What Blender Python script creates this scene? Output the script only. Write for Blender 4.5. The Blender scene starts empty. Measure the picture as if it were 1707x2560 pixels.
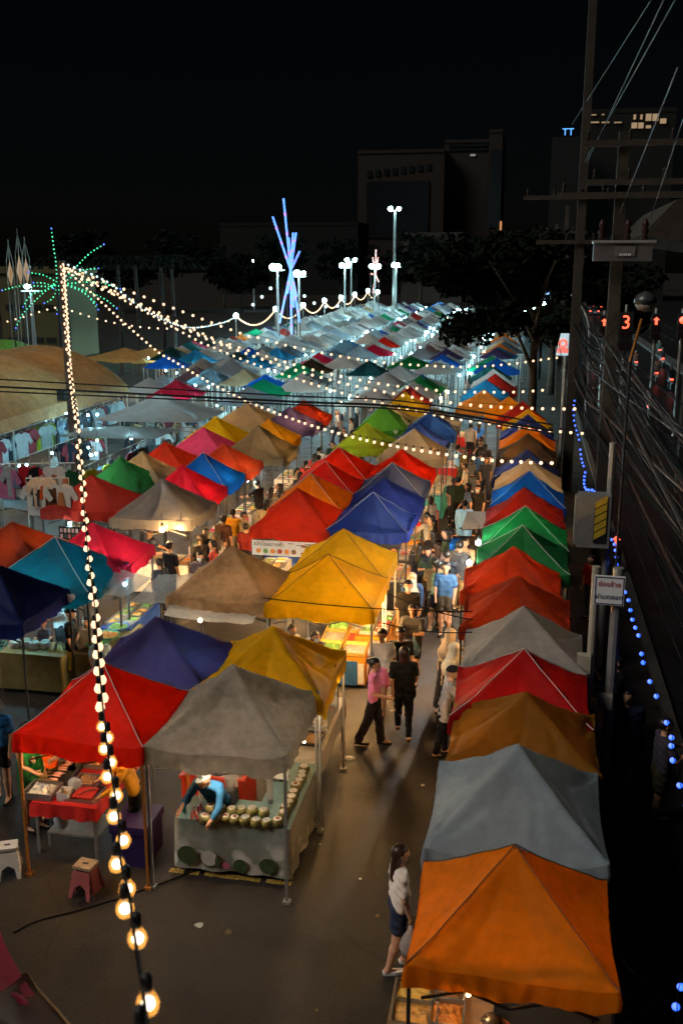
import bpy, math, random
import numpy as np
from mathutils import Vector, noise
random.seed(7); rng = np.random.default_rng(7)
R = math.radians
sc = bpy.context.scene
C = sc.collection

# ------------------------------------------------------------------ camera
YAW, PITCH, CAMH, FPX = R(10.5), R(13.8), 8.0, 35 / 36 * 2560
cam_d = bpy.data.cameras.new('camera'); cam = bpy.data.objects.new('camera', cam_d); C.objects.link(cam)
cam_d.sensor_fit = 'VERTICAL'; cam_d.sensor_height = 36; cam_d.lens = 35
cam_d.clip_start = .1; cam_d.clip_end = 3000
cam.location = (0, 0, CAMH); cam.rotation_euler = (math.pi / 2 - PITCH, 0, YAW)
cam_d.dof.use_dof = True; cam_d.dof.focus_distance = 24; cam_d.dof.aperture_fstop = 2.0
sc.camera = cam
# ------------------------------------------------------------------ night sky, and a sun standing in for unseen lamps behind the camera
w = bpy.data.worlds.new('World'); sc.world = w; w.use_nodes = True
nt = w.node_tree; bg = nt.nodes['Background']
sky = nt.nodes.new('ShaderNodeTexSky'); sky.sky_type = 'NISHITA'; sky.sun_disc = False
SUN_EL, SUN_AZ = R(42), R(240)
sky.sun_elevation = SUN_EL; sky.sun_rotation = SUN_AZ
nt.links.new(sky.outputs[0], bg.inputs[0]); bg.inputs[1].default_value = 0.00035
sun_d = bpy.data.lights.new('sun', 'SUN'); sun_d.energy = 1.3; sun_d.angle = R(26); sun_d.color = (1, .92, .82)
sun = bpy.data.objects.new('sun', sun_d); C.objects.link(sun)
sd = Vector((math.sin(SUN_AZ) * math.cos(SUN_EL), math.cos(SUN_AZ) * math.cos(SUN_EL), math.sin(SUN_EL)))
sun.rotation_euler = (-sd).to_track_quat('-Z', 'Y').to_euler()
sc.view_settings.view_transform = 'Standard'; sc.view_settings.look = 'None'
sc.view_settings.exposure = .2; sc.view_settings.gamma = 1; sc.view_settings.use_curve_mapping = False
cy = sc.cycles
cy.use_denoising = True; cy.max_bounces = 6; cy.diffuse_bounces = 2; cy.glossy_bounces = 2
cy.transmission_bounces = 4; cy.transparent_max_bounces = 8; cy.volume_bounces = 0
cy.sample_clamp_indirect = 2.0; cy.sample_clamp_direct = 30; cy.caustics_reflective = False; cy.caustics_refractive = False
cy.use_light_tree = True; cy.blur_glossy = 1.0

# ------------------------------------------------------------------ pixels of the photograph to places
_F = np.array([-math.sin(YAW) * math.cos(PITCH), math.cos(YAW) * math.cos(PITCH), -math.sin(PITCH)])
_R = np.array([math.cos(YAW), math.sin(YAW), 0.]); _U = np.cross(_R, _F)
_O = np.array([0, 0, CAMH])
CR = {'N': (0, 0, 1.), 'A': (0, 1500, 900 / 1568), 'B': (800, 1500, 907 / 1568), 'C': (0, 1050, 900 / 1568), 'D': (600, 1050, 900 / 1568),
      'E': (0, 550, 900 / 1568), 'F': (500, 700, 1000 / 1568), 'G': (1207, 200, 500 / 1470), 'H': (1207, 900, 500 / 1176),
      'I': (300, 820, 500 / 1568), 'J': (800, 820, 500 / 1568), 'Q': (550, 450, 600 / 1568), 'M': (860, 1380, 400 / 1568),
      'P': (1000, 1080, 300 / 1568), 'K': (1407, 1550, 300 / 1176), 'L': (900, 2050, 660 / 1568), 'S': (0, 1800, 420 / 1568),
      'T': (360, 1780, 500 / 1568), 'U': (620, 1280, 400 / 1568), 'V': (0, 1000, 450 / 1568), 'W': (200, 1250, 520 / 1568),
      'X': (0, 1400, 350 / 1568), 'Y': (0, 450, 500 / 1568), 'Z': (1300, 600, 407 / 1568), 'O': (850, 250, 500 / 1568)}
def ray(k, x, y):
    a, b, s = CR[k]; px, py = a + x * s, b + y * s
    return _F + _R * (px - 853.5) / FPX - _U * (py - 1280) / FPX
def at(k, x, y, z=0.):                     # where the sight line meets height z
    d = ray(k, x, y); return Vector(_O + d * ((z - CAMH) / d[2]))
def atY(k, x, y, Y):                       # ... meets the cross plane at Y
    d = ray(k, x, y); return Vector(_O + d * (Y / d[1]))
def atX(k, x, y, X):
    d = ray(k, x, y); return Vector(_O + d * (X / d[0]))
def atplane(k, x, y, p, q):                # ... meets the upright plane over ground points p, q
    d = ray(k, x, y); nrm = (q[1] - p[1], p[0] - q[0])
    t = (nrm[0] * p[0] + nrm[1] * p[1]) / (nrm[0] * d[0] + nrm[1] * d[1])
    return Vector(_O + d * t)

# ------------------------------------------------------------------ materials
MATS = {}
def lin(h):
    h = h.lstrip('#'); v = [int(h[i:i + 2], 16) / 255 for i in (0, 2, 4)]
    return tuple(c / 12.92 if c <= .04045 else ((c + .055) / 1.055) ** 2.4 for c in v)
def _new(key):
    m = bpy.data.materials.new(key); m.use_nodes = True; MATS[key] = m
    return m, m.node_tree, m.node_tree.nodes, m.node_tree.links, m.node_tree.nodes['Principled BSDF']
def _noise(n, l, scale, detail=4, rough=.6, co='Object', st=(1, 1, 1)):
    tc = n.new('ShaderNodeTexCoord'); mp = n.new('ShaderNodeMapping'); mp.inputs['Scale'].default_value = st
    t = n.new('ShaderNodeTexNoise'); t.inputs['Scale'].default_value = scale; t.inputs['Detail'].default_value = detail
    t.inputs['Roughness'].default_value = rough
    l.new(tc.outputs[co], mp.inputs[0]); l.new(mp.outputs[0], t.inputs['Vector']); return t
def _ramp(n, l, src, a, b, ca, cb):
    r = n.new('ShaderNodeValToRGB'); r.color_ramp.elements[0].position = a; r.color_ramp.elements[1].position = b
    r.color_ramp.elements[0].color = (*ca, 1); r.color_ramp.elements[1].color = (*cb, 1); l.new(src, r.inputs[0]); return r
def mat(key, col=(.5, .5, .5), rough=.6, metal=0., var=.25, scale=6., bump=.0, spec=.4, alpha=1.):
    if key in MATS: return MATS[key]
    m, t, n, l, b = _new(key)
    tx = _noise(n, l, scale)
    r = _ramp(n, l, tx.outputs[0], .3, .7, [c * (1 - var) for c in col], [min(1, c * (1 + var * .6)) for c in col])
    l.new(r.outputs[0], b.inputs['Base Color']); b.inputs['Roughness'].default_value = rough
    b.inputs['Metallic'].default_value = metal; b.inputs['Specular IOR Level'].default_value = spec
    b.inputs['Alpha'].default_value = alpha
    if bump:
        bp = n.new('ShaderNodeBump'); bp.inputs['Strength'].default_value = bump; bp.inputs['Distance'].default_value = .02
        t2 = _noise(n, l, scale * 5); l.new(t2.outputs[0], bp.inputs['Height']); l.new(bp.outputs[0], b.inputs['Normal'])
    return m
def fabric(key, col, trans=.45, rough=.62, spec=.3, stain=.1, plastic=False, clear=0.):
    if key in MATS: return MATS[key]
    m, t, n, l, b = _new(key)
    t1 = _noise(n, l, 2.2, 6, .65); t2 = _noise(n, l, 9, 4, .6)
    mx = n.new('ShaderNodeMix'); mx.data_type = 'FLOAT'; mx.inputs[0].default_value = .4
    l.new(t1.outputs[0], mx.inputs[2]); l.new(t2.outputs[0], mx.inputs[3])
    r = _ramp(n, l, mx.outputs[0], .36, .58, [c * (1 - stain) for c in col], [min(1, c * 1.08) for c in col])
    l.new(r.outputs[0], b.inputs['Base Color'])
    b.inputs['Roughness'].default_value = rough; b.inputs['Specular IOR Level'].default_value = spec
    if not plastic: b.inputs['Specular IOR Level'].default_value = .16
    bp = n.new('ShaderNodeBump'); bp.inputs['Strength'].default_value = .16 if not plastic else .5; bp.inputs['Distance'].default_value = .015
    t3 = _noise(n, l, 14 if not plastic else 9, 5, .65, st=(1, 1, .4)); l.new(t3.outputs[0], bp.inputs['Height']); l.new(bp.outputs[0], b.inputs['Normal'])
    tr = n.new('ShaderNodeBsdfTranslucent'); l.new(r.outputs[0], tr.inputs[0]); l.new(bp.outputs[0], tr.inputs['Normal'])
    ms = n.new('ShaderNodeMixShader'); ms.inputs[0].default_value = trans
    out = n['Material Output']
    l.new(b.outputs[0], ms.inputs[1]); l.new(tr.outputs[0], ms.inputs[2])
    last = ms
    if clear:
        tp = n.new('ShaderNodeBsdfTransparent'); m2 = n.new('ShaderNodeMixShader'); m2.inputs[0].default_value = clear
        l.new(ms.outputs[0], m2.inputs[1]); l.new(tp.outputs[0], m2.inputs[2]); last = m2
    l.new(last.outputs[0], out.inputs[0]); return m
def emit(key, col, s):
    if key in MATS: return MATS[key]
    m, t, n, l, b = _new(key)
    b.inputs['Base Color'].default_value = (.6, .6, .6, 1)
    b.inputs['Emission Color'].default_value = (*col, 1); b.inputs['Emission Strength'].default_value = s
    return m

# ------------------------------------------------------------------ mesh helpers
class MB:
    def __init__(s): s.v = []; s.f = []; s.m = []
    def add(s, vs, fs, m=0):
        o = len(s.v); s.v += [tuple(v) for v in vs]; s.f += [tuple(i + o for i in f) for f in fs]; s.m += [m] * len(fs); return s
    def box(s, c, sz, m=0, rz=0., taper=1., bev=0.):
        x, y, z = [q / 2 for q in sz]; vs = []
        ca, sa = math.cos(rz), math.sin(rz)
        for kz, tp in ((-z, 1.), (z, taper)):
            for px, py in ((-x, -y), (x, -y), (x, y), (-x, y)):
                px *= tp; py *= tp
                vs.append((c[0] + px * ca - py * sa, c[1] + px * sa + py * ca, c[2] + kz))
        return s.add(vs, [(3, 2, 1, 0), (4, 5, 6, 7), (0, 1, 5, 4), (1, 2, 6, 5), (2, 3, 7, 6), (3, 0, 4, 7)], m)
    def tube(s, pts, r, n=6, m=0, cap=True):
        pts = [Vector(p) for p in pts]; k = len(pts)
        rs = r if isinstance(r, (list, tuple)) else [r] * k
        vs = []; up0 = None
        for i, p in enumerate(pts):
            d = (pts[min(i + 1, k - 1)] - pts[max(i - 1, 0)])
            if d.length < 1e-9: d = Vector((0, 0, 1))
            d.normalize()
            if up0 is None: up0 = d.orthogonal().normalized()
            a = up0 - d * up0.dot(d)
            a = a.normalized() if a.length > 1e-6 else d.orthogonal().normalized()
            up0 = a; b = d.cross(a)
            for j in range(n):
                t = 2 * math.pi * j / n
                vs.append(p + (a * math.cos(t) + b * math.sin(t)) * rs[i])
        fs = [(i * n + j, i * n + (j + 1) % n, (i + 1) * n + (j + 1) % n, (i + 1) * n + j) for i in range(k - 1) for j in range(n)]
        if cap: fs += [tuple(range(n))[::-1], tuple(range((k - 1) * n, k * n))]
        return s.add(vs, fs, m)
    def lathe(s, prof, n=12, c=(0, 0, 0), m=0, sx=1., sy=1.):
        vs = []; k = len(prof)
        for r, z in prof:
            for j in range(n):
                t = 2 * math.pi * j / n; vs.append((c[0] + r * sx * math.cos(t), c[1] + r * sy * math.sin(t), c[2] + z))
        fs = [(i * n + j, i * n + (j + 1) % n, (i + 1) * n + (j + 1) % n, (i + 1) * n + j) for i in range(k - 1) for j in range(n)]
        fs += [tuple(range(n))[::-1], tuple(range((k - 1) * n, k * n))]
        return s.add(vs, fs, m)
    def sphere(s, c, r, nu=10, nv=6, m=0):
        r = (r, r, r) if not isinstance(r, (tuple, list)) else r
        prof = [(math.sin(math.pi * i / nv) if 0 < i < nv else 1e-4, -math.cos(math.pi * i / nv)) for i in range(nv + 1)]
        vs = []
        for pr, pz in prof:
            for j in range(nu):
                t = 2 * math.pi * j / nu; vs.append((c[0] + r[0] * pr * math.cos(t), c[1] + r[1] * pr * math.sin(t), c[2] + r[2] * pz))
        fs = [(i * nu + j, i * nu + (j + 1) % nu, (i + 1) * nu + (j + 1) % nu, (i + 1) * nu + j) for i in range(nv) for j in range(nu)]
        return s.add(vs, fs, m)
    def prism(s, poly, o, ax, ay, th, m=0):      # flat outline in plane (ax, ay) pushed to thickness th
        o, ax, ay = Vector(o), Vector(ax), Vector(ay); nz = ax.cross(ay).normalized() * th
        a = [o + ax * p[0] + ay * p[1] for p in poly]; k = len(poly)
        vs = a + [v + nz for v in a]
        fs = [tuple(range(k))[::-1], tuple(range(k, 2 * k))] + [(i, (i + 1) % k, k + (i + 1) % k, k + i) for i in range(k)]
        return s.add(vs, fs, m)
    def mesh(s, name, smooth=False):
        me = bpy.data.meshes.new(name); me.from_pydata(s.v, [], s.f); me.validate(); 
        if any(s.m) and len(s.m) == len(me.polygons): me.polygons.foreach_set('material_index', s.m)
        if smooth: me.polygons.foreach_set('use_smooth', [True] * len(me.polygons))
        me.update(); return me
    def build(s, name, mats, parent=None, smooth=False, loc=(0, 0, 0), rz=0.):
        return inst(name, s.mesh(name, smooth), mats, parent, loc, rz)
def inst(name, me, mats=None, parent=None, loc=(0, 0, 0), rz=0., scale=None):
    o = bpy.data.objects.new(name, me); C.objects.link(o); o.location = loc; o.rotation_euler = (0, 0, rz)
    if scale is not None: o.scale = scale if isinstance(scale, (tuple, list)) else (scale,) * 3
    if mats is not None:
        mats = mats if isinstance(mats, (list, tuple)) else [mats]
        while len(me.materials) < len(mats): me.materials.append(mats[len(me.materials)])
        for i, m in enumerate(mats):
            if me.materials[i] != m: o.material_slots[i].link = 'OBJECT'; o.material_slots[i].material = m
    if parent: o.parent = parent
    return o
def thing(name, label, cat, loc=(0, 0, 0), rz=0., group=None):
    o = bpy.data.objects.new(name, None); C.objects.link(o); o.empty_display_size = .2
    o.location = loc; o.rotation_euler = (0, 0, rz); return tag(o, label, cat, group)
def tag(o, label=None, cat=None, group=None, kind=None):
    if label: o['label'] = label
    if cat: o['category'] = cat
    if group: o['group'] = group
    if kind: o['kind'] = kind
    return o
def copy_tree(o, parent=None):
    c = o.copy(); C.objects.link(c); c.parent = parent
    for ch in o.children: copy_tree(ch, c)
    return c
def catenary(p, q, sag, n):
    p, q = Vector(p), Vector(q)
    return [p.lerp(q, i / n) - Vector((0, 0, sag * 4 * (i / n) * (1 - i / n))) for i in range(n + 1)]
def resample(pts, step):
    pts = [Vector(p) for p in pts]; out = [pts[0].copy()]; need = step
    for a, b in zip(pts, pts[1:]):
        L = (b - a).length; pos = 0.
        while L - pos >= need: pos += need; out.append(a.lerp(b, pos / L)); need = step
        need -= L - pos
    return out
def smooth_path(pts, k=6):
    pts = [Vector(p) for p in pts]; P = [2 * pts[0] - pts[1]] + pts + [2 * pts[-1] - pts[-2]]; out = []
    for i in range(1, len(P) - 2):
        a, b, c, d = P[i - 1:i + 3]
        for j in range(k):
            t = j / k; out.append(.5 * ((2 * b) + (c - a) * t + (2 * a - 5 * b + 4 * c - d) * t * t + (3 * b - a - 3 * c + d) * t ** 3))
    return out + [pts[-1]]
def text_mesh(body, size, depth=.0):
    cu = bpy.data.curves.new('lettering', 'FONT'); cu.body = body; cu.size = size; cu.align_x = 'CENTER'; cu.align_y = 'CENTER'; cu.extrude = depth
    cu.resolution_u = 2
    o = bpy.data.objects.new('lettering', cu); C.objects.link(o); bpy.context.view_layer.update()
    me = bpy.data.meshes.new_from_object(o.evaluated_get(bpy.context.evaluated_depsgraph_get()))
    bpy.data.objects.remove(o); return me
def lettering(body, size, m, parent, loc, rot, width=None):
    me = text_mesh(body, size, .002); me.materials.clear()
    o = inst('lettering', me, m, parent, loc); o.rotation_euler = rot
    if width:
        xs = [v.co.x for v in me.vertices]
        if xs: k = width / max(.01, max(xs) - min(xs)); o.scale = (k, k, 1)
    return o

# ------------------------------------------------------------------ common materials
STEEL = mat('galvanised_steel', (.42, .42, .4), .45, .6, .2, 9)
DARKSTEEL = mat('dark_steel', (.035, .035, .038), .5, .3, .3, 9)
RUSTY = mat('orange_steel', (.45, .17, .03), .55, .2, .35, 14)
WHITE = mat('white_paint', (.72, .71, .68), .5, 0, .12, 8)
BLACK = mat('black_plastic', (.015, .015, .016), .5, 0, .3, 10)
CONC = mat('concrete', (.3, .28, .24), .85, 0, .35, 3, .4)
WOOD = mat('plywood', (.36, .2, .09), .6, 0, .35, 5, .1)
CABLE = mat('cable_rubber', (.008, .008, .009), .8, 0, .3, 10, 0, .1)
CABLE2 = mat('grey_cable', (.04, .032, .03), .7, 0, .3, 10, 0, .15)
STAINLESS = mat('stainless', (.55, .54, .5), .28, .9, .15, 8)
WARM = emit('warm_lamp', (1, .54, .19), 2300); NEUT = emit('white_lamp', (1, .74, .47), 1250); DAY = emit('daylight_lamp', (1, .95, .86), 1800); COOL = emit('cool_lamp', (.40, .86, 1), 1300)
FEST = emit('festoon_glow', (1.35, .84, .48), 1.15); FESTC = emit('festoon_cool', (.75, 1, 1.05), 1.3)
BLUEB = emit('blue_bulb', (.02, .12, 1), 2.2); FLOOD = emit('flood_glow', (.5, .95, 1), 420)
GREENLED = emit('green_led', (.02, .9, .35), 1.4); REDL = emit('red_signal', (1, .07, .015), 2.2); TAIL = emit('tail_light', (1, .05, .02), 5.)
COL = dict(red='#c8200f', orange='#ea7e0a', yellow='#f0bc0c', navy='#16225e', blue='#0b56b4', maroon='#7e1c14', green='#11703a', grey='#a39f98',
           bluegrey='#93a2ac', brown='#8a5a18', cream='#d8bd92', teal='#0b6478', purple='#453a66', pink='#e24a78', crimson='#c41e3e', tan='#a99372',
           silver='#b4b8b8', olive='#9d8514', black='#33271b', redorange='#d83e14', redbrown='#9a3014', palegreen='#2c8a4c', dkgrey='#76706a',
           amber='#e08a10', white='#cfd0cc', slate='#5f7480', darkteal='#123f40', mauve='#7d6670', skyblue='#1f7fae', emerald='#0e8f62', rust='#7c2a10')
def fab(c, **k):
    kw = dict(silver=dict(trans=.3, rough=.3, spec=.6, plastic=True), white=dict(trans=.4), yellow=dict(trans=.6)).get(c, {}); kw.update(k)
    return fabric('canvas_' + c + ('_' + str(len(k)) if k else ''), lin(COL[c]), **kw)

# ------------------------------------------------------------------ ground, road, pavement
def ground_mat():
    m, t, n, l, b = _new('asphalt')
    a = _noise(n, l, .3, 8, .7); g = _noise(n, l, 38, 3, .8); s = _noise(n, l, 1.1, 8, .68); sp = _noise(n, l, 120, 2, .5)
    def mul(x, y, f=1.):
        q = n.new('ShaderNodeMix'); q.data_type = 'RGBA'; q.blend_type = 'MULTIPLY'; q.inputs[0].default_value = f; l.new(x, q.inputs[6]); l.new(y, q.inputs[7]); return q.outputs[2]
    c = _ramp(n, l, a.outputs[0], .3, .7, (.009, .008, .007), (.026, .023, .02)).outputs[0]
    c = mul(c, _ramp(n, l, g.outputs[0], .32, .72, (.35, .35, .35), (2.1, 2.0, 1.85)).outputs[0])
    c = mul(c, _ramp(n, l, s.outputs[0], .38, .5, (.34, .32, .3), (1.05, 1.05, 1.05)).outputs[0], .9)
    v = n.new('ShaderNodeTexVoronoi'); v.feature = 'DISTANCE_TO_EDGE'; v.inputs['Scale'].default_value = .32
    tc = n.new('ShaderNodeTexCoord'); wv = n.new('ShaderNodeVectorMath'); wv.operation = 'MULTIPLY_ADD'; wv.inputs[1].default_value = (.35, .35, 0); l.new(s.outputs['Color'], wv.inputs[0]); l.new(tc.outputs['Object'], wv.inputs[2]); l.new(wv.outputs[0], v.inputs['Vector'])
    c = mul(c, _ramp(n, l, v.outputs['Distance'], .002, .008, (.55, .55, .55), (1, 1, 1)).outputs[0])
    spk = _ramp(n, l, sp.outputs[0], .7, .76, (0, 0, 0), (.25, .23, .2)); ad = n.new('ShaderNodeMix'); ad.data_type = 'RGBA'; ad.blend_type = 'ADD'; ad.inputs[0].default_value = .5; l.new(c, ad.inputs[6]); l.new(spk.outputs[0], ad.inputs[7])
    l.new(ad.outputs[2], b.inputs['Base Color']); b.inputs['Specular IOR Level'].default_value = .3
    l.new(_ramp(n, l, s.outputs[0], .34, .6, (.5,) * 3, (.78,) * 3).outputs[0], b.inputs['Roughness'])
    bp = n.new('ShaderNodeBump'); bp.inputs['Strength'].default_value = .7; bp.inputs['Distance'].default_value = .012
    l.new(g.outputs[0], bp.inputs['Height']); l.new(bp.outputs[0], b.inputs['Normal']); return m
def sheet(name, x0, x1, y0, y1, z, m, lab=None):
    mb = MB().add([(x0, y0, z), (x1, y0, z), (x1, y1, z), (x0, y1, z)], [(0, 1, 2, 3)])
    return tag(mb.build(name, m), kind='structure')
sheet('ground', -900, 900, -40, 1500, 0, ground_mat())
sheet('road', 2.9, 40, -40, 700, .004, mat('road_asphalt', (.012, .012, .013), .35, 0, .4, 1.2, .3))
KERBC = mat('kerb_concrete', (.05, .045, .04), .85, 0, .35, 3, .4)
kb = MB()
kb.box((2.8, 120, .07), (.18, 320, .14)); tag(kb.build('kerb', KERBC), kind='structure')
kb = MB(); kb.box((12.2, 170, .09), (1.0, 260, .18)); tag(kb.build('median_kerb', KERBC), kind='structure')
for x in (6.0, 9.0, 16, 19):
    mb = MB()
    for i in range(60): mb.add([(x, i * 6 + 4, .008), (x + .12, i * 6 + 4, .008), (x + .12, i * 6 + 7, .008), (x, i * 6 + 7, .008)], [(0, 1, 2, 3)])
    tag(mb.build('road_marking', mat('road_paint', (.12, .11, .1), .6, 0, .4, 3)), kind='structure')
a, b_ = at('A', 745, 1168), at('A', 1275, 1228); dn = Vector((0, -.09, 0))
mb = MB(); n_ = 24
for i in range(n_):
    if random.random() < .12: continue
    p, q = a.lerp(b_, i / n_), a.lerp(b_, (i + 1) / n_ - .004); j = random.uniform(-.01, .01)
    mb.add([p + dn + Vector((0, j, .005)), q + dn + Vector((0, j, .005)), q + Vector((0, -j, .005)), p + Vector((0, -j, .005))], [(0, 1, 2, 3)])
tag(mb.build('ground_marking', mat('worn_yellow_paint', (.42, .27, .05), .7, 0, .6, 18)), kind='structure')

# ------------------------------------------------------------------ bulbs
def ico(r, sub=1):
    import bmesh
    bm = bmesh.new(); bmesh.ops.create_icosphere(bm, subdivisions=sub, radius=r); me = bpy.data.meshes.new('bulb'); bm.to_mesh(me); bm.free()
    me.polygons.foreach_set('use_smooth', [True] * len(me.polygons)); return me
ME_BULB = ico(.04, 2); ME_FB = ico(.042, 2); ME_FBS = ico(.05, 1)
ME_SOCK = MB().lathe([(.014, 0), (.022, .01), (.022, .06), (.012, .075)], 8).mesh('socket', True)
ME_CORD = MB().tube([(0, 0, 0), (0, 0, 1)], .006, 5).mesh('cord')
def bulb(label, loc, m=NEUT, drop=.3, s=1., group=None):
    t = thing('light_bulb', label, 'light bulb', loc, 0, group)
    inst('bulb', ME_BULB, m, t, (0, 0, 0), 0, s); inst('socket', ME_SOCK, BLACK, t, (0, 0, .033 * s), 0, s)
    inst('cord', ME_CORD, CABLE, t, (0, 0, .1 * s), 0, (1, 1, drop)); return t

# ------------------------------------------------------------------ market tents
W0 = 1.9
def canopy_mesh(seed, N=22, wr=1., edge=.06):
    vs = []; off = Vector((seed * 13.7, seed * 3.1, 0)); ph = seed * 1.7
    for i in range(N + 1):
        for j in range(N + 1):
            u, v = -1 + 2 * i / N, -1 + 2 * j / N
            r = max(abs(u), abs(v)); q = min(abs(u), abs(v)) / r if r > 1e-6 else 1
            ang = math.atan2(v, u)
            z = (1 - r) ** 1.12
            panel = 1 - q ** 1.6
            z -= .10 * panel * math.sin(math.pi * min(1, r)) ** 1 + edge * panel * r ** 4
            z -= wr * .05 * max(0, 1 - 2.2 * abs(math.sin(ang * 4.5 + ph + .7 * math.sin(3 * r + ph)))) * (.4 + .6 * math.sin(ang * 3 + ph * 3) ** 2) * r * (1.08 - r) * 2.6
            z += wr * .022 * noise.noise(Vector((u * 2.1, v * 2.1, 0)) + off) * min(1, 3 * r)
            z += wr * .008 * noise.noise(Vector((u * 6, v * 6, 1)) + off) * min(1, 3 * r)
            # pulled folds that fan out of the four corners
            for cx, cy_ in ((1, 1), (1, -1), (-1, 1), (-1, -1)):
                dx, dy = u - cx, v - cy_; dd = math.hypot(dx, dy)
                if dd < 1.3: z -= wr * .075 * max(0, 1 - 2. * abs(math.sin(5.5 * math.atan2(dy, dx) + ph * 2 + cx))) * max(0, 1 - dd / 1.3) * min(1, dd * 4)
            k = 1 - .03 * panel * r ** 3
            vs.append((u * W0 / 2 * (k if abs(u) >= abs(v) else 1), v * W0 / 2 * (k if abs(v) > abs(u) else 1), z))
    fs = [(i * (N + 1) + j, (i + 1) * (N + 1) + j, (i + 1) * (N + 1) + j + 1, i * (N + 1) + j + 1) for i in range(N) for j in range(N)]
    return MB().add(vs, fs).mesh('canopy', True), vs, N
def edge_loop(vs, N):
    idx = [(i, 0) for i in range(N)] + [(N, j) for j in range(N)] + [(i, N) for i in range(N, 0, -1)] + [(0, j) for j in range(N, 0, -1)]
    return [vs[i * (N + 1) + j] for i, j in idx]
VARS = []
for s_ in range(12):
    me, vs, N = canopy_mesh(s_ + 1, 44, .8 + .45 * (s_ % 3), .05 + .02 * (s_ % 4)) if s_ < 9 else canopy_mesh(s_ + 1, 44, 2.3 + .3 * (s_ - 9), .16)
    ring = edge_loop(vs, N); k = len(ring); vv = []; ff = []
    for lev, (dz, so) in enumerate(((0, 1.0), (-.12, 1.012), (-.25, 1.004))):
        for i, p in enumerate(ring):
            wob = 1 + (.012 * math.sin(i * 1.3 + s_) if lev else 0) + (.01 * math.sin(i * .6 + s_ * 2) if lev == 2 else 0)
            vv.append((p[0] * so * wob, p[1] * so * wob, p[2] * .75 + .004 + dz * (1 + .1 * math.sin(i * .35 + s_))))
    for lev in range(2):
        ff += [(lev * k + i, lev * k + (i + 1) % k, (lev + 1) * k + (i + 1) % k, (lev + 1) * k + i) for i in range(k)]
    val = MB().add(vv, ff).mesh('valance', True)
    seams = []
    for sx, sy in ((1, 1), (1, -1), (-1, 1), (-1, -1)):
        pts = []
        for i in range(0, N // 2 + 1):
            a_ = N // 2 + sx * i; b2 = N // 2 + sy * i; p = vs[a_ * (N + 1) + b2]; pts.append((p[0], p[1], p[2] + .008))
        seams.append(MB().tube(pts, .007, 4).mesh('seam'))
    VARS.append((me, val, seams))
VARF = [canopy_mesh(30 + s_, 8, 1.3, .08)[0] for s_ in range(6)]
ME_POST = MB().box((0, 0, .5), (.034, .034, 1)).box((0, 0, .01), (.09, .09, .02)).mesh('post')
ME_BAR = MB().box((0, 0, .5), (.022, .022, 1)).mesh('brace')
def bar(parent, p, q, m, name='brace'):
    p, q = Vector(p), Vector(q); d = q - p
    o = inst(name, ME_BAR, m, parent, p, 0, (1, 1, d.length)); o.rotation_mode = 'QUATERNION'; o.rotation_quaternion = d.to_track_quat('Z', 'Y'); return o
TENTS = {}; _tv = [0]
def tent(key, color, loc, label, w=1.9, d=1.9, eave=2.1, rise=.75, post=DARKSTEEL, rz=0., seam=None, truss=True, valance=True, group=None, m=None, var=None, valh=1.):
    _tv[0] += 1
    me, val, seams = VARS[var if var is not None else (_tv[0] * 4) % 9]
    t = thing('market_tent', label, 'tent', (loc[0], loc[1], 0), rz, group)
    m = m or fab(color); S = (w / W0, d / W0, rise)
    tilt = (random.gauss(0, .012), random.gauss(0, .012)); rise *= random.uniform(.94, 1.05); S = (S[0], S[1], rise)
    inst('canopy', me, m, t, (0, 0, eave), 0, S).rotation_euler = (*tilt, 0)
    if valance: inst('valance', val, m, t, (0, 0, eave), 0, (w / W0, d / W0, valh)).rotation_euler = (*tilt, 0)
    if seam is not None:
        for q in seams: inst('seam', q, seam, t, (0, 0, eave), 0, S).rotation_euler = (*tilt, 0)
    hx, hy = w / 2 - .04, d / 2 - .04
    for sx in (-1, 1):
        for sy in (-1, 1): inst('post', ME_POST, post, t, (sx * hx, sy * hy, 0), 0, (1, 1, eave - .02))
    if truss:
        hx, hy = w / 2 - .14, d / 2 - .14
        for sy in (-1, 1):
            bar(t, (-hx, sy * hy, eave - .16), (0, sy * hy, eave - .42), post); bar(t, (0, sy * hy, eave - .42), (hx, sy * hy, eave - .16), post)
            bar(t, (-hx, sy * hy, eave - .42), (0, sy * hy, eave - .16), post); bar(t, (0, sy * hy, eave - .16), (hx, sy * hy, eave - .42), post)
        bar(t, (0, 0, eave - .3), (0, 0, eave + rise - .02), post, 'centre_pole')
    TENTS[key] = (loc[0], loc[1]); return t
SEAMW = mat('pale_piping', (.6, .55, .5), .6, 0, .2, 8); SEAMD = mat('dark_piping', (.06, .04, .02), .6, 0, .2, 8)
AZ = 2.83
def tp(key, color, k, x, y, label, dx=0, dy=0, **kw):
    p = at(k, x, y, kw.get('eave', 2.1) + kw.get('rise', .75) - .02); return tent(key, color, (p.x + dx, p.y + dy), label, **kw)
RW = 'tents in the roadside row'
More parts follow.
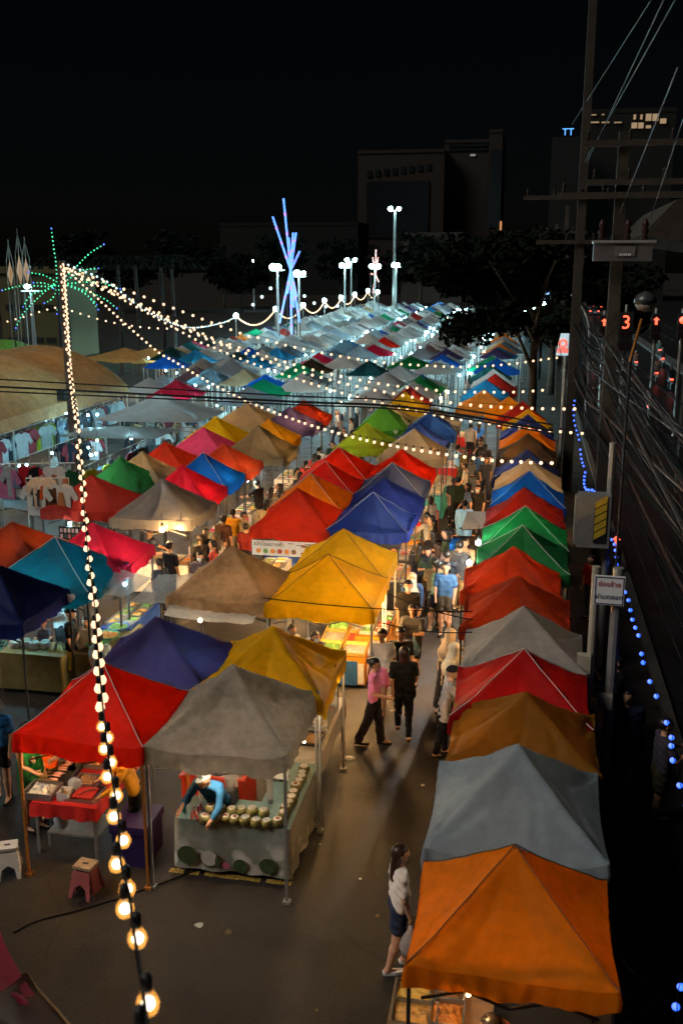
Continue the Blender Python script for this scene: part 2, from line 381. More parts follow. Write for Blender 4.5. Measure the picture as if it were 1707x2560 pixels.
row = [('R1', 'orange', 'B', 843, 1080, 'large orange tent with a printed valance over noodle trays, end of the roadside row', dict(seam=SEAMD, d=1.62, w=1.82, var=1, valh=.8)),
       ('R2', 'bluegrey', 'B', 858, 640, 'creased pale blue-grey tent between the large orange and the brown tent', dict(d=1.95, seam=None, post=STEEL, var=2)),
       ('R3', 'brown', 'B', 885, 440, 'dark brown tarpaulin tent between the blue-grey and the deep red tent', dict(dy=.25, rise=.62, d=1.7, var=9, post=WOOD)),
       ('R4', 'red', 'B', 878, 203, 'deep red tent with white piping, glowing from a lamp beneath', dict(seam=SEAMW, d=1.75, m=fabric('canvas_deepred', lin('#a31414'), .4))),
       ('R5', 'grey', 'B', 885, 30, 'pale grey tent behind the deep red one with white piping', dict(d=1.75, seam=None)),
       ('R6', 'rust', 'D', 1210, 682, 'dark rust tarpaulin tent sagging behind the pale grey tent', dict(d=1.7, var=10, rise=.7)),
       ('R7', 'redbrown', 'D', 1190, 550, 'reddish brown draped tent beside the lamp under the green tents', dict(d=1.7, var=11)),
       ('R8', 'palegreen', 'D', 1233, 460, 'green tent next to the reddish brown draped tent, its hem lit by a bulb', dict(d=1.8, seam=SEAMW)),
       ('R9', 'green', 'D', 1243, 380, 'dark green tent between a lighter green tent and a maroon tent', dict(d=1.75, seam=SEAMW)),
       ('R10', 'maroon', 'D', 1243, 298, 'maroon tent between the dark green and the bright blue tent', dict(d=1.85)),
       ('R11', 'blue', 'D', 1258, 225, 'bright blue tent in front of the cream tent of the roadside row', dict(d=1.85, seam=SEAMW)),
       ('R12', 'cream', 'D', 1258, 165, 'cream tent behind the bright blue tent of the roadside row', dict(d=1.7)),
       ('R13', 'navy', 'D', 1250, 130, 'purple navy tent peeking out behind the cream roadside tent', dict(d=1.6)),
       ('R14', 'black', 'F', 1285, 600, 'blackish brown tent in front of an orange tent by the utility pole', dict(d=1.8)),
       ('R15', 'orange', 'F', 1285, 565, 'orange tent behind the blackish brown one by the utility pole', dict(d=1.8)),
       ('R16', 'navy', 'F', 1285, 530, 'navy tent between a small orange and a small yellow tent', dict(d=1.8)),
       ('R17', 'yellow', 'F', 1285, 505, 'small yellow tent in the roadside row behind the navy one', dict(d=1.6)),
       ('R18', 'maroon', 'F', 1262, 478, 'dark red tent at the cross aisle beside the small yellow tent', dict(d=1.7)),
       ('R19', 'amber', 'F', 1210, 455, 'rusty orange tent at the cross aisle beside the tan orange tent', dict(d=1.9)),
       ('R20', 'amber', 'F', 1112, 430, 'tan orange tent facing the end of the food aisle', dict(w=2.3, d=1.9, m=fabric('canvas_tanorange', lin('#c88a3c'), .4))),
       ('R21', 'skyblue', 'F', 1120, 390, 'sky blue tent behind the tan orange tent at the aisle end', dict(w=2.2)),
       ('R22', 'maroon', 'F', 1155, 370, 'dull maroon tent behind the sky blue tent', dict(w=2.2)),
       ('R23', 'white', 'F', 1150, 350, 'white tent with a dark green neighbour near the tree', dict(w=2.2, d=1.6)),
       ('R24', 'darkteal', 'F', 1140, 333, 'dark green tent under the edge of the big tree', dict(w=2.2)),
       ]
CTR = [('C1', 'grey', 'A', 1020, 290, 'weathered grey tent over the coconut stall', dict(post=STEEL, d=1.95, seam=None, m=fabric('canvas_weathered', lin('#8f887e'), .3, stain=.3), var=2)),
       ('C2', 'yellow', 'A', 1187, 108, 'crumpled yellow tent right behind the weathered grey coconut tent', dict(d=1.95, var=10, rise=.72, post=STEEL)),
       ('C3', 'yellow', 'D', 385, 580, 'large yellow tent over the brightly lit vegetable trays', dict(w=2.0, d=1.9, seam=SEAMD, post=STEEL)),
       ('C4', 'yellow', 'D', 450, 472, 'duller yellow tent adjoining the one over the vegetable trays', dict(w=2.0, d=1.9, seam=SEAMD, m=fabric('canvas_dullyellow', lin('#dcb41c'), .5), post=STEEL)),
       ('C5', 'navy', 'D', 580, 312, 'blue tent above the black food banner', dict(seam=SEAMW, m=fabric('canvas_royal', lin('#1a2f7e'), .3))),
       ('C6', 'navy', 'D', 628, 245, 'navy tent between the blue one with the black banner and the grey-navy one', dict(seam=None)),
       ('C7', 'navy', 'D', 665, 182, 'grey-navy tent next to the bright red tent on the food aisle', dict(seam=SEAMW, m=fabric('canvas_greynavy', lin('#343c5e'), .3))),
       ('C8', 'redorange', 'D', 703, 125, 'bright red tent along the food aisle beside a red table', dict(seam=None, m=fabric('canvas_brightred', lin('#ee2c0c'), .6))),
       ('C9', 'cream', 'F', 838, 588, 'beige tent behind the bright red tent on the food aisle', dict(w=2.1)),
       ('C10', 'navy', 'F', 862, 558, 'blue-grey peaked tent just behind the beige one', dict(m=fabric('canvas_bluegrey2', lin('#2c3c78'), .3))),
       ('C11', 'blue', 'F', 905, 512, 'deep blue tent towards the cross aisle', dict(m=fabric('canvas_deepblue', lin('#14347c'), .3))),
       ('C12', 'tan', 'F', 920, 494, 'tan tent tucked behind the deep blue tent', dict()),
       ('C13', 'yellow', 'F', 805, 435, 'yellow tent with a maroon tent behind it at the cross aisle', dict(m=fabric('canvas_yellow3', lin('#c8a618'), .4))),
       ('C14', 'maroon', 'F', 820, 415, 'maroon tent poking up behind the yellow cross aisle tent', dict()),
       ('C15', 'skyblue', 'F', 868, 370, 'steel blue tent past the cross aisle', dict(m=fabric('canvas_steelblue', lin('#1c5a86'), .35)))]
LFT = [('L1', 'red', 'A', 445, 265, 'scarlet tent with white piping over the grill stall', dict(seam=SEAMW, post=RUSTY, w=1.78, d=1.75, var=1, m=fabric('canvas_scarlet', lin('#d4200c'), .45))),
       ('L2', 'purple', 'A', 685, 78, 'dusky purple tent with orange scissor frame behind the scarlet tent', dict(post=RUSTY, w=2.0, d=1.8, valance=False, rise=.72)),
       ('L3', 'tan', 'C', 1010, 555, 'brownish tan canvas tent with a sagging skirt behind the purple tent', dict(w=2.0, d=1.9, m=fabric('canvas_browntan', lin('#8f7a60'), .35, stain=.4), post=DARKSTEEL)),
       ('B1', 'maroon', 'D', 253, 300, 'maroon tent above the white salad banner', dict(seam=None, m=fabric('canvas_maroon2', lin('#8e2210'), .35))),
       ('B2', 'orange', 'D', 310, 230, 'orange tent behind the maroon one with the white banner', dict(seam=SEAMW)),
       ('B3', 'red', 'D', 370, 175, 'crimson red tent between the orange tent and the vivid red tent', dict(seam=SEAMW, m=fabric('canvas_red3', lin('#b81c10'), .4))),
       ('B4', 'redorange', 'D', 430, 115, 'vivid red tent with pale piping behind the crimson red one', dict(seam=SEAMW, m=fabric('canvas_vividred', lin('#ee2e0c'), .6))),
       ('B5', 'olive', 'F', 655, 560, 'olive yellow tent over a green-lit stall', dict(w=2.1)),
       ('B6', 'palegreen', 'F', 720, 492, 'leaf green tent with a small white emblem on its valance', dict(m=fabric('canvas_leaf', lin('#3f7c2c'), .35))),
       ('B7', 'cream', 'F', 745, 478, 'sand tent directly behind the leaf green tent', dict()),
       ('M1', 'teal', 'C', 240, 513, 'teal tent with a white emblem over the market gardener table', dict(w=2.2, d=2.0, seam=SEAMW)),
       ('M2', 'crimson', 'C', 405, 445, 'crimson pink tent between the teal tent and the silver sheet tent', dict(seam=None)),
       ('M3', 'rust', 'C', 55, 435, 'dark rust red tent next to the crimson pink tent', dict(w=2.2)),
       ('M4', 'silver', 'C', 710, 258, 'silver-grey plastic sheet tent glowing over the fried snack stall', dict(w=2.1, d=2.0, rise=.8, m=fabric('canvas_glowsheet', lin('#9c9a98'), .5, rough=.3, spec=.6, plastic=True))),
       ('N1', 'maroon', 'C', 400, 235, 'brick red tent beside the T-shirt rails', dict(w=2.0, m=fabric('canvas_brick', lin('#a12a20'), .4))),
       ('N2', 'green', 'C', 525, 165, 'forest green tent behind the brick red tent', dict(m=fabric('canvas_forest', lin('#1f6c3c'), .35))),
       ('N3', 'cream', 'C', 620, 135, 'ivory tent between the forest green and the coral red tent', dict()),
       ('N4', 'redorange', 'C', 720, 90, 'coral red tent between the ivory and the pink tent', dict(m=fabric('canvas_coral', lin('#cc3c20'), .4))),
       ('M6', 'blue', 'C', 885, 148, 'royal blue tent among red tents by the second aisle', dict(seam=SEAMW)),
       ('M5', 'crimson', 'C', 795, 200, 'ruby tent in front of the royal blue tent', dict()),
       ('M7', 'redbrown', 'C', 975, 100, 'copper red tent behind the royal blue tent', dict(m=fabric('canvas_copper', lin('#b03818'), .4))),
       ('N5', 'pink', 'C', 885, 25, 'bright pink tent with a small white emblem', dict()),
       ('N6', 'yellow', 'E', 940, 855, 'golden yellow tent behind the bright pink tent', dict(w=2.0)),
       ('N7', 'tan', 'E', 1075, 800, 'wide beige tent behind the golden yellow tent', dict(w=2.6, d=2.2)),
       ('M9', 'amber', 'E', 1170, 865, 'small amber yellow tent beside the purple-blue tent', dict(m=fabric('canvas_amber2', lin('#dc9c14'), .45))),
       ('M8', 'dkgrey', 'E', 1125, 895, 'slumping grey-green tarpaulin tent beside the amber tent', dict(w=2.2, d=2.1, var=11, m=fabric('canvas_tarp', lin('#6c6450'), .3), rise=.85)),
       ('M10', 'purple', 'E', 1260, 810, 'purple-blue tent in front of a brick-coloured one', dict(w=2.2)),
       ('M11', 'redbrown', 'E', 1325, 782, 'brick-coloured tent behind the purple-blue tent', dict())]
SPILLM = fabric('spill_tarp', (.035, .03, .028), .05, .8, .2, .2)
for i_, (key, col_, k, x, y, lab, kw) in enumerate(row):
    t = tp(key, col_, k, x, y, lab, group=RW, **kw)
    if i_ < 18:                                           # added back tarps that block lamp spill towards the road
        w_, d_ = kw.get('w', 1.9), kw.get('d', 1.9); vs = []
        for a_ in range(9):
            for b_ in range(5): vs.append((w_ / 2 - .02 + .03 * math.sin(a_ * 2.1 + b_), -d_ / 2 + d_ * a_ / 8, .08 + 1.9 * b_ / 4))
        MB().add(vs, [(a_ * 5 + b_, (a_ + 1) * 5 + b_, (a_ + 1) * 5 + b_ + 1, a_ * 5 + b_ + 1) for a_ in range(8) for b_ in range(4)]).build('spill_sheet', SPILLM, t, True)
for key, col_, k, x, y, lab, kw in CTR: tp(key, col_, k, x, y, lab, group='tents lining the food aisle', **kw)
for key, col_, k, x, y, lab, kw in LFT: tp(key, col_, k, x, y, lab, group='tents between the food aisle and the clothes stalls', **kw)
HEART = [(0, -.09), (.09, .0), (.1, .05), (.06, .085), (.02, .075), (0, .05), (-.02, .075), (-.06, .085), (-.1, .05), (-.09, .0)]
EMB = mat('printed_white', (.6, .58, .56), .6, 0, .1, 9)
def emblem(key, dx, s=1.):
    x, y = TENTS[key]; o = [q for q in bpy.data.objects if q.name.startswith('market_tent') and abs(q.location.x - x) < .01 and abs(q.location.y - y) < .01][0]
    d_ = [q for q in o.children if q.name.startswith('canopy')][0].scale.y * W0
    MB().prism([(u * s, v * s) for u, v in HEART], (dx, -d_ / 2 - .035, 1.97), (1, 0, 0), (0, 0, 1), -.004).build('printed_emblem', EMB, o)
for key, dx, s_ in (('M1', .75, 1.1), ('N5', .55, .9), ('B6', .6, .9)): emblem(key, dx, s_)
# tents cut by the picture's edge
def edge_tent(key, col_, pa, pb, label, **kw):               # a tent turned so that one hem runs from pa to pb
    e = (pb - pa); e.z = 0; e.normalize(); n_ = Vector((e.y, -e.x, 0)); c = pa + e * .95 + n_ * .95
    return tent(key, col_, (c.x, c.y), label, rz=math.atan2(e.y, e.x), **kw)
t = edge_tent('E1', 'rust', at('A', 115, 1600, 2.1), at('A', 350, 1847, 2.1), 'dark maroon tent with a cream hem at the edge of the open asphalt', rise=.7, m=fabric('canvas_darkmaroon', lin('#4a1210'), .2), truss=False, valh=.35)
for o in t.children:
    if o.name.startswith('valance'): o.material_slots[0].link = 'OBJECT'; o.material_slots[0].material = fab('cream')
edge_tent('E2', 'pink', at('A', -60, 1290, 2.1), at('A', 72, 1545, 2.1), 'pink tent corner beside the dark maroon tent with the cream hem', truss=False)
p = at('C', 112, 880, 2.1); tent('E3', 'navy', (p.x - .98, p.y + .9), 'dark navy tent beside the green gas cylinders', w=1.9, d=1.9)
p = at('C', 140, 600, 2.1); tent('E4', 'tan', (p.x - 1.5, p.y + .2), 'dim beige tent between the teal and the dark rust red tent', w=2.0, d=1.6, m=fabric('canvas_dimbeige', lin('#8d7f6c'), .3))
p = at('C', 170, 330, 2.1); tent('E5', 'silver', (p.x - 1.1, p.y + .6), 'clear plastic sheet tent in front of the T-shirt rails', w=2.2, d=2.0, rise=.7, m=fabric('sheet_clear2', lin('#a9b4b6'), .4, rough=.2, spec=.7, plastic=True))
p = at('E', 700, 765, 2.9); tent('N10', 'silver', (p.x, p.y), 'big silver and brown plastic sheet tent beside the tan marquee', w=4.4, d=3.6, rise=.9, eave=2.1, m=fab('silver'), valance=False)
p = at('E', 520, 915, 2.15); tent('N11', 'silver', (p.x, p.y), 'flat silver plastic sheet strung over the clothes racks', w=3.8, d=2.6, rise=.28, eave=2.05, m=fabric('sheet_grey', lin('#8f9494'), .3, rough=.25, spec=.7, plastic=True), valance=False, truss=False)
# ------------------------------------------------------------------ the far market past the cross aisle
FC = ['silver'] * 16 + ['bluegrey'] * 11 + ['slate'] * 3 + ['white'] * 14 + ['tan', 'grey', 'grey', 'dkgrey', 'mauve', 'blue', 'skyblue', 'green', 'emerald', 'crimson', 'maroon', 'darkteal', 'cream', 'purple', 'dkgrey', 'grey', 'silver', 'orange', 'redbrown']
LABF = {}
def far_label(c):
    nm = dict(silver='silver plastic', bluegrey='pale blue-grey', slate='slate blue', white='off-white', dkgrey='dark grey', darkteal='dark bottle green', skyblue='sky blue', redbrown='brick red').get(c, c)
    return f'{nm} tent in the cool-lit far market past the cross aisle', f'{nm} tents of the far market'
nfar = 0
special = [('I', 1400, 270, 'emerald'), ('I', 975, 320, 'tan'), ('I', 440, 405, 'crimson'), ('I', 600, 300, 'mauve'), ('I', 700, 312, 'slate'), ('I', 590, 170, 'skyblue'), ('I', 580, 98, 'pink'), ('I', 1010, 150, 'blue'), ('I', 1230, 150, 'skyblue'),
           ('J', 625, 285, 'bluegrey'), ('J', 380, 255, 'darkteal'), ('J', 110, 165, 'slate'), ('J', 310, 140, 'bluegrey'), ('J', 430, 90, 'grey'), ('J', 500, 70, 'red'), ('J', 960, 205, 'blue'), ('J', 225, 90, 'skyblue'), ('I', 1500, 240, 'black'), ('I', 370, 205, 'blue')]
taken = []; FARB = []
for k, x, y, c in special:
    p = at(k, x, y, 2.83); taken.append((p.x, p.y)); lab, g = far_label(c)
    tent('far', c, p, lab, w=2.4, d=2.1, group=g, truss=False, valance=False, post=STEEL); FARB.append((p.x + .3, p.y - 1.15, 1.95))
stuff_far = {}
ME_FPOST = MB().box((.9, .9, 1.03), (.04, .04, 2.06)).box((-.9, .9, 1.03), (.04, .04, 2.06)).box((.9, -.9, 1.03), (.04, .04, 2.06)).box((-.9, -.9, 1.03), (.04, .04, 2.06)).mesh('posts')
far_list = []
Y = 44.5
while Y < 158:
    for ci, X in enumerate((-1.9, -5.1, -6.95, -10.9, -12.7, -16.4, -18.2, -21.6, -23.4)):
        if X == -1.9 and Y < 57 : continue
        if X < -20 and Y < 62: continue
        xx = X + random.uniform(-.2, .2) - max(0, Y - 90) * .012; yy = Y + random.uniform(-.35, .35)
        if any(abs(xx - a_) < 2.0 and abs(yy - b2) < 1.9 for a_, b2 in taken): continue
        if random.random() < .09: continue
        far_list.append((yy, xx, ci))
    Y += 2.15 if Y < 95 else 2.6
far_list.sort()
far_root = {}
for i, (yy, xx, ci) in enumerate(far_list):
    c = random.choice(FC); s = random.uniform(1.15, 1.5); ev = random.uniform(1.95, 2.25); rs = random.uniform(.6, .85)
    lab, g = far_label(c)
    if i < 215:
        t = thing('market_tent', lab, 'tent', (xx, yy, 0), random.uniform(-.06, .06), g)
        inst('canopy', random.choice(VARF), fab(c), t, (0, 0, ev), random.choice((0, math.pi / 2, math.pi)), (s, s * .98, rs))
        for sx in (-1, 1):
            for sy in (-1, 1): inst('post', ME_POST, STEEL, t, (sx * .92 * s, sy * .9 * s, 0), 0, (1, 1, ev))
    else:
        me = random.choice(VARF); d = stuff_far.setdefault(c, MB()); ca = random.uniform(-.06, .06)
        d.add([(xx + v.co.x * s, yy + v.co.y * s, ev + v.co.z * rs) for v in me.vertices], [tuple(p_.vertices) for p_ in me.polygons])
        for sx in (-1, 1):
            for sy in (-1, 1): d.box((xx + sx * .88 * s, yy + sy * .88 * s, ev / 2), (.04, .04, ev))
    # a lamp on the aisle side of about every second stall
    side = {0: -1, 1: 1, 2: -1, 3: 1, 4: -1, 5: 1, 6: -1, 7: 1, 8: -1}[ci]
    if random.random() < (.62 if yy < 100 else .42): FARB.append((xx + side * (.95 * s + .12), yy + random.uniform(-.6, .6), random.uniform(1.75, 2.15)))
for c, mbx in stuff_far.items():
    tag(mbx.build('distant_tents', fab(c), smooth=False), f'mass of distant {COL and c} tent roofs at the far end of the market', 'tents', kind='stuff')
for i, q in enumerate(FARB):
    m = random.choice((COOL, COOL, COOL, NEUT) if q[1] < 75 else (COOL, COOL, COOL, COOL, NEUT)); far = q[1] > 90
    o = tag(inst('light_bulb', ME_BULB, m, None, q, 0, 1.5 if not far else 2.3), 'lit bare bulb at a stall edge in the far market', 'light bulb', 'bulbs of the far market')

# ------------------------------------------------------------------ lamps under the near tents
def near_bulb(k, x, y, z, lab, m=NEUT, s=1.): return bulb(lab, at(k, x, y, z), m, .25, s)
near_bulb('A', 187, 602, 1.72, 'lit bulb over the skewers of the grill stall', WARM, .62)
near_bulb('A', 938, 722, 1.62, 'lit bluish bulb hanging above the coconut seller', NEUT, .85)
near_bulb('A', 1325, 618, 1.75, 'lit bulb at the glass case behind the coconut tent', NEUT, .38)
near_bulb('A', 1460, 355, 1.8, 'lit bulb under the hem of the crumpled yellow tent', WARM, .34)
near_bulb('D', 507, 855, 1.5, 'lit bulb above the vegetable trays', WARM, 1.3)
near_bulb('D', 590, 835, 1.5, 'added bulb brightening the rear vegetable trays', WARM, 1.2)  # extra bulb, added to brighten the rear trays
near_bulb('C', 707, 478, 1.9, 'lit bulb under the silver-grey sheet tent, beside its post', WARM, 1.6)
near_bulb('C', 790, 470, 1.9, 'lit bulb under the silver-grey sheet tent, near the queue in black', WARM, 1.5)
near_bulb('C', 165, 790, 1.7, 'lit bluish bulb under the teal tent', COOL)
near_bulb('C', 305, 450, 1.7, 'lit blue-white bulb by the phone case wall', COOL)
near_bulb('C', 872, 872, 1.6, 'lit bulb behind the clear plastic curtain', NEUT)
near_bulb('C', 545, 715, 1.7, 'lit bulb behind the slanted clear sheet', COOL)
near_bulb('D', 1037, 535, 2.0, 'bright bulb sticking out beside the green tents', DAY, 1.6)
near_bulb('D', 997, 622, 1.9, 'bright bulb beside the reddish brown draped tent', DAY, 1.5)
near_bulb('B', 640, 1705, 1.75, 'lit bulb above the noodle trays under the large orange tent', WARM, .5)
near_bulb('C', 1077, 265, 1.7, 'lit blue bulb beside the royal blue tent', COOL)
near_bulb('C', 1285, 495, 1.7, 'lit bulb over the salad roll counter', WARM, 1.6)
LT = dict(R2=NEUT, R3=WARM, R4=WARM, R5=NEUT, R6=WARM, R7=WARM, R9=NEUT, R10=WARM, R11=NEUT, R12=WARM, R13=WARM, R14=WARM, R15=WARM, R16=WARM, R17=WARM, R18=WARM, R19=WARM, R20=WARM, R21=COOL, R22=NEUT, R23=COOL, R24=COOL,
          C3=WARM, C2=WARM, C1=NEUT, L1=WARM, C4=WARM, C5=WARM, C6=NEUT, C7=WARM, C8=WARM, C9=WARM, C10=NEUT, C11=WARM, C12=NEUT, C13=WARM, C14=NEUT, C15=COOL, L2=COOL, L3=WARM, B2=WARM, B3=WARM, B4=WARM, B5=COOL, B6=WARM, B7=WARM,  # C3 is an added, unseen bulb that makes the yellow canopy glow
          M2=NEUT, M3=NEUT, N1=NEUT, N2=NEUT, N3=WARM, N4=WARM, M5=WARM, M6=NEUT, M7=WARM, N5=NEUT, N6=NEUT, N7=WARM, M8=WARM, M9=WARM, M10=WARM, M11=WARM, N10=COOL, N11=COOL, E5=COOL, E4=NEUT)
NAME = {r[0]: r[5].split(' tent')[0] for r in row + CTR + LFT}
NAME.update(R9='dark green roadside', R10='maroon roadside', R15='small orange roadside', R16='navy roadside', R24='dark green tree-side', B2='orange middle-row', B1='maroon banner', C6='navy food-aisle', C14='maroon cross-aisle', R22='dull maroon')
for key, m in LT.items():
    x, y = TENTS[key]; c = key[0]
    dx = {'R': -.62, 'C': .62, 'B': -.6, 'M': .6, 'N': -.5, 'L': .5, 'E': .3}[c]
    bulb(f'lit bulb hanging under the {NAME.get(key, "plastic sheet")} tent' if key[0] not in 'E' and key not in ('N10', 'N11') else {'N10': 'lit bulb beneath the big silver sheet tent', 'N11': 'lit bulb beneath the flat silver sheet', 'E5': 'lit bulb beneath the clear sheet tent by the T-shirts', 'E4': 'lit bulb beneath the dim beige tent'}[key],
         (x + dx * .75, y - .1, 1.98), m, .2, {'R2': .3, 'R3': .35, 'R4': .7, 'R5': .45, 'R6': .6, 'L2': .5, 'L3': .8, 'C1': .25, 'L1': .5, 'C2': .45, 'C3': 1.4, 'C4': 1.1}.get(key, 1.08))

# ------------------------------------------------------------------ people: bodies grown as one smooth surface
def sdf_mesh(prims, vox, k=.03, cuts=(), holes=(), name='body'):
    # prims: (a, ra, b, rb, squash_y) tapered capsules; cuts: functions of xyz kept where <= 0
    pts = np.array([list(p[0]) + [p[1]] for p in prims] + [list(p[2]) + [p[3]] for p in prims])
    lo = (pts[:, :3] - pts[:, 3:]).min(0) - 2.5 * vox; hi = (pts[:, :3] + pts[:, 3:]).max(0) + 2.5 * vox
    n = np.ceil((hi - lo) / vox).astype(int) + 1
    ax = [lo[i] + vox * np.arange(n[i]) for i in range(3)]
    X, Y, Z = np.meshgrid(*ax, indexing='ij'); d = None
    for a, ra, b, rb, sq in prims:
        a = np.array(a, float); b = np.array(b, float); ab = b - a; L2 = ab @ ab + 1e-12
        px, py, pz = X - a[0], Y - a[1], Z - a[2]
        t = np.clip((px * ab[0] + py * ab[1] + pz * ab[2]) / L2, 0, 1)
        qx, qy, qz = px - t * ab[0], (py - t * ab[1]) * sq, pz - t * ab[2]
        e = np.sqrt(qx * qx + qy * qy + qz * qz) - (ra + (rb - ra) * t)
        if d is None: d = e
        else:
            h = np.clip(.5 + .5 * (d - e) / k, 0, 1); d = d * (1 - h) + e * h - k * h * (1 - h)
    for (a, ra, b, rb, sq) in holes:
        a = np.array(a, float); e = np.sqrt((X - a[0]) ** 2 + ((Y - a[1]) * sq) ** 2 + (Z - a[2]) ** 2) - ra; d = np.maximum(d, -e)
    if name in ('shirt', 'trousers', 'skirt', 'shorts'):
        ph = (len(prims) * 1.7) % 6; d = d + .007 * np.sin(31 * Z + 14 * X * np.cos(9 * Z + ph) + ph) * np.sin(23 * X + 17 * Y + ph) + .004 * np.sin(55 * Z + 40 * Y + ph)
    for f in cuts: d = np.maximum(d, f(X, Y, Z))
    s = d < 0
    cnt = sum(s[i:n[0] - 1 + i, j:n[1] - 1 + j, l:n[2] - 1 + l].astype(int) for i in (0, 1) for j in (0, 1) for l in (0, 1))
    act = (cnt > 0) & (cnt < 8); ids = np.argwhere(act)
    if len(ids) == 0: return bpy.data.meshes.new(name)
    idx = -np.ones(act.shape, int); idx[act] = np.arange(len(ids))
    acc = np.zeros((len(ids), 3)); m_ = np.zeros(len(ids))
    cor = np.array([(i, j, l) for i in (0, 1) for j in (0, 1) for l in (0, 1)])
    for p in range(8):
        for q in range(p + 1, 8):
            if np.abs(cor[p] - cor[q]).sum() != 1: continue
            A = ids + cor[p]; B = ids + cor[q]
            da = d[A[:, 0], A[:, 1], A[:, 2]]; db = d[B[:, 0], B[:, 1], B[:, 2]]
            x = (da < 0) != (db < 0); t = np.where(x, da / np.where(x, da - db, 1), 0)
            acc += np.where(x[:, None], cor[p] + (cor[q] - cor[p]) * t[:, None], 0); m_ += x
    V = lo + vox * (ids + acc / m_[:, None]); Fs = []
    for a in range(3):
        b, c = (a + 1) % 3, (a + 2) % 3
        sl0 = [slice(1, n[i] - 1) for i in range(3)]; sl1 = list(sl0); sl0[a] = slice(0, n[a] - 1); sl1[a] = slice(1, n[a])
        s0, s1 = s[tuple(sl0)], s[tuple(sl1)]
        for flip in (False, True):
            w_ = np.argwhere((s0 & ~s1) if not flip else (~s0 & s1))
            if len(w_) == 0: continue
            g = w_.copy(); g[:, b] += 1; g[:, c] += 1
            def ci(ob, oc): h = g.copy(); h[:, b] -= ob; h[:, c] -= oc; return idx[h[:, 0], h[:, 1], h[:, 2]]
            qd = np.stack([ci(1, 1), ci(0, 1), ci(0, 0), ci(1, 0)], 1)
            Fs.append(qd[:, ::-1] if flip else qd)
    F_ = np.concatenate(Fs); F_ = F_[(F_ >= 0).all(1)]
    me = bpy.data.meshes.new(name); me.from_pydata(V.tolist(), [], F_.tolist()); me.polygons.foreach_set('use_smooth', [True] * len(F_)); me.update()
    return me
SK = [mat(f'skin_{i}', c, .5, 0, .08, 8) for i, c in enumerate(((.5, .26, .15), (.42, .2, .11), (.56, .31, .2), (.3, .14, .075)))]
HAIR = mat('black_hair', (.012, .009, .008), .35, 0, .4, 30); HAIRB = mat('brown_hair', (.03, .013, .008), .35, 0, .4, 30)
def cloth(hexcol, pat=None):
    key = 'cloth_' + hexcol.strip('#')
    return mat(key, lin(hexcol), .8, 0, .16, 9, .25, .2)
PCACHE = {}
def skeleton(pose, fat=1.):
    g = dict(lf=(8, 5), rf=(-8, 14), la=(-10, 6, 15, .1), ra=(12, 6, 20, .1), lean=0., turn=0.); g.update(pose)
    J = {}
    def legs(side, f, kn):
        hip = Vector((side * .085, 0, .9)); th = Vector((side * .02, math.sin(R(f)), -math.cos(R(f)))) * .42; sh = Vector((0, math.sin(R(f - kn)), -math.cos(R(f - kn)))) * .41
        k = hip + th; an = k + sh; fd = Vector((side * .02, math.cos(R((f - kn) * .6)), math.sin(R((f - kn) * .6)) - .15)).normalized() * .17
        return hip, k, an, an + fd + Vector((0, 0, -.035))
    J['L'] = legs(-1, *g['lf']); J['R'] = legs(1, *g['rf'])
    lz = math.sin(R(g['lean']))
    def up(x, y, z):                                     # trunk leans about the hips
        a = R(g['lean']); zz = z - .92; return Vector((x, y * math.cos(a) + zz * math.sin(a), .92 + zz * math.cos(a) - y * math.sin(a)))
    def arm(side, sw, ab, el, inn):
        s = up(side * .185, 0, 1.385); u = Vector((side * math.sin(R(ab)), math.sin(R(sw)) * math.cos(R(ab)), -math.cos(R(sw)) * math.cos(R(ab)))) * .27
        e = s + u; fd = Vector((-side * inn, math.sin(R(sw + el)), -math.cos(R(sw + el)))).normalized(); wr = e + fd * .24
        return s, e, wr, wr + fd * .085, fd
    J['l'] = arm(-1, *g['la']); J['r'] = arm(1, *g['ra'])
    J['up'] = up; return J
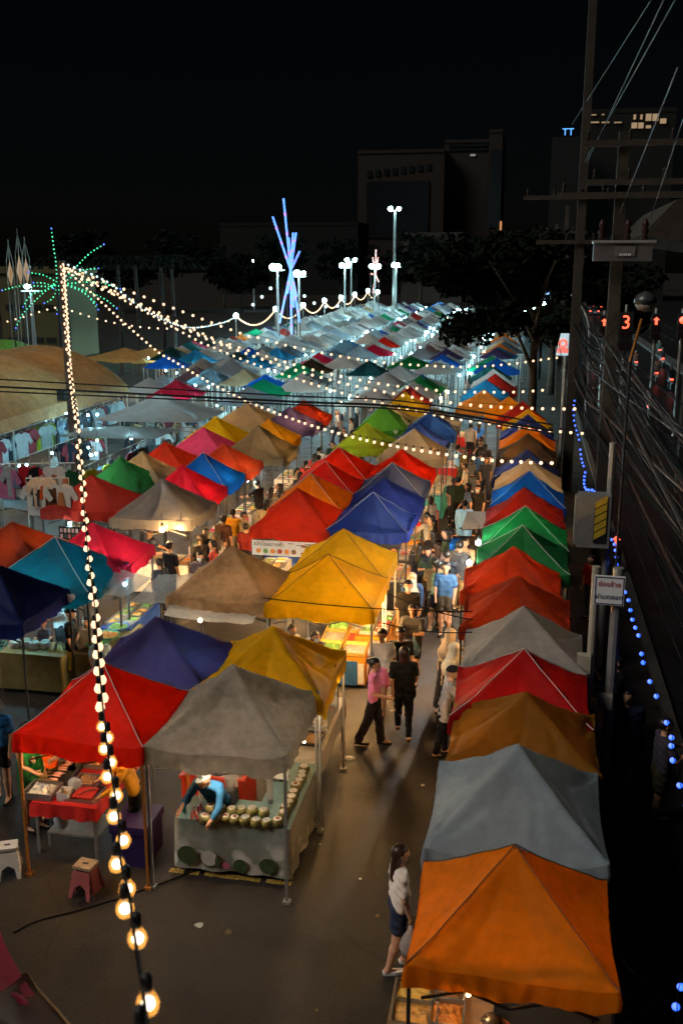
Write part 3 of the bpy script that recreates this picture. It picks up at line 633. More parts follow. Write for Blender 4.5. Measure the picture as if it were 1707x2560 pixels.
def person(label, loc, head=180., h=1.65, top='#222222', bottom='#1a1a20', hair='short', skin=0, pose=None, legs='long', sleeve='short', build=1., shoes='#1a1614', group=None, fine=False, lods=True, hem=.88, hijab=None, mask=False, extra=None, fingers=True, topmat=None, hairmat=None, sit=False):
    pose = pose or {}
    key = (repr(sorted(pose.items())), hair, legs, sleeve, round(build, 2), fine, hem, mask, fingers)
    vox = .014 if fine else .021
    if key not in PCACHE:
        J = skeleton(pose); up = J['up']; b = build; out = {}
        P = []
        tor = [(up(-.075 * b, 0, .95), .095 * b, up(-.09 * b, 0, 1.3), .085 * b, 1.25), (up(.075 * b, 0, .95), .095 * b, up(.09 * b, 0, 1.3), .085 * b, 1.25), (up(-.135, 0, 1.39), .058, up(.135, 0, 1.39), .058, 1.)]
        P += tor + [(up(0, 0, 1.4), .052, up(0, .015, 1.53), .047, 1.)]
        hc = up(0, .02, 1.6)
        P += [(hc + Vector((0, -.012, .015)), .088, hc + Vector((0, .0, .02)), .085, .9), (hc + Vector((0, .03, -.06)), .052, hc + Vector((0, .02, 0)), .07, 1.), (hc + Vector((0, .098, -.025)), .012, hc + Vector((0, .09, .01)), .009, 1.)]
        P += [(hc + Vector((s * .085, -.005, -.02)), .014, hc + Vector((s * .088, -.01, .015)), .016, 1.) for s in (-1, 1)]
        for s in 'LR':
            hp, kn, an, toe = J[s]
            P += [(hp, .085 * b, kn, .055 * (b * .5 + .5), 1.), (kn, .055, kn.lerp(an, .35), .056, 1.), (kn.lerp(an, .35), .056, an, .036, 1.), (an + Vector((0, -.02, -.03)), .04, toe, .03, 1.)]
        for s in 'lr':
            sh, el, wr, hd, fd = J[s]
            P += [(sh, .052 * b, el, .04 * b, 1.), (el, .04, wr, .027, 1.), (wr, .027, hd, .03, 1.6)]
        body = sdf_mesh(P, vox, .025, name='body')
        fm = MB()
        if fingers:
            for s in 'lr':
                sh, el, wr, hd, fd = J[s]; side = -1 if s == 'l' else 1
                lat = fd.cross(Vector((side, 0, 0))).normalized(); cur = lat.cross(fd).normalized() * -side
                for i, L in enumerate((.07, .08, .075, .058)):
                    o = hd + lat * (i - 1.5) * .018; p1 = o + fd * L * .5 + cur * .006; p2 = p1 + fd * L * .38 + cur * L * .35
                    fm.tube([o, p1, p2], [.009, .0085, .006], 5)
                o = wr + fd * .03 + lat * -.028; fm.tube([o, o + lat * -.024 + fd * .025, o + lat * -.03 + fd * .058 + cur * .012], [.011, .01, .007], 5)
            vs = [v.co[:] for v in body.vertices] + fm.v; o_ = len(body.vertices)
            fs = [tuple(p.vertices) for p in body.polygons] + [tuple(i + o_ for i in f) for f in fm.f]
            # eyes, brows and mouth as darker pieces of the same skin surface
            fc = MB()
            for s in (-1, 1):
                fc.sphere(hc + Vector((s * .034, .077, .012)), (.014, .01, .008), 6, 4); fc.box(hc + Vector((s * .034, .084, .034)), (.032, .008, .006))
            fc.box(hc + Vector((0, .084, -.058)), (.04, .012, .01))
            o2 = len(vs); vs += fc.v; fs2 = [tuple(i + o2 for i in f) for f in fc.f]
            nb = len(fs); me = bpy.data.meshes.new('body'); me.from_pydata([tuple(v) for v in vs], [], fs + fs2)
            me.polygons.foreach_set('use_smooth', [True] * len(me.polygons)); me.polygons.foreach_set('material_index', [0] * nb + [1] * len(fs2)); me.update(); body = me
        out['body'] = body
        # shirt
        T = [(a, ra + .02, c, rc + .022, sq) for a, ra, c, rc, sq in tor] + [(up(0, 0, .98), .1 * b, up(0, 0, 1.3), .1 * b, 1.2)]
        fr = {'short': .72, 'none': .12, 'long': 1., 'elbow': .98}[sleeve]
        for s in 'lr':
            sh, el, wr, hd, fd = J[s]; T.append((sh, .066 * b, sh.lerp(el, fr), .06 * b if fr < .9 else .052, 1.))
            if sleeve == 'long': T.append((el, .052, el.lerp(wr, .92), .04, 1.))
        hm = hem; nk = lambda X, Y, Z: ((Z - 1.455) * .9 + (Y - .02) * .0)
        lean = R(pose.get('lean', 0))
        cuts = [lambda X, Y, Z: hm - ((Z - .92) * math.cos(lean) + Y * math.sin(lean) + .92)]
        cuts.append(lambda X, Y, Z: ((Z - .92) * math.cos(lean) + Y * math.sin(lean) + .92) - 1.452)
        if hm < .85: T += [(up(-.085 * b, 0, .95), .118 * b, Vector((-.085 * b, 0, hm - .1)), .125 * b, 1.2), (up(.085 * b, 0, .95), .118 * b, Vector((.085 * b, 0, hm - .1)), .125 * b, 1.2)]
        out['shirt'] = sdf_mesh(T, vox, .02, cuts, name='shirt')
        # lower garment
        if legs in ('long', 'shorts', 'wide'):
            Q = [(up(-.06 * b, 0, .93), .108 * b, up(.06 * b, 0, .93), .108 * b, 1.15)]
            for s in 'LR':
                hp, kn, an, toe = J[s]
                if legs == 'shorts': Q.append((hp, .105 * b, hp.lerp(kn, .62), .092 * b, 1.))
                else:
                    w_ = .012 if legs == 'wide' else 0
                    Q += [(hp, .1 * b, kn, .07 * (b * .5 + .5) + w_, 1.), (kn, .07 + w_, an.lerp(kn, .06), .056 + 2 * w_, 1.)]
            out['trousers'] = sdf_mesh(Q, vox, .02, [lambda X, Y, Z: Z - 1.02], name='trousers')
        else:                                            # skirt or robe reaching near the ankles
            zb = {'skirt': .5, 'robe': .1}[legs]; a_ = (J['L'][2] + J['R'][2]) / 2
            out['skirt'] = sdf_mesh([(up(0, 0, .98), .12 * b, Vector((a_.x, a_.y * .6, zb)), .19 * b, 1.15)], vox, .02, [lambda X, Y, Z: Z - 1.05, lambda X, Y, Z: zb - Z], name='skirt')
        # hair or headwear
        hx = hc
        cap = [(hx + Vector((0, -.02, .03)), .1, hx + Vector((0, -.012, .035)), .098, .93)]
        if hair == 'short': H = cap; ct = [lambda X, Y, Z: np.minimum((Y - hx.y) - .035, -(Z - hx.z) + .045) if False else np.where(Z > hx.z + .055, -1., (Y - hx.y) - .015) , lambda X, Y, Z: (hx.z - .06) - Z]
        elif hair == 'long': H = cap + [(hx + Vector((0, -.05, .0)), .085, hx + Vector((0, -.085, -.3)), .075, 1.3)]; ct = [lambda X, Y, Z: np.where(Z > hx.z + .055, -1., (Y - hx.y) - .02)]
        elif hair == 'bob': H = cap + [(hx + Vector((0, -.03, -.0)), .095, hx + Vector((0, -.03, -.12)), .09, 1.1)]; ct = [lambda X, Y, Z: np.where(Z > hx.z + .055, -1., (Y - hx.y) - .03)]
        elif hair in ('bun', 'tail'): H = cap + ([(hx + Vector((0, -.11, .05)), .05, hx + Vector((0, -.12, .05)), .05, 1.)] if hair == 'bun' else [(hx + Vector((0, -.11, .03)), .035, hx + Vector((0, -.13, -.22)), .025, 1.)]); ct = [lambda X, Y, Z: np.where(Z > hx.z + .055, -1., (Y - hx.y) - .015)]
        elif hair == 'cap': H = cap + [(hx + Vector((0, .06, .06)), .06, hx + Vector((0, .13, .05)), .05, 1.)]; ct = [lambda X, Y, Z: (hx.z + .035) - Z, lambda X, Y, Z: np.where(Y > hx.y + .085, Z - (hx.z + .06), -1.)]
        elif hair == 'hijab': H = [(hx + Vector((0, -.01, .02)), .112, hx + Vector((0, -.02, -.08)), .105, .95), (hx + Vector((0, -.02, -.1)), .11, up(0, 0, 1.22), .2, 1.15)]; ct = [lambda X, Y, Z: up(0, 0, 1.12).z - Z]
        hl = [(hx + Vector((0, .12, -.01)), .085, None, 0, 1.)] if hair == 'hijab' else ()
        out['hair'] = sdf_mesh(H, vox * .9, .02, ct, hl, name='hair')
        sh_ = MB()
        for s in 'LR':
            hp, kn, an, toe = J[s]; d_ = (toe - an); d_.z = 0; d_.normalize(); c0 = an + d_ * .055 + Vector((0, 0, -.055))
            a0 = math.atan2(d_.y, d_.x); f_ = [(c0 + Vector((math.cos(a0) * x - math.sin(a0) * y, math.sin(a0) * x + math.cos(a0) * y, z))) for z in (-.022, .02) for x, y in ((-.12, -.03), (-.12, .03), (.03, .045), (.13, .035), (.155, 0), (.13, -.035), (.03, -.045))]
            sh_.add(f_, [tuple(range(7)), tuple(range(13, 6, -1))] + [(i, (i + 1) % 7, 7 + (i + 1) % 7, 7 + i) for i in range(7)])
        out['shoes'] = sh_.mesh('shoes'); out['J'] = J; out['hc'] = hc
        mn = min(v[2] for v in sh_.v); out['z0'] = mn
        if mask:
            out['mask'] = sdf_mesh([(hc + Vector((0, .045, -.035)), .062, hc + Vector((0, .04, -.05)), .06, 1.)], .012, .01, [lambda X, Y, Z: hc.y + .03 - Y], name='mask')
        PCACHE[key] = out
    o = PCACHE[key]; s = h / 1.715
    t = thing('person', label, 'person', (loc[0], loc[1], loc[2] if len(loc) > 2 and sit else 0), R(-head), group); t.scale = (s, s, s)
    L0 = (0, 0, -o['z0'])
    inst('body', o['body'], [SK[skin], HAIR], t, L0)
    inst('shirt', o['shirt'], topmat or cloth(top), t, L0)
    k2 = 'trousers' if 'trousers' in o else 'skirt'
    inst(k2 if legs != 'shorts' else 'shorts', o[k2], cloth(bottom), t, L0)
    inst('cap' if hair == 'cap' else 'headscarf' if hair == 'hijab' else 'hair', o['hair'], cloth(hijab) if hijab else (hairmat or HAIR), t, L0)
    inst('shoes', o['shoes'], cloth(shoes), t, L0)
    if mask: inst('mask', o['mask'], cloth('#dfe6ea'), t, L0)
    t['_hand'] = list((o['J']['r'][3] + Vector(L0)) * s); t['_handl'] = list((o['J']['l'][3] + Vector(L0)) * s)
    return t
def pp(label, k, x, y, head, h=1.65, **kw):
    return person(label, at(k, x, y, h), head, h, **kw)
def worldof(t, v):
    a = t.rotation_euler.z; return Vector((t.location.x + v[0] * math.cos(a) - v[1] * math.sin(a), t.location.y + v[0] * math.sin(a) + v[1] * math.cos(a), t.location.z + v[2]))
WALK = dict(lf=(20, 6), rf=(-16, 18), la=(-18, 7, 18, .1), ra=(18, 7, 24, .1)); WALK2 = dict(lf=(-14, 20), rf=(18, 5), la=(16, 7, 22, .1), ra=(-16, 7, 16, .1))
STAND = dict(lf=(2, 3), rf=(-2, 4), la=(2, 8, 12, .1), ra=(4, 8, 14, .1)); PHONE = dict(lf=(3, 3), rf=(-4, 6), la=(28, 8, 78, .35), ra=(30, 8, 80, .35))
REACH = dict(lf=(4, 3), rf=(-6, 8), la=(48, 10, 30, .1), ra=(35, 10, 50, .2), lean=10); BEND = dict(lf=(8, 6), rf=(-2, 6), la=(40, 14, 25, .1), ra=(50, 14, 30, .1), lean=38)
EAT = dict(lf=(3, 3), rf=(-4, 6), la=(10, 8, 16, .1), ra=(35, 10, 105, .4))
# headings: 0 faces up the aisle, 180 faces back down it, 90 to the road
pp('person in white V-neck top and denim shorts holding a bag beside the orange tent', 'L', 235, 150, 70, 1.62, top='#e4dcd6', bottom='#28324a', hair='long', pose=dict(lf=(10, 6), rf=(-6, 8), la=(-4, 9, 12, .1), ra=(4, 9, 10, .05)), legs='shorts', fine=True, build=1.14, shoes='#e6e2dc', hairmat=HAIRB, skin=2)
pp('person in pink tee and dark trousers with a clipped bun', 'M', 295, 1040, 95, 1.6, top='#f08ab4', bottom='#221d1e', hair='bun', pose=dict(lf=(10, 4), rf=(-14, 10), la=(-6, 8, 20, .1), ra=(10, 8, 62, .3)), legs='wide', fine=True, shoes='#1c1815', skin=2)
pp('person in white patterned tee and pink floral shorts walking', 'M', 375, 740, 190, 1.64, top='#e8dfd2', bottom='#d8708e', hair='short', pose=WALK, legs='shorts', fine=True, build=1.06, hem=.78, shoes='#7a2a1c')
pp('person in black dotted tee walking beside the white-patterned tee', 'M', 555, 735, 165, 1.6, top='#26221f', bottom='#1c1a1a', hair='short', pose=WALK2, legs='shorts', build=1.12, fine=True, hem=.76, shoes='#7a4a2c')
pp('person in plain black tee and trousers with a shoulder bag walking up the aisle', 'M', 590, 920, -8, 1.66, top='#121110', bottom='#0f0f10', hair='bob', pose=WALK, fine=True, build=1.1, hem=.78, shoes='#5a2a18', hairmat=HAIRB)
pp('person in black shirt and shorts looking at a phone', 'M', 675, 520, 185, 1.63, top='#181616', bottom='#121214', hair='tail', pose=PHONE, legs='shorts', fine=True, build=1.1, shoes='#201c1a')
pp('person in black long tee and white face mask', 'M', 630, 280, 175, 1.72, top='#15120f', bottom='#15130f', hair='short', pose=STAND, mask=True, build=1.08, hem=.8, fine=True, sleeve='elbow')
pp('person in white headscarf and blue jacket', 'M', 665, 205, 170, 1.62, top='#2c456a', bottom='#b4bac4', hair='hijab', hijab='#d4c4b4', pose=STAND, sleeve='long', mask=True, hem=.7)
pp('person in sage green tee and dark shorts seen from behind', 'M', 920, 80, 10, 1.62, top='#82a888', bottom='#141828', hair='tail', pose=WALK2, legs='shorts', fine=True, build=1.1, hem=.74, shoes='#d8c8a8')
pp('person in black tie-dye tee and shorts walking away', 'M', 1010, -28, 8, 1.7, top='#171d24', bottom='#101014', hair='short', pose=WALK, legs='shorts', hem=.76, shoes='#181818', fine=True)
pp('person in charcoal shirt and khaki trousers', 'P', 780, 1430, 25, 1.72, top='#3c3c3e', bottom='#7d6038', hair='short', pose=STAND, hem=.8, shoes='#302a24')
pp('person in dark cap over a long beige headscarf', 'M', 985, 752, 60, 1.62, top='#8c7a62', bottom='#17151a', hair='hijab', hijab='#bba384', pose=REACH, legs='robe', sleeve='long')
pp('person in cream headscarf and cream robe at the red tent stall', 'M', 1020, 890, 70, 1.6, top='#c4b08c', bottom='#17141a', hair='hijab', hijab='#dccfb2', pose=REACH, legs='robe', sleeve='long', hem=.6, fine=True)
pp('vendor in black cap, grey shirt and green apron', 'M', 990, 1115, 80, 1.62, top='#a8a09c', bottom='#111114', hair='cap', hijab='#131014', pose=REACH, sleeve='long', fine=True, hem=.72)
pp('person in white tee buying at the blue tent counter', 'P', 400, 1060, -60, 1.68, top='#dcd6cc', bottom='#3c3e46', hair='short', pose=REACH)
pp('person with very long black hair under the blue tent edge', 'P', 430, 1290, -20, 1.62, top='#141214', bottom='#16161a', hair='long', pose=STAND)
pp('person in navy tee with a backpack', 'P', 250, 1460, 15, 1.66, top='#1c2236', bottom='#14161c', hair='long', pose=STAND, build=1.1)
pp('person with brown hair in a mauve top', 'P', 490, 1460, -5, 1.58, top='#6a5450', bottom='#22222a', hair='long', hairmat=HAIRB, pose=STAND)
pp('person in royal blue tee', 'P', 665, 1265, -10, 1.64, top='#1660c4', bottom='#1e2028', hair='short', pose=STAND, build=1.08)
pp('person in beige polo facing the crowd by the hanging lamp', 'P', 850, 1395, 190, 1.66, top='#b89c78', bottom='#5c8aa4', hair='short', pose=PHONE, build=1.1)
pp('person in light blue long-sleeved shirt walking away', 'P', 845, 895, 0, 1.7, top='#7aaede', bottom='#1a2436', hair='short', pose=STAND, sleeve='long', hem=.7, build=1.05)
pp('person in black tee, white mask and white strap', 'P', 1010, 695, 180, 1.62, top='#181616', bottom='#1a1c24', hair='bun', pose=STAND, mask=True)
pp('person in dark green tee raising a hand', 'P', 755, 590, -15, 1.72, top='#16261c', bottom='#121214', hair='short', pose=EAT, build=1.12)
pp('person in black and white printed top', 'P', 440, 840, -60, 1.6, top='#8c8884', bottom='#141414', hair='bob', pose=REACH)
pp('person in sky-blue striped football shirt', 'P', 755, 170, 60, 1.68, top='#8fc2e2', bottom='#8a6a3a', hair='short', pose=EAT)
pp('person in olive cap and khaki waistcoat', 'P', 825, 190, 120, 1.66, top='#5c5436', bottom='#4a4630', hair='cap', hijab='#6a6440', pose=WALK, shoes='#d0ccc4')
pp('person in black tee and khaki trousers eating while walking', 'P', 1050, 95, 185, 1.68, top='#151414', bottom='#9a7838', hair='short', pose=dict(EAT, lf=(14, 5), rf=(-12, 14)), shoes='#ded8cc')
pp('person in grey tee with dark shorts far up the food aisle', 'J', 1180, 750, 5, 1.7, top='#9a968e', bottom='#15151a', hair='short', pose=STAND)
pp('person in bright blue tee far up the food aisle', 'J', 1245, 738, 0, 1.64, top='#1d5cc8', bottom='#14202c', hair='long', pose=STAND)
# in the dark between the row and the cables
pp('person in navy jersey with red shoulders and glasses', 'K', 640, 655, 190, 1.74, top='#10142c', bottom='#0c0d12', hair='short', pose=WALK, legs='shorts', build=1.25, fine=True, hem=.78)
pp('person in dark grey tee and olive shorts looking down', 'K', 1000, 965, 80, 1.7, top='#3a3640', bottom='#3c3a28', hair='short', pose=dict(PHONE, lf=(4, 4), rf=(-6, 6)), legs='shorts', build=1.15, fine=True)
pp('person in black checking a phone by the pipes', 'K', 540, 365, 250, 1.62, top='#121214', bottom='#101014', hair='short', pose=dict(PHONE, ra=(50, 10, 95, .2)))
pp('person crouching over the roadside stall back', 'K', 250, 470, 260, 1.5, top='#8a8480', bottom='#20222a', hair='short', pose=BEND)
pp('person in red tee beside the traffic sign', 'H', 640, 1150, 230, 1.55, top='#b8281c', bottom='#30303a', hair='short', pose=STAND, sleeve='short')
# grill stall, coconut stall and the edge
pp('grill cook in mustard shirt with white apron straps', 'S', 1240, 195, -110, 1.62, top='#c4861a', bottom='#0f0e10', hair='short', pose=dict(BEND, lean=20, la=(25, 10, 30, .1), ra=(30, 10, 35, .1)), sleeve='long', fine=True)
pp('customer in green basketball jersey at the grill stall', 'S', 250, 20, 110, 1.7, top='#0f5a2c', bottom='#10402a', hair='short', pose=dict(STAND, ra=(20, 8, 60, .1)), sleeve='none', legs='shorts', hem=.7, fine=True, build=1.08)
pp('customer in orange tee at the grill stall', 'S', 395, 5, 160, 1.62, top='#e05a14', bottom='#14141a', hair='short', pose=PHONE)
pp('passer-by in blue tee and black shorts beside the grill stall', 'X', -60, 1560, 170, 1.68, top='#1c5a92', bottom='#0e0e12', hair='short', pose=STAND, legs='shorts')
p = at('T', 575, 380, 1.45); person('coconut seller in blue long-sleeved shirt, white apron and pale bucket hat', (p.x, p.y), 190, 1.62, top='#245a86', bottom='#1a2030', hair='cap', hijab='#c4d4dc', pose=BEND, sleeve='long', fine=True)
p = at('L', 960, 1030, 1.5); person('noodle seller in pale shirt bending over an orange basin', (p.x + .1, p.y - .15), 250, 1.6, top='#b8a890', bottom='#181818', hair='short', pose=BEND, fine=True)
# the gardener table under the teal tent
pp('seller in white tee with blue face mask under the teal tent', 'X', 690, 340, 175, 1.72, top='#c8d2d4', bottom='#3a3c40', hair='short', pose=EAT, build=1.12, mask=True)
pp('person in black cap and black tee with a yellow lettered bag', 'X', 770, 545, 80, 1.62, top='#121114', bottom='#16181f', hair='cap', hijab='#0e0d10', pose=STAND, legs='shorts')
pp('person in white lettered tee with hand at mouth', 'X', 965, 640, 175, 1.4, top='#cfc6bc', bottom='#26242a', hair='short', pose=EAT, hem=.66)
pp('seller in red cap sitting at the bags of greens', 'X', 500, 645, 170, 1.2, top='#3a2a2c', bottom='#22222a', hair='cap', hijab='#c4202a', pose=REACH)
pp('person in pale blue shirt behind the purple tent', 'X', 1110, 830, -20, 1.38, top='#9cb8c4', bottom='#222228', hair='short', pose=STAND)
# around the silver-grey sheet tent
pp('person in black tee with a backpack at the fried snack stall', 'W', 675, 318, 30, 1.7, top='#131419', bottom='#15161c', hair='short', pose=STAND)
pp('person in dark top beside the black backpack at the snack stall', 'W', 600, 445, -60, 1.58, top='#2b3446', bottom='#20242c', hair='tail', pose=STAND)
pp('person with tied hair in black queueing at the snack stall', 'W', 905, 262, -40, 1.62, top='#131216', bottom='#14141a', hair='tail', pose=STAND)
pp('person in black behind the queue at the snack stall', 'W', 945, 215, 20, 1.72, top='#161416', bottom='#16161c', hair='long', pose=STAND)
pp('person in black dress over white tee at the snack stall', 'W', 1030, 245, -70, 1.62, top='#cfcac6', bottom='#121216', hair='long', pose=STAND, legs='skirt')
pp('person in white face mask near the tan canvas tent', 'W', 905, 395, 175, 1.55, top='#4a4048', bottom='#1c1c22', hair='bob', pose=STAND, mask=True)
pp('person with brown hair by the snack stall queue', 'W', 1095, 300, 200, 1.4, top='#6a4a3a', bottom='#2a262a', hair='bob', hairmat=HAIRB, pose=STAND)
pp('person in yellow tee carrying an orange bag', 'W', 1150, 60, 10, 1.66, top='#d8961a', bottom='#7a7468', hair='short', pose=WALK)
pp('person in brown shirt in front of the yellow tee', 'W', 1080, 120, 15, 1.62, top='#4a2f22', bottom='#2a2420', hair='short', pose=STAND)
pp('snack cook in dark shirt behind the fried snacks', 'W', 490, 215, 100, 1.65, top='#23283a', bottom='#20222a', hair='short', pose=REACH)
pp('person in black tee in the second aisle by the silver sheet', 'C', 1130, 262, -60, 1.7, top='#141317', bottom='#15151a', hair='short', pose=REACH)
pp('vegetable seller with black hair under the yellow tent', 'U', 425, 1105, 120, 1.5, top='#cfc8bc', bottom='#22222a', hair='short', pose=STAND)
pp('long-haired masked person under the yellow tent', 'U', 655, 1175, 130, 1.48, top='#1c1a20', bottom='#1c1c24', hair='long', pose=STAND, mask=True)
pp('seller at the salad roll counter', 'U', 630, 262, 170, 1.6, top='#3a2c2a', bottom='#222226', hair='short', pose=STAND)
# strollers of the second aisle and the cross aisle
cols = ['#1b1a1d', '#20242e', '#c9c2b6', '#7e2620', '#2c4a6a', '#5e5648', '#141416', '#8a7a5a', '#40506a', '#a8a29a', '#2a3a2c', '#6a3a4a']
nm = ['black', 'navy', 'white', 'dark red', 'blue', 'brown', 'dark', 'khaki', 'denim blue', 'grey', 'deep green', 'plum']
spots = [(-6.9 + random.uniform(-.55, .55), 22 + i * 1.02) for i in range(19)] + [(random.uniform(-17.5, -7), random.uniform(39.8, 42.6)) for i in range(16)]
spots += [(random.choice((-3.45, -9, -14.6, -19.9)) + random.uniform(-.7, .7), random.uniform(45, 92)) for i in range(52)]
aisle = [(-1.75 + random.uniform(-.55, .5), y_) for y_ in (21.0, 21.5, 22.6, 23.9, 25.2, 29.6, 30.9, 33.2, 34.6, 35.6, 37.2, 38.6)]
spots += aisle
spots += [(random.uniform(-13.6, -12.2), random.uniform(22, 38)) for i in range(6)]
for i, (x, y) in enumerate(spots):
    j = random.randrange(12); far = y > 43
    ps = random.choice((STAND, WALK, PHONE, WALK2)); hr = random.choice(('short', 'long', 'bob', 'tail'))
    z_ = 'the second aisle' if y < 39 and x > -10 else 'the cross aisle' if y < 43 and x < -6 and y > 39 else 'the far market aisles' if far else 'the food aisle crowd' if x > -3 else 'the clothes lane'
    person(f'stroller in a {nm[j]} top in {z_}', (x, y), random.choice((0, 10, 170, 185, 90, 265)), random.uniform(1.55, 1.74), top=cols[j], bottom=random.choice(('#17171c', '#22283a', '#3a342a', '#5a4c38')), hair=hr, skin=random.randrange(3), pose=ps, legs=random.choice(('long', 'long', 'shorts')), group=f'{nm[j]} tops in {z_}', fingers=False)

# ------------------------------------------------------------------ stalls and goods
def heap_mesh(seed, n=9):
    vs = []; o = Vector((seed * 5.3, seed * 2.2, 0))
    for i in range(n + 1):
        for j in range(n + 1):
            u, v = i / n - .5, j / n - .5; r = max(abs(u), abs(v)) * 2
            z = max(0, 1 - r ** 2.4) * (.55 + .5 * noise.noise(Vector((u * 5, v * 5, 0)) + o) + .35 * noise.noise(Vector((u * 13, v * 13, 3)) + o))
            vs.append((u, v, z))
    return MB().add(vs, [(i * (n + 1) + j, (i + 1) * (n + 1) + j, (i + 1) * (n + 1) + j + 1, i * (n + 1) + j + 1) for i in range(n) for j in range(n)]).mesh('food', False)
HEAPS = [heap_mesh(i) for i in range(6)]
def tray_mesh():
    m = MB(); t = .012; 
    m.box((0, 0, t / 2), (1, 1, t)); w = .04
    m.box((0, -.5 + w / 2, .5), (1, w, 1 - 2 * t)); m.box((0, .5 - w / 2, .5), (1, w, 1 - 2 * t)); m.box((-.5 + w / 2, 0, .5), (w, 1 - 2 * w, 1 - 2 * t)); m.box((.5 - w / 2, 0, .5), (w, 1 - 2 * w, 1 - 2 * t))
    return m.mesh('tray')
ME_TRAY = tray_mesh(); ME_BOX = MB().box((0, 0, .5), (1, 1, 1)).box((0, 0, 1.0), (1.04, 1.04, .08)).mesh('carton')
ME_BOTTLE = MB().lathe([(.03, 0), (.033, .02), (.033, .14), (.014, .19), (.014, .21)], 10).mesh('bottle_body', True)
ME_CAPB = MB().lathe([(.016, 0), (.016, .025)], 8).mesh('bottle_cap')
ME_BOWL = MB().lathe([(.5, 0), (.6, .05), (.95, .8), (1, 1), (.93, .98), (.6, .2), (.01, .15)], 16).mesh('bowl', True)
FOODS = dict(orange=(.75, .26, .04), red=(.55, .06, .03), green=(.14, .32, .06), brown=(.3, .14, .05), yellow=(.8, .5, .1), pink=(.75, .35, .33), white=(.8, .77, .7), olive=(.25, .27, .07), golden=(.65, .36, .09))
FM = {k: mat('food_' + k, v, .45, 0, .5, 30, .5) for k, v in FOODS.items()}
FNAME = dict(orange='orange fritters', red='red chillies and sauce', green='green vegetables', brown='grilled meat', yellow='yellow noodles', pink='pink sausages', white='rice and dumplings', olive='wrapped leaves', golden='fried snacks')
def tray(food, loc, sz=(.3, .36, .06), rz=0., m=None, label=None, heap=None, group=None, hs=1.):
    t = thing('food_tray', label or f'tray of {FNAME[food]}', 'tray', loc, rz, group)
    inst('tray', ME_TRAY, m or STAINLESS, t, (0, 0, 0), 0, sz)
    inst('food', HEAPS[heap if heap is not None else random.randrange(6)], FM[food], t, (0, 0, sz[2] * .35), random.choice((0, math.pi)), (sz[0] * .9, sz[1] * .9, max(.05, sz[2] * 1.3) * hs)); return t
def table(label, x0, x1, y0, y1, h, m, skirt=True, legm=DARKSTEEL, drop=None, group=None):
    cx, cy_ = (x0 + x1) / 2, (y0 + y1) / 2; w, l = x1 - x0, y1 - y0
    t = thing('stall_table', label, 'table', (cx, cy_, 0), 0, group)
    MB().box((0, 0, h - .015), (w, l, .03)).build('table_top', m, t)
    for sx in (-1, 1):
        for sy in (-1, 1): MB().box((sx * (w / 2 - .05), sy * (l / 2 - .05), (h - .03) / 2), (.035, .035, h - .032)).build('leg', legm, t)
    if skirt:
        dz = drop or h - .1; mb = MB(); ring = []; n = 14
        for (ax, ay), (bx, by) in zip(((-1, -1), (1, -1), (1, 1), (-1, 1)), ((1, -1), (1, 1), (-1, 1), (-1, -1))):
            for i in range(n): f = i / n; ring.append(((ax + (bx - ax) * f) * (w / 2 + .012), (ay + (by - ay) * f) * (l / 2 + .012)))
        k = len(ring); vv = []
        for lev, z in enumerate((h - .008, h - .03, h - .03 - dz * .5, h - dz)):
            for i, (x, y) in enumerate(ring):
                s = 1 + (.0, .004, .012, .022)[lev] * (1 + 1.1 * math.sin(i * 1.9) + .6 * math.sin(i * .77)); vv.append((x * s, y * s, z))
        ff = [(a * k + i, a * k + (i + 1) % k, (a + 1) * k + (i + 1) % k, (a + 1) * k + i) for a in range(3) for i in range(k)]
        mb.add(vv, ff).build('cloth', m, t, True)
    return t
def stock(key, side, y0, y1, h, desc, foods, n, cols=2, w=.6, m=None):
    x = TENTS[key][0]; xc = x + side * .72
    for i in range(n):
        for j in range(cols):
            f = random.choice(foods); yy = y0 + .16 + (y1 - y0 - .32) * (i + .5) / n
            tray(f, (xc - w / 2 + w * (j + .5) / cols, yy, h + .002), (w / cols * .88, (y1 - y0) / n * .86, random.uniform(.03, .07)), 0, m or random.choice((STAINLESS, WHITE, STAINLESS)), f'tray of {FNAME[f]} on the table under the {desc}', group=f'{FNAME[f]} under the {desc}')
TC = {k: mat('tablecloth_' + k, lin(v), .7, 0, .25, 5, .2) for k, v in dict(red='#c01c14', orange='#d88a1c', olive='#6a6038', blue='#1e4c9c', white='#d8d4ca', teal='#2f9a92', black='#1c1a1c', green='#1e6c40', pink='#c8407c', brown='#6a4226', wine='#7a1c34').items()}
def auto_stall(key, side, desc, cl, foods, n=5):
    x, y = TENTS[key]; table(f'{cl} covered stall table under the {desc}', x + side * .72 - .33, x + side * .72 + .33, y - .82, y + .82, .82, TC[cl])
    stock(key, side, y - .82, y + .82, .82, desc, foods, n)
ALL = list(FOODS)
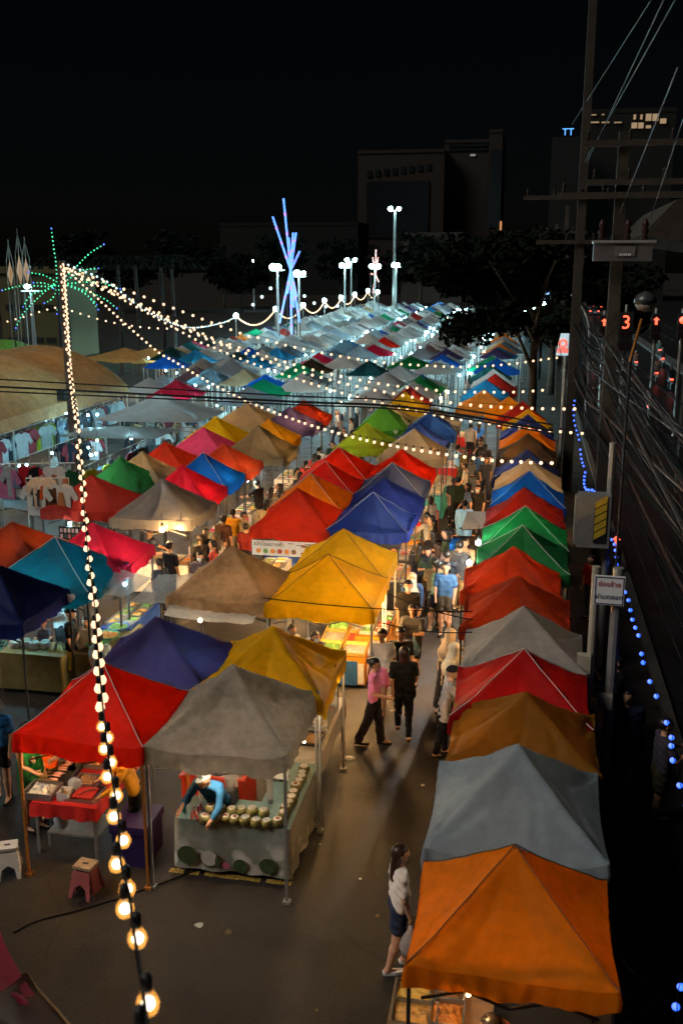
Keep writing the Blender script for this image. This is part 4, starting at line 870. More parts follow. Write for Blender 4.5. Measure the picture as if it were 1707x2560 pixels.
for key, side, desc, cl, foods in (('C5', 1, 'blue banner tent', 'black', ALL), ('C6', 1, 'navy aisle tent', 'white', ('red', 'golden', 'pink', 'white')), ('C7', 1, 'grey-navy tent', 'orange', ('golden', 'green', 'orange')), ('C8', 1, 'bright red tent', 'red', ('white', 'pink', 'red')), ('C9', 1, 'beige aisle tent', 'teal', ('white', 'green', 'yellow')),
                                  ('C10', 1, 'blue-grey peaked tent', 'white', ALL), ('C11', 1, 'deep blue tent', 'red', ALL), ('C4', 1, 'duller yellow tent', 'orange', ('green', 'green', 'red', 'white')), ('B1', -1, 'maroon banner tent', 'white', ALL), ('B2', -1, 'orange middle tent', 'blue', ALL), ('B3', -1, 'crimson red tent', 'black', ALL), ('B4', -1, 'vivid red tent', 'white', ALL), ('B5', -1, 'olive yellow tent', 'green', ('green', 'white')),
                                  ('M5', 1, 'ruby tent', 'white', ALL), ('M6', 1, 'royal blue tent', 'pink', ALL), ('M7', 1, 'copper red tent', 'white', ALL), ('M8', 1, 'grey-green tarpaulin', 'brown', ALL), ('M9', 1, 'amber tent', 'white', ALL), ('M2', 1, 'crimson pink tent', 'blue', ('white', 'green', 'golden')),
                                  ('R8', -1, 'green roadside tent', 'white', ALL), ('R12', -1, 'cream roadside tent', 'red', ALL), ('R14', -1, 'blackish roadside tent', 'white', ('red', 'orange', 'golden')), ('R15', -1, 'small orange roadside tent', 'orange', ('red', 'orange', 'golden')), ('R16', -1, 'navy roadside tent', 'red', ALL), ('R17', -1, 'yellow roadside tent', 'white', ALL), ('R20', -1, 'tan orange tent', 'red', ALL)):
    auto_stall(key, side, desc, cl, foods)
# --- coconut stall
def coco_cloth():
    m, t, n, l, b = _new('coconut_print_cloth')
    v = n.new('ShaderNodeTexVoronoi'); v.inputs['Scale'].default_value = 3.4; tc = n.new('ShaderNodeTexCoord'); l.new(tc.outputs['Object'], v.inputs['Vector'])
    r = n.new('ShaderNodeValToRGB'); e = r.color_ramp.elements; e[0].position = .18; e[0].color = (.62, .58, .52, 1); e[1].position = .62; e[1].color = (.3, .3, .26, 1)
    q = e.new(.36); q.color = (.5, .48, .43, 1); q = e.new(.42); q.color = (.24, .27, .2, 1)
    g = _noise(n, l, 1.6, 4); g2 = _ramp(n, l, g.outputs[0], .4, .6, (.42, .4, .37), (.2, .25, .2))
    l.new(v.outputs['Distance'], r.inputs[0]); sx = n.new('ShaderNodeSeparateXYZ'); l.new(tc.outputs['Object'], sx.inputs[0])
    rz = n.new('ShaderNodeMapRange'); rz.inputs[1].default_value = .35; rz.inputs[2].default_value = .6; l.new(sx.outputs[2], rz.inputs[0])
    mx = n.new('ShaderNodeMix'); mx.data_type = 'RGBA'; l.new(rz.outputs[0], mx.inputs[0]); l.new(r.outputs[0], mx.inputs[6]); l.new(g2.outputs[0], mx.inputs[7])
    l.new(mx.outputs[2], b.inputs['Base Color']); b.inputs['Roughness'].default_value = .45; return m
CCL = coco_cloth(); TTOP = mat('teal_oilcloth', (.22, .38, .38), .35, 0, .2, 6)
a = at('T', 235, 845, .8); b_ = at('T', 1150, 905, .8); x0c, x1c, y0c = a.x, b_.x, (a.y + b_.y) / 2
def l_table():
    t = thing('coconut_counter', 'L-shaped counter with a coconut-printed cloth under the weathered grey tent', 'counter', ((x0c + x1c) / 2, y0c, 0))
    hw = (x1c - x0c) / 2; poly = [(-hw, 0), (hw, 0), (hw, 1.85), (hw - .55, 1.85), (hw - .55, .62), (-hw, .62)]
    MB().prism(poly, (0, 0, .77), (1, 0, 0), (0, 1, 0), .03).build('counter_top', TTOP, t)
    mb = MB(); ring = []
    for (ax, ay), (bx, by) in zip(poly, poly[1:] + poly[:1]):
        n = max(3, int(math.hypot(bx - ax, by - ay) / .09))
        for i in range(n): ring.append((ax + (bx - ax) * i / n, ay + (by - ay) * i / n))
    k = len(ring); vv = []
    for lev, z in enumerate((.795, .74, .45, .08)):
        for i, (x, y) in enumerate(ring):
            o = (.006, .01, .018, .03)[lev] * (1.2 + math.sin(i * 1.3) + .7 * math.sin(i * .5)); cxx, cyy = 0, .5
            dx, dy = x - cxx, y - cyy; L = math.hypot(dx, dy); vv.append((x + dx / L * o, y + dy / L * o, z))
    mb.add(vv, [(q * k + i, q * k + (i + 1) % k, (q + 1) * k + (i + 1) % k, (q + 1) * k + i) for q in range(3) for i in range(k)]).build('printed_cloth', CCL, t, True)
    pr = mat('print_white', (.6, .56, .5), .5, 0, .15, 9); pg = mat('print_green', (.06, .09, .035), .5, 0, .4, 9); pk = mat('print_pink', (.55, .12, .2), .5, 0, .2, 9)
    def disc(x, z, r, m, nm, sx=1.):
        pts = [(math.cos(i / 14 * 6.283) * r * sx, math.sin(i / 14 * 6.283) * r) for i in range(14)]
        MB().prism(pts, (x, -.062 - random.uniform(0, .006), z), (1, 0, 0), (0, 0, 1), .003).build(nm, m, t)
    for x, z, r in ((-.62, .3, .14), (-.3, .27, .13), (.12, .22, .1), (.5, .26, .12)):
        disc(x, z, r, pg, 'printed_husk'); disc(x - .012, z + .015, r * .9, pr, 'printed_flesh')
    disc(-.08, .2, .05, pk, 'printed_flower'); disc(-.2, .24, .1, pg, 'printed_leaf', .3)
l_table()
ME_COCO = MB().lathe([(.045, 0), (.068, .01), (.082, .055), (.08, .085), (.066, .115), (.06, .12)], 12).mesh('husk', True)
ME_CTOP = MB().lathe([(.06, 0), (.058, .008), (.05, .012), (.03, .013), (.004, .010)], 12).mesh('cut_top', True)
HUSK = mat('coconut_husk', (.2, .17, .05), .6, 0, .4, 18); FLESH = mat('coconut_flesh', (.78, .74, .66), .5, 0, .1, 18); FLESHO = mat('coconut_open', (.32, .12, .06), .6, 0, .3, 18)
cocos = [(480, 805, 1), (565, 800, 1), (637, 800, 1), (712, 810, 1), (795, 815, 0), (880, 830, 0), (962, 835, 0), (1047, 828, 1), (525, 725, 1), (605, 732, 1), (687, 740, 0), (765, 738, 0), (848, 745, 0), (940, 755, 0),
         (1110, 730, 1), (1135, 690, 0), (1155, 655, 0), (1170, 608, 0), (1188, 560, 1), (1215, 520, 0), (1235, 490, 0), (1240, 458, 0), (1255, 420, 0), (1095, 770, 0)]
for i, (x, y, op) in enumerate(cocos):
    p = at('T', x, y, .93); arm = i >= 14
    lab = ('opened coconut' if op else 'coconut with a flat white cut top') + (' along the side arm of the counter' if arm else ' in the back row of the counter' if i >= 8 else ' in the front row of the counter')
    s = random.uniform(.9, 1.05); t = thing('coconut', lab, 'coconut', (p.x, p.y, .802), random.random() * 6, ('opened ' if op else 'cut ') + ('coconuts on the side arm' if arm else 'coconuts in the back row' if i >= 8 else 'coconuts in the front row')); t.scale = (s, s, s)
    inst('husk', ME_COCO, HUSK, t); inst('cut_top', ME_CTOP, FLESH, t, (0, 0, .119)); 
    if op: MB().lathe([(.034, 0), (.03, .006), (.004, .004)], 10).build('opening', FLESHO, t, True, (0, 0, .13))
def bottle(label, loc, m, capm, s=1., group=None):
    t = thing('bottle', label, 'bottle', loc, 0, group); t.scale = (s, s, s); inst('bottle_body', ME_BOTTLE, m, t); inst('bottle_cap', ME_CAPB, capm, t, (0, 0, .205)); return t
CLEARB = fabric('clear_plastic', (.75, .78, .78), .3, .12, .8, .05, True, .45); REDP = mat('red_plastic', (.5, .03, .02), .35, 0, .1, 5); BLUEP = mat('blue_plastic', (.03, .13, .45), .35, 0, .1, 5); GRNP = mat('green_plastic', (.02, .25, .1), .35, 0, .1, 5)
for i, (x, y) in enumerate(((378, 815), (402, 800), (420, 830), (395, 775), (425, 770), (445, 745))): bottle('small red drink bottle on the coconut counter', (*at('T', x, y, .85)[:2], .802), mat('red_drink', (.55, .1, .08), .25, 0, .2, 9), WHITE, .55, 'red drink bottles on the coconut counter')
bottle('clear water bottle on the coconut counter', (*at('T', 450, 690, .8)[:2], .802), CLEARB, BLUEP, 1.1); bottle('green soap bottle on the coconut counter', (*at('T', 320, 790, .8)[:2], .802), GRNP, GRNP, .8)
t = thing('blender', 'black jug blender on the coconut counter', 'blender', (*at('T', 680, 700, .8)[:2], .802)); MB().box((0, 0, .09), (.2, .18, .18), 0, 0, .85).build('motor_base', BLACK, t); MB().lathe([(.055, 0), (.08, .2), (.075, .21), (.05, .02)], 12).build('jug', CLEARB, t, True, (0, 0, .181)); MB().box((.09, 0, .3), (.03, .02, .14)).build('handle', CLEARB, t)
t = thing('cup_stack', 'tall stack of clear plastic cups on the coconut counter', 'cups', (*at('T', 990, 715, .8)[:2], .802))
for i in range(14): inst('cup', MB().lathe([(.035, 0), (.047, .12), (.044, .118), (.033, .01)], 10).mesh('cup', True) if i == 0 else bpy.data.meshes['cup'], CLEARB, t, (0, 0, i * .022))
p = at('T', 1045, 540, .8); t = thing('price_board', 'white price board with a dark header beside the coconuts', 'sign', (p.x, p.y, .802)); MB().box((0, 0, .24), (.34, .025, .46)).build('board', WHITE, t); MB().box((0, -.015, .45), (.34, .006, .04)).build('header', mat('navy_print', (.03, .04, .12), .5), t); MB().box((0, .06, .02), (.3, .16, .03)).build('foot', BLACK, t)
p = at('T', 590, 520, .0); 
def cooler(label, loc, w, l, h, m, inner=None, lid=False):
    t = thing('cool_box', label, 'cool box', loc); mb = MB(); th = .045
    mb.box((0, -l / 2 + th / 2, h / 2), (w, th, h)); mb.box((0, l / 2 - th / 2, h / 2), (w, th, h)); mb.box((-w / 2 + th / 2, 0, h / 2), (th, l - 2 * th, h)); mb.box((w / 2 - th / 2, 0, h / 2), (th, l - 2 * th, h)); mb.box((0, 0, .03), (w - 2 * th, l - 2 * th, .06))
    mb.build('box_body', m, t)
    rm = MB(); rm.box((0, -l / 2, h - .03), (w + .05, .05, .05)); rm.box((0, l / 2, h - .03), (w + .05, .05, .05)); rm.box((-w / 2, 0, h - .03), (.05, l - .05, .05)); rm.box((w / 2, 0, h - .03), (.05, l - .05, .05)); rm.build('rim', m, t)
    if inner: inst('ice', HEAPS[2], inner, t, (0, 0, h * .62), 0, (w - .1, l - .1, .12))
    if lid: MB().box((0, 0, h + .03), (w + .06, l + .06, .06), 0, 0, .97).build('lid', m, t)
    return t
cooler('open red ice box full of ice behind the coconut seller', (*at('T', 590, 470, .6)[:2], 0), .95, .7, .7, mat('red_icebox', (.55, .05, .025), .4, 0, .12, 4), mat('ice', (.8, .77, .72), .4, 0, .1, 14))
cooler('purple lidded cool box between the grill and the coconut counter', (*at('A', 600, 1010, .35)[:2], 0), .5, .6, .55, mat('purple_icebox', (.03, .015, .09), .5, 0, .2, 4), None, True)
bulb_t = None
# --- grill stall
a = at('S', 290, 770, .8); b_ = at('S', 880, 850, .8); gx0, gx1, gy0 = a.x, b_.x, a.y
table('grill table with red oilcloth loaded with skewers under the scarlet tent', gx0, gx1, gy0, gy0 + 2.3, .8, TC['red'], drop=.18, legm=STEEL)
def sput(f, k, x, y, z, **kw): q = at(k, x, y, z); return tray(f, (q.x, q.y, .802), **kw)
sput('white', 'S', 400, 650, .86, sz=(.44, .4, .1), label='steel pan of white sticky rice on the grill table', m=STAINLESS)
sput('golden', 'S', 610, 690, .86, sz=(.16, .2, .12), label='pale foam box on the grill table', m=WHITE, hs=.3)
t = thing('cutting_tray', 'steel tray with a red cutting board and tongs on the grill table', 'tray', (*at('S', 800, 690, .82)[:2], .802)); inst('tray', ME_TRAY, STAINLESS, t, (0, 0, 0), 0, (.44, .44, .04)); MB().box((0, 0, .03), (.3, .3, .03)).build('cutting_board', REDP, t); MB().tube([(-.06, -.1, .055), (.0, .0, .06), (.12, .1, .055)], .009, 5).build('tongs', STAINLESS, t)
p = at('S', 700, 590, .9); tag(MB().sphere((0, 0, .09), (.1, .09, .1), 9, 6).build('plastic_bag', CLEARB, None, True, (p.x, p.y, .802)), 'crumpled clear plastic bag on the grill table', 'bag')
ME_SK = MB().tube([(0, 0, 0), (.3, 0, .012)], .004, 4).mesh('stick'); ME_MEAT = MB().sphere((0, 0, 0), (.075, .014, .012), 6, 4).mesh('meat', True)
STICK = mat('bamboo_stick', (.5, .34, .15), .6, 0, .2, 20)
def skewers(label, loc, n, food, rz=0.):
    t = thing('skewer_rack', label, 'skewers', loc, rz); inst('rack', ME_TRAY, DARKSTEEL, t, (.06, 0, 0), 0, (.34, n * .036 + .06, .07))
    for i in range(n):
        y = (i - n / 2) * .036 + random.uniform(-.005, .005); s = inst('skewer', ME_SK, STICK, t, (-.2 + random.uniform(-.03, .03), y, .078 + random.uniform(0, .012))); s.rotation_euler = (0, 0, random.uniform(-.12, .12)); inst('meat', ME_MEAT, FM[food], s, (.23, 0, .014))
for (x, y, n, fo, lab) in ((570, 470, 16, 'pink', 'pale pork skewers on a rack at the rice pan'), (650, 370, 16, 'brown', 'grilled brown skewers in the middle of the grill table'), (720, 290, 15, 'white', 'white fishball skewers on the grill table'), (760, 215, 14, 'golden', 'golden chicken skewers at the end of the grill table')):
    q = at('S', x, y, .88); skewers(lab, (q.x, q.y, .803), n, fo)
sput('orange', 'S', 880, 340, .9, sz=(.42, .4, .07), label='tray of orange marinated meat on the grill table'); sput('brown', 'S', 830, 560, .86, sz=(.38, .3, .08), label='tray of dark grilled offal on the grill table'); sput('pink', 'S', 920, 260, .9, sz=(.4, .36, .06), label='tray of pink prawns on the grill table')
p = at('S', 580, 960, .3); tag(MB().sphere((0, 0, .12), (.12, .1, .14), 8, 6).build('plastic_bag', mat('blue_white_bag', (.5, .55, .62), .4, 0, .2, 9), None, True, (p.x, p.y, .24)), 'pale blue carrier bag on the shelf under the grill table', 'bag')
t = thing('low_shelf', 'low steel shelf under the grill table', 'shelf', ((gx0 + gx1) / 2, gy0 + .5, 0)); MB().box((0, 0, .22), (gx1 - gx0 - .2, .6, .03)).build('shelf_board', STEEL, t)
for sx in (-1, 1):
    for sy in (-1, 1): MB().box((sx * (gx1 - gx0 - .24) / 2, sy * .27, .105), (.03, .03, .2)).build('leg', STEEL, t)
# --- folding stools
def stool(label, loc, rz, m, seatm):
    t = thing('folding_stool', label, 'stool', loc, rz); h = .42
    MB().box((0, 0, h - .02), (.26, .22, .04)).build('seat', seatm, t); MB().box((0, 0, h + .002), (.08, .03, .006)).build('hand_slot', BLACK, t)
    for s in (-1, 1):                                    # two side panels with an arched opening and toothed edges
        pts = [(-.16, 0), (-.11, 0), (-.085, .14), (0, .2), (.085, .14), (.11, 0), (.16, 0)]
        for i in range(7): pts.append((.16 - .045 * (i + .5) / 7 + (.012 if i % 2 else 0), h * (i + .5) / 7 * .93))
        for i in range(7): j = 6 - i; pts.append((-.16 + .045 * (j + .5) / 7 - (.012 if j % 2 else 0), h * (j + .5) / 7 * .93))
        c, sn = math.cos(R(14)), math.sin(R(14)); MB().prism(pts, (0, s * .185, 0), (1, 0, 0), (0, -s * sn, c), .022).build('side_panel', m, t)
    for s in (-1, 1): MB().prism([(-.1, .02), (.1, .02), (.08, .36), (-.08, .36)], (s * .14, 0, 0), (0, 1, 0), (-s * .12, 0, .99), .015).build('fold_panel', m, t)
    return t
stool('white folding plastic stool with a red-banded top', at('S', 95, 1420, 0), R(25), WHITE, WHITE); stool('pink folding plastic stool with a patterned top', at('S', 820, 1600, 0), R(-8), mat('pink_plastic', (.36, .09, .09), .5, 0, .2, 6), mat('patterned_top', (.42, .3, .18), .6, 0, .6, 40))
p = at('S', 90, 1150, .42); 
# --- glass case behind the coconut tent (crumpled yellow tent)
a = at('A', 1275, 690, .75); b_ = at('A', 1440, 440, .8)
table('white counter with grill plate under the crumpled yellow tent', a.x - .2, a.x + .42, a.y - .2, a.y + 2.2, .8, TC['white'], drop=.3)
GLASS = fabric('thin_glass', (.8, .82, .8), .1, .05, .9, .02, True, .72)
def case(label, loc, w, l, h, n=3):
    t = thing('display_case', label, 'display case', loc)
    for (cx, cy_, sx, sy) in ((0, -l / 2, w, .008), (0, l / 2, w, .008), (-w / 2, 0, .008, l), (w / 2, 0, .008, l)): MB().box((cx, cy_, h / 2), (sx, sy, h)).build('pane', GLASS, t)
    MB().box((0, 0, h + .01), (w, l, .01)).build('lid', GLASS, t)
    for sx in (-1, 1):
        for sy in (-1, 1): MB().box((sx * (w / 2 + .006), sy * (l / 2 + .006), h / 2), (.02, .02, h)).build('corner_post', STAINLESS, t)
    return t
case('glass case of snacks on the white counter under the crumpled yellow tent', (a.x + .15, a.y + 1.35, .802), .42, .8, .4)
for i, f in enumerate(('golden', 'green', 'orange')): tray(f, (a.x + .15, a.y + 1.08 + i * .27, .81), (.36, .24, .05), label=f'tray of {FNAME[f]} inside the glass case')
tray('golden', (a.x + .1, a.y + .55, .802), (.5, .45, .05), m=DARKSTEEL, label='ridged grill plate beside the glass case', hs=.2)
# --- bright vegetable trays under the yellow tents
a = at('D', 545, 1010, .75); b_ = at('D', 640, 800, .95); vx1 = a.x; vy0 = a.y; vy1 = b_.y + .1
t = thing('vegetable_stand', 'sloping vegetable stand with orange cloth side under the large yellow tent', 'stand', ((vx1 + vx1 - 1.0) / 2, (vy0 + vy1) / 2, 0)); L = vy1 - vy0
MB().add([(-.5, -L / 2, .62), (.5, -L / 2, .62), (.5, L / 2, .9), (-.5, L / 2, .9), (-.5, -L / 2, .04), (.5, -L / 2, .04), (.5, L / 2, .04), (-.5, L / 2, .04)], [(0, 1, 2, 3), (4, 5, 1, 0), (5, 6, 2, 1), (6, 7, 3, 2), (7, 4, 0, 3)]).build('stand_body', TC['orange'], t)
MB().box((.1, -L / 2 - .03, .3), (.5, .03, .5)).build('blue_panel', mat('blue_corrugated', (.04, .14, .36), .5, 0, .3, 22), t); MB().box((.42, -L / 2 - .03, .3), (.12, .03, .42)).build('white_panel', WHITE, t)
YB = mat('yellow_tray', (.75, .5, .12), .5, 0, .15, 7)
for i in range(5):
    for j in range(2):
        y = -L / 2 + (i + .5) * L / 5; f = (('green', 'white'), ('white', 'red'), ('green', 'white'), ('white', 'green'), ('green', 'green'))[i][j]
        z = .62 + .28 * (y + L / 2) / L; tt = tray(f, (t.location.x - .25 + j * .5, t.location.y + y, z + .01), (.46, L / 5 * .94, .07), m=YB, label=f'yellow tray of {["leafy greens", "sliced pale vegetables", "herbs", "sprouts and cabbage", "cucumbers"][i]} on the vegetable stand, ' + ('aisle side' if j else 'inner side'), hs=1.4 if f == 'green' else .6)
        tt.rotation_euler = (math.atan(.28 / L), 0, 0)
t2 = thing('prep_table', 'small white prep table with a green bag of ice under the large yellow tent', 'table', at('U', 640, 1120, 0) + Vector((0, .6, 0))); MB().box((0, 0, .75), (.6, .5, .04)).build('table_top', WHITE, t2)
for sx in (-1, 1):
    for sy in (-1, 1): MB().box((sx * .26, sy * .21, .365), (.035, .035, .73)).build('leg', DARKSTEEL, t2)
q = t2.location; tag(MB().sphere((0, 0, .06), (.17, .12, .08), 9, 6).build('plastic_bag', mat('mint_bag', (.3, .55, .48), .4, 0, .25, 9), None, True, (q.x, q.y, .772)), 'mint green plastic bag on the small prep table', 'bag')
# --- banners
def banner(label, pa, pb, hgt, m, rows, font=.2, color=None):
    pa, pb = Vector(pa), Vector(pb); w = (pb - pa).length; rz = math.atan2(pb.y - pa.y, pb.x - pa.x); c = (pa + pb) / 2
    t = thing('banner', label, 'banner', c, rz); MB().box((0, 0, -hgt / 2), (w, .012, hgt)).build('sheet', m, t)
    return t, w
x, y = TENTS['B1']; t, w = banner('white banner with Thai lettering and food pictures under the maroon tent', (x - .9, y - .97, 1.78), (x + .86, y - .97, 1.78), .36, WHITE, 0)
INK = mat('black_ink', (.02, .02, .02), .6)
lettering('สลัดโรลนางฟ้า', .13, INK, t, (-.48, -.008, -.09), (math.pi / 2, 0, 0), .72)
for i in range(3): MB().box((.06 + .2 * i, -.009, -.05 - .03 * (i % 2)), (.14, .004, .014)).build('small_print', INK, t)
def pic(t, x, z, r, m, nm='food_picture', sx=1.):
    pts = [(math.cos(i / 12 * 6.283) * r * sx, math.sin(i / 12 * 6.283) * r) for i in range(12)]; MB().prism(pts, (x, -.009, z), (1, 0, 0), (0, 0, 1), .004).build(nm, m, t)
for i, f in enumerate(('orange', 'green', 'orange', 'red', 'orange', 'brown')): pic(t, -.72 + i * .17, -.25, .06, FM[f])
for i, (x_, z_) in enumerate(((.36, -.1), (.36, -.28))): pic(t, x_, z_, .035, FM['brown'], sx=2.)
pic(t, .74, -.1, .09, FM['golden']); pic(t, .74, -.27, .09, FM['brown'])
x, y = TENTS['C5']; t, w = banner('black banner with white lettering and four food photos under the blue tent', (x - .85, y - .97, 1.78), (x + .75, y - .97, 1.78), .42, TC['black'], 0)
lettering('ไก่ย่าง_ลองยา', .15, WHITE, t, (.05, -.008, -.1), (math.pi / 2, 0, 0), .85)
for i in range(4):
    MB().box((-.3 + i * .24, -.01, -.28), (.19, .008, .17)).build('photo_frame', WHITE, t); MB().box((-.3 + i * .24, -.016, -.28), (.165, .008, .145)).build('food_photo', FM[('red', 'orange', 'orange', 'brown')[i]], t)
pic(t, .68, -.14, .09, FM['orange'])
# counter front in the aisle with a round white emblem
x, y = TENTS['C4']; q = at('D', 690, 660, .6); t = thing('counter_sign', 'black counter front with a round white line emblem', 'sign', (q.x, q.y, 0), 0); MB().box((0, 0, .45), (.62, .05, .88)).build('panel', TC['black'], t)
for r_ in (.13, .1): MB().tube([(math.cos(R(a_)) * r_, -.03, .6 + math.sin(R(a_)) * r_) for a_ in range(30, 331, 15)], .008, 4).build('emblem_ring', WHITE, t)
lettering('JMG', .12, WHITE, t, (0, -.03, .6), (math.pi / 2, 0, 0))
# --- orange tent noodle trays
for (x, y, f, lab, sx, sy) in ((330, 1010, 'yellow', 'tray of flat yellow noodles at the back of the orange tent table', .42, .3), (520, 1010, 'brown', 'tray of dark brown stir-fry under the orange tent', .36, .26), (325, 1140, 'golden', 'tray of golden fried noodles under the orange tent', .46, .34), (515, 1140, 'orange', 'tray of orange noodles beside the bulb under the orange tent', .34, .36)):
    q = at('L', x, y, .86); tray(f, (q.x, q.y, .802), (sx, sy, .07), label=lab)
q = at('L', 420, 1100, .8); table('noodle table with wooden edge under the large orange tent', q.x - .4, q.x + .62, q.y - .6, q.y + .35, .8, WOOD, False)
q = at('L', 800, 1170, .8); t = thing('basin', 'orange basin of noodles at the seller under the orange tent', 'basin', (q.x, q.y, .5)); inst('bowl', ME_BOWL, mat('orange_basin', (.75, .18, .04), .4, 0, .1, 5), t, (0, 0, 0), 0, (.2, .2, .14)); inst('noodles', HEAPS[1], FM['yellow'], t, (0, 0, .06), 0, (.26, .26, .08)); MB().box((0, 0, -.25), (.4, .4, .5)).build('stand', DARKSTEEL, t)
# --- silver sheet stall and neighbours
x, y = TENTS['M4']; table('long fried snack counter under the silver-grey sheet tent', x - .7, x + .75, y - .55, y + .35, .82, TC['white'])
for i in range(5):
    for j in range(3): f = random.choice(('golden', 'orange', 'white', 'golden', 'pink')); tray(f, (x - .56 + i * .29, y - .38 + j * .28, .823), (.26, .25, .05), label=f'tray of {FNAME[f]} on the fried snack counter', group=f'{FNAME[f]} on the fried snack counter')
x, y = TENTS['M1']; table('gardener table with olive cloth under the teal tent', x - .75, x + .55, y - 1.15, y - .45, .82, TC['olive'])
for i in range(4):
    q = (x - .55 + i * .2, y - .85 + .06 * (i % 2), .823); t = thing('bag_of_greens', 'open white plastic bag of greens on the olive table', 'bag', q, 0, 'bags of greens on the olive table'); MB().lathe([(.05, 0), (.1, .03), (.1, .12), (.085, .16), (.06, .13), (.01, .11)], 12).build('bag', mat('milky_bag', (.55, .6, .58), .35, 0, .15, 9), t, True); inst('greens', HEAPS[i], FM['green'], t, (0, 0, .1), 0, (.12, .12, .06))
table('greengrocer table with dark cloth beside the black cap under the teal tent', x + .7, x + 1.35, y - .9, y + .9, .8, TC['olive'])
for i, f in enumerate(('green', 'orange', 'green')):
    t = thing('basin', f'wide basin of {["leaf bundles", "shredded carrot", "banana leaves"][i]} on the dark cloth', 'basin', (x + 1.02, y - .55 + i * .5, .803)); inst('bowl', ME_BOWL, GRNP if i != 2 else BLUEP, t, (0, 0, 0), 0, (.24, .24, .1)); inst('heap', HEAPS[i], FM[f], t, (0, 0, .07), 0, (.36, .36, .1))
for i, (cx_, cy_, lab) in enumerate(((180, 1330, 'green gas cylinder with a white logo standing in the open'), (40, 1280, 'green gas cylinder half hidden beside the other one'))):
    q = at('X', cx_, cy_, 0); t = thing('gas_cylinder', lab, 'gas cylinder', q); gm = mat('cylinder_green', (.015, .16, .1), .3, .0, .15, 4)
    MB().lathe([(.15, 0), (.15, .04), (.14, .045), (.175, .1), (.185, .16), (.185, .42), (.16, .5), (.08, .55), (.05, .56)], 20).build('tank', gm, t, True); MB().tube([(math.cos(R(a_)) * .11, math.sin(R(a_)) * .11, .68) for a_ in range(0, 361, 24)], .014, 5).build('collar', gm, t)
    for a_ in (45, 135, 225, 315): MB().tube([(math.cos(R(a_)) * .11, math.sin(R(a_)) * .11, .52), (math.cos(R(a_)) * .11, math.sin(R(a_)) * .11, .68)], .013, 5).build('handle', gm, t)
    if i == 0: lettering('siam', .09, WHITE, t, (.03, -.188, .33), (math.pi / 2, 0, R(4)))
p = [o for o in bpy.data.objects if o.get('label', '').endswith('yellow lettered bag')][0]
t = thing('tote_bag', 'yellow tote bag with black letters M and C', 'bag', (p.location.x - .12, p.location.y - .22, .45), R(8)); MB().add([(-.2, -.06, 0), (.2, -.06, 0), (.2, .06, 0), (-.2, .06, 0), (-.24, -.05, .38), (.24, -.05, .38), (.24, .05, .38), (-.24, .05, .38)], [(3, 2, 1, 0), (0, 1, 5, 4), (1, 2, 6, 5), (2, 3, 7, 6), (3, 0, 4, 7)]).build('bag_body', mat('yellow_tote', (.62, .36, .03), .7, 0, .2, 8), t)
for s, ch in ((-.13, 'M'), (.13, 'C')): lettering(ch, .16, BLACK, t, (s, -.066, .2), (math.pi / 2, 0, 0))
for yy in (-.05, .05): MB().tube([(-.1, yy, .38), (-.06, yy, .55), (.06, yy, .55), (.1, yy, .38)], .012, 5).build('strap', BLACK, t)
# carried bags
def carried(label, who, hexc, s=1., left=False):
    pr = [o for o in bpy.data.objects if o.get('label', '') == who]
    if not pr: return
    q = worldof(pr[0], pr[0]['_handl' if left else '_hand']); t = thing('carrier_bag', label, 'bag', (q.x, q.y, q.z - .05)); t.scale = (s, s, s)
    m = fabric('bag_' + hexc.strip('#'), lin(hexc), .4, .25, .6, .25, True)
    MB().lathe([(.02, -.42), (.1, -.4), (.13, -.28), (.09, -.15), (.03, -.06), (.02, 0)], 10, sy=.7).build('bag_body', m, t, True); MB().tube([(-.025, 0, -.1), (-.02, 0, .02), (.02, 0, .02), (.025, 0, -.1)], .006, 4).build('handle', m, t)
    inst('contents', HEAPS[3], FM['brown'], t, (0, 0, -.4), 0, (.16, .12, .1))
carried('clear bag of snacks hanging from the hand beside the orange tent', 'person in white V-neck top and denim shorts holding a bag beside the orange tent', '#c8b8b0')
carried('pale blue carrier bag held near the sage green tee', 'person in black shirt and shorts looking at a phone', '#9cc8dc', .9, True)
carried('orange bag held by the yellow tee', 'person in yellow tee carrying an orange bag', '#e05a30', .9)
carried('pinkish carrier bag held by the cream robe', 'person in cream headscarf and cream robe at the red tent stall', '#c49a90', 1.1, True)
carried('clear bag in the hand of the navy jersey', 'person in navy jersey with red shoulders and glasses', '#9a9a9c', .8, True)
tag(MB().sphere((0, 0, .02), (.11, .09, .03), 9, 5).build('litter', CLEARB, None, True, at('A', 1520, 695, 0)), 'flattened clear plastic litter lying on the open asphalt', 'litter')
tag(MB().tube(smooth_path([at('A', 60, 1450, .01), at('A', 160, 1400, .01), at('A', 330, 1355, .01), at('A', 550, 1290, .01), at('A', 780, 1205, .01), at('A', 880, 1170, .01)]), .012, 5).build('ground_cable', CABLE), 'black cable lying across the asphalt to the coconut stall', 'cable')
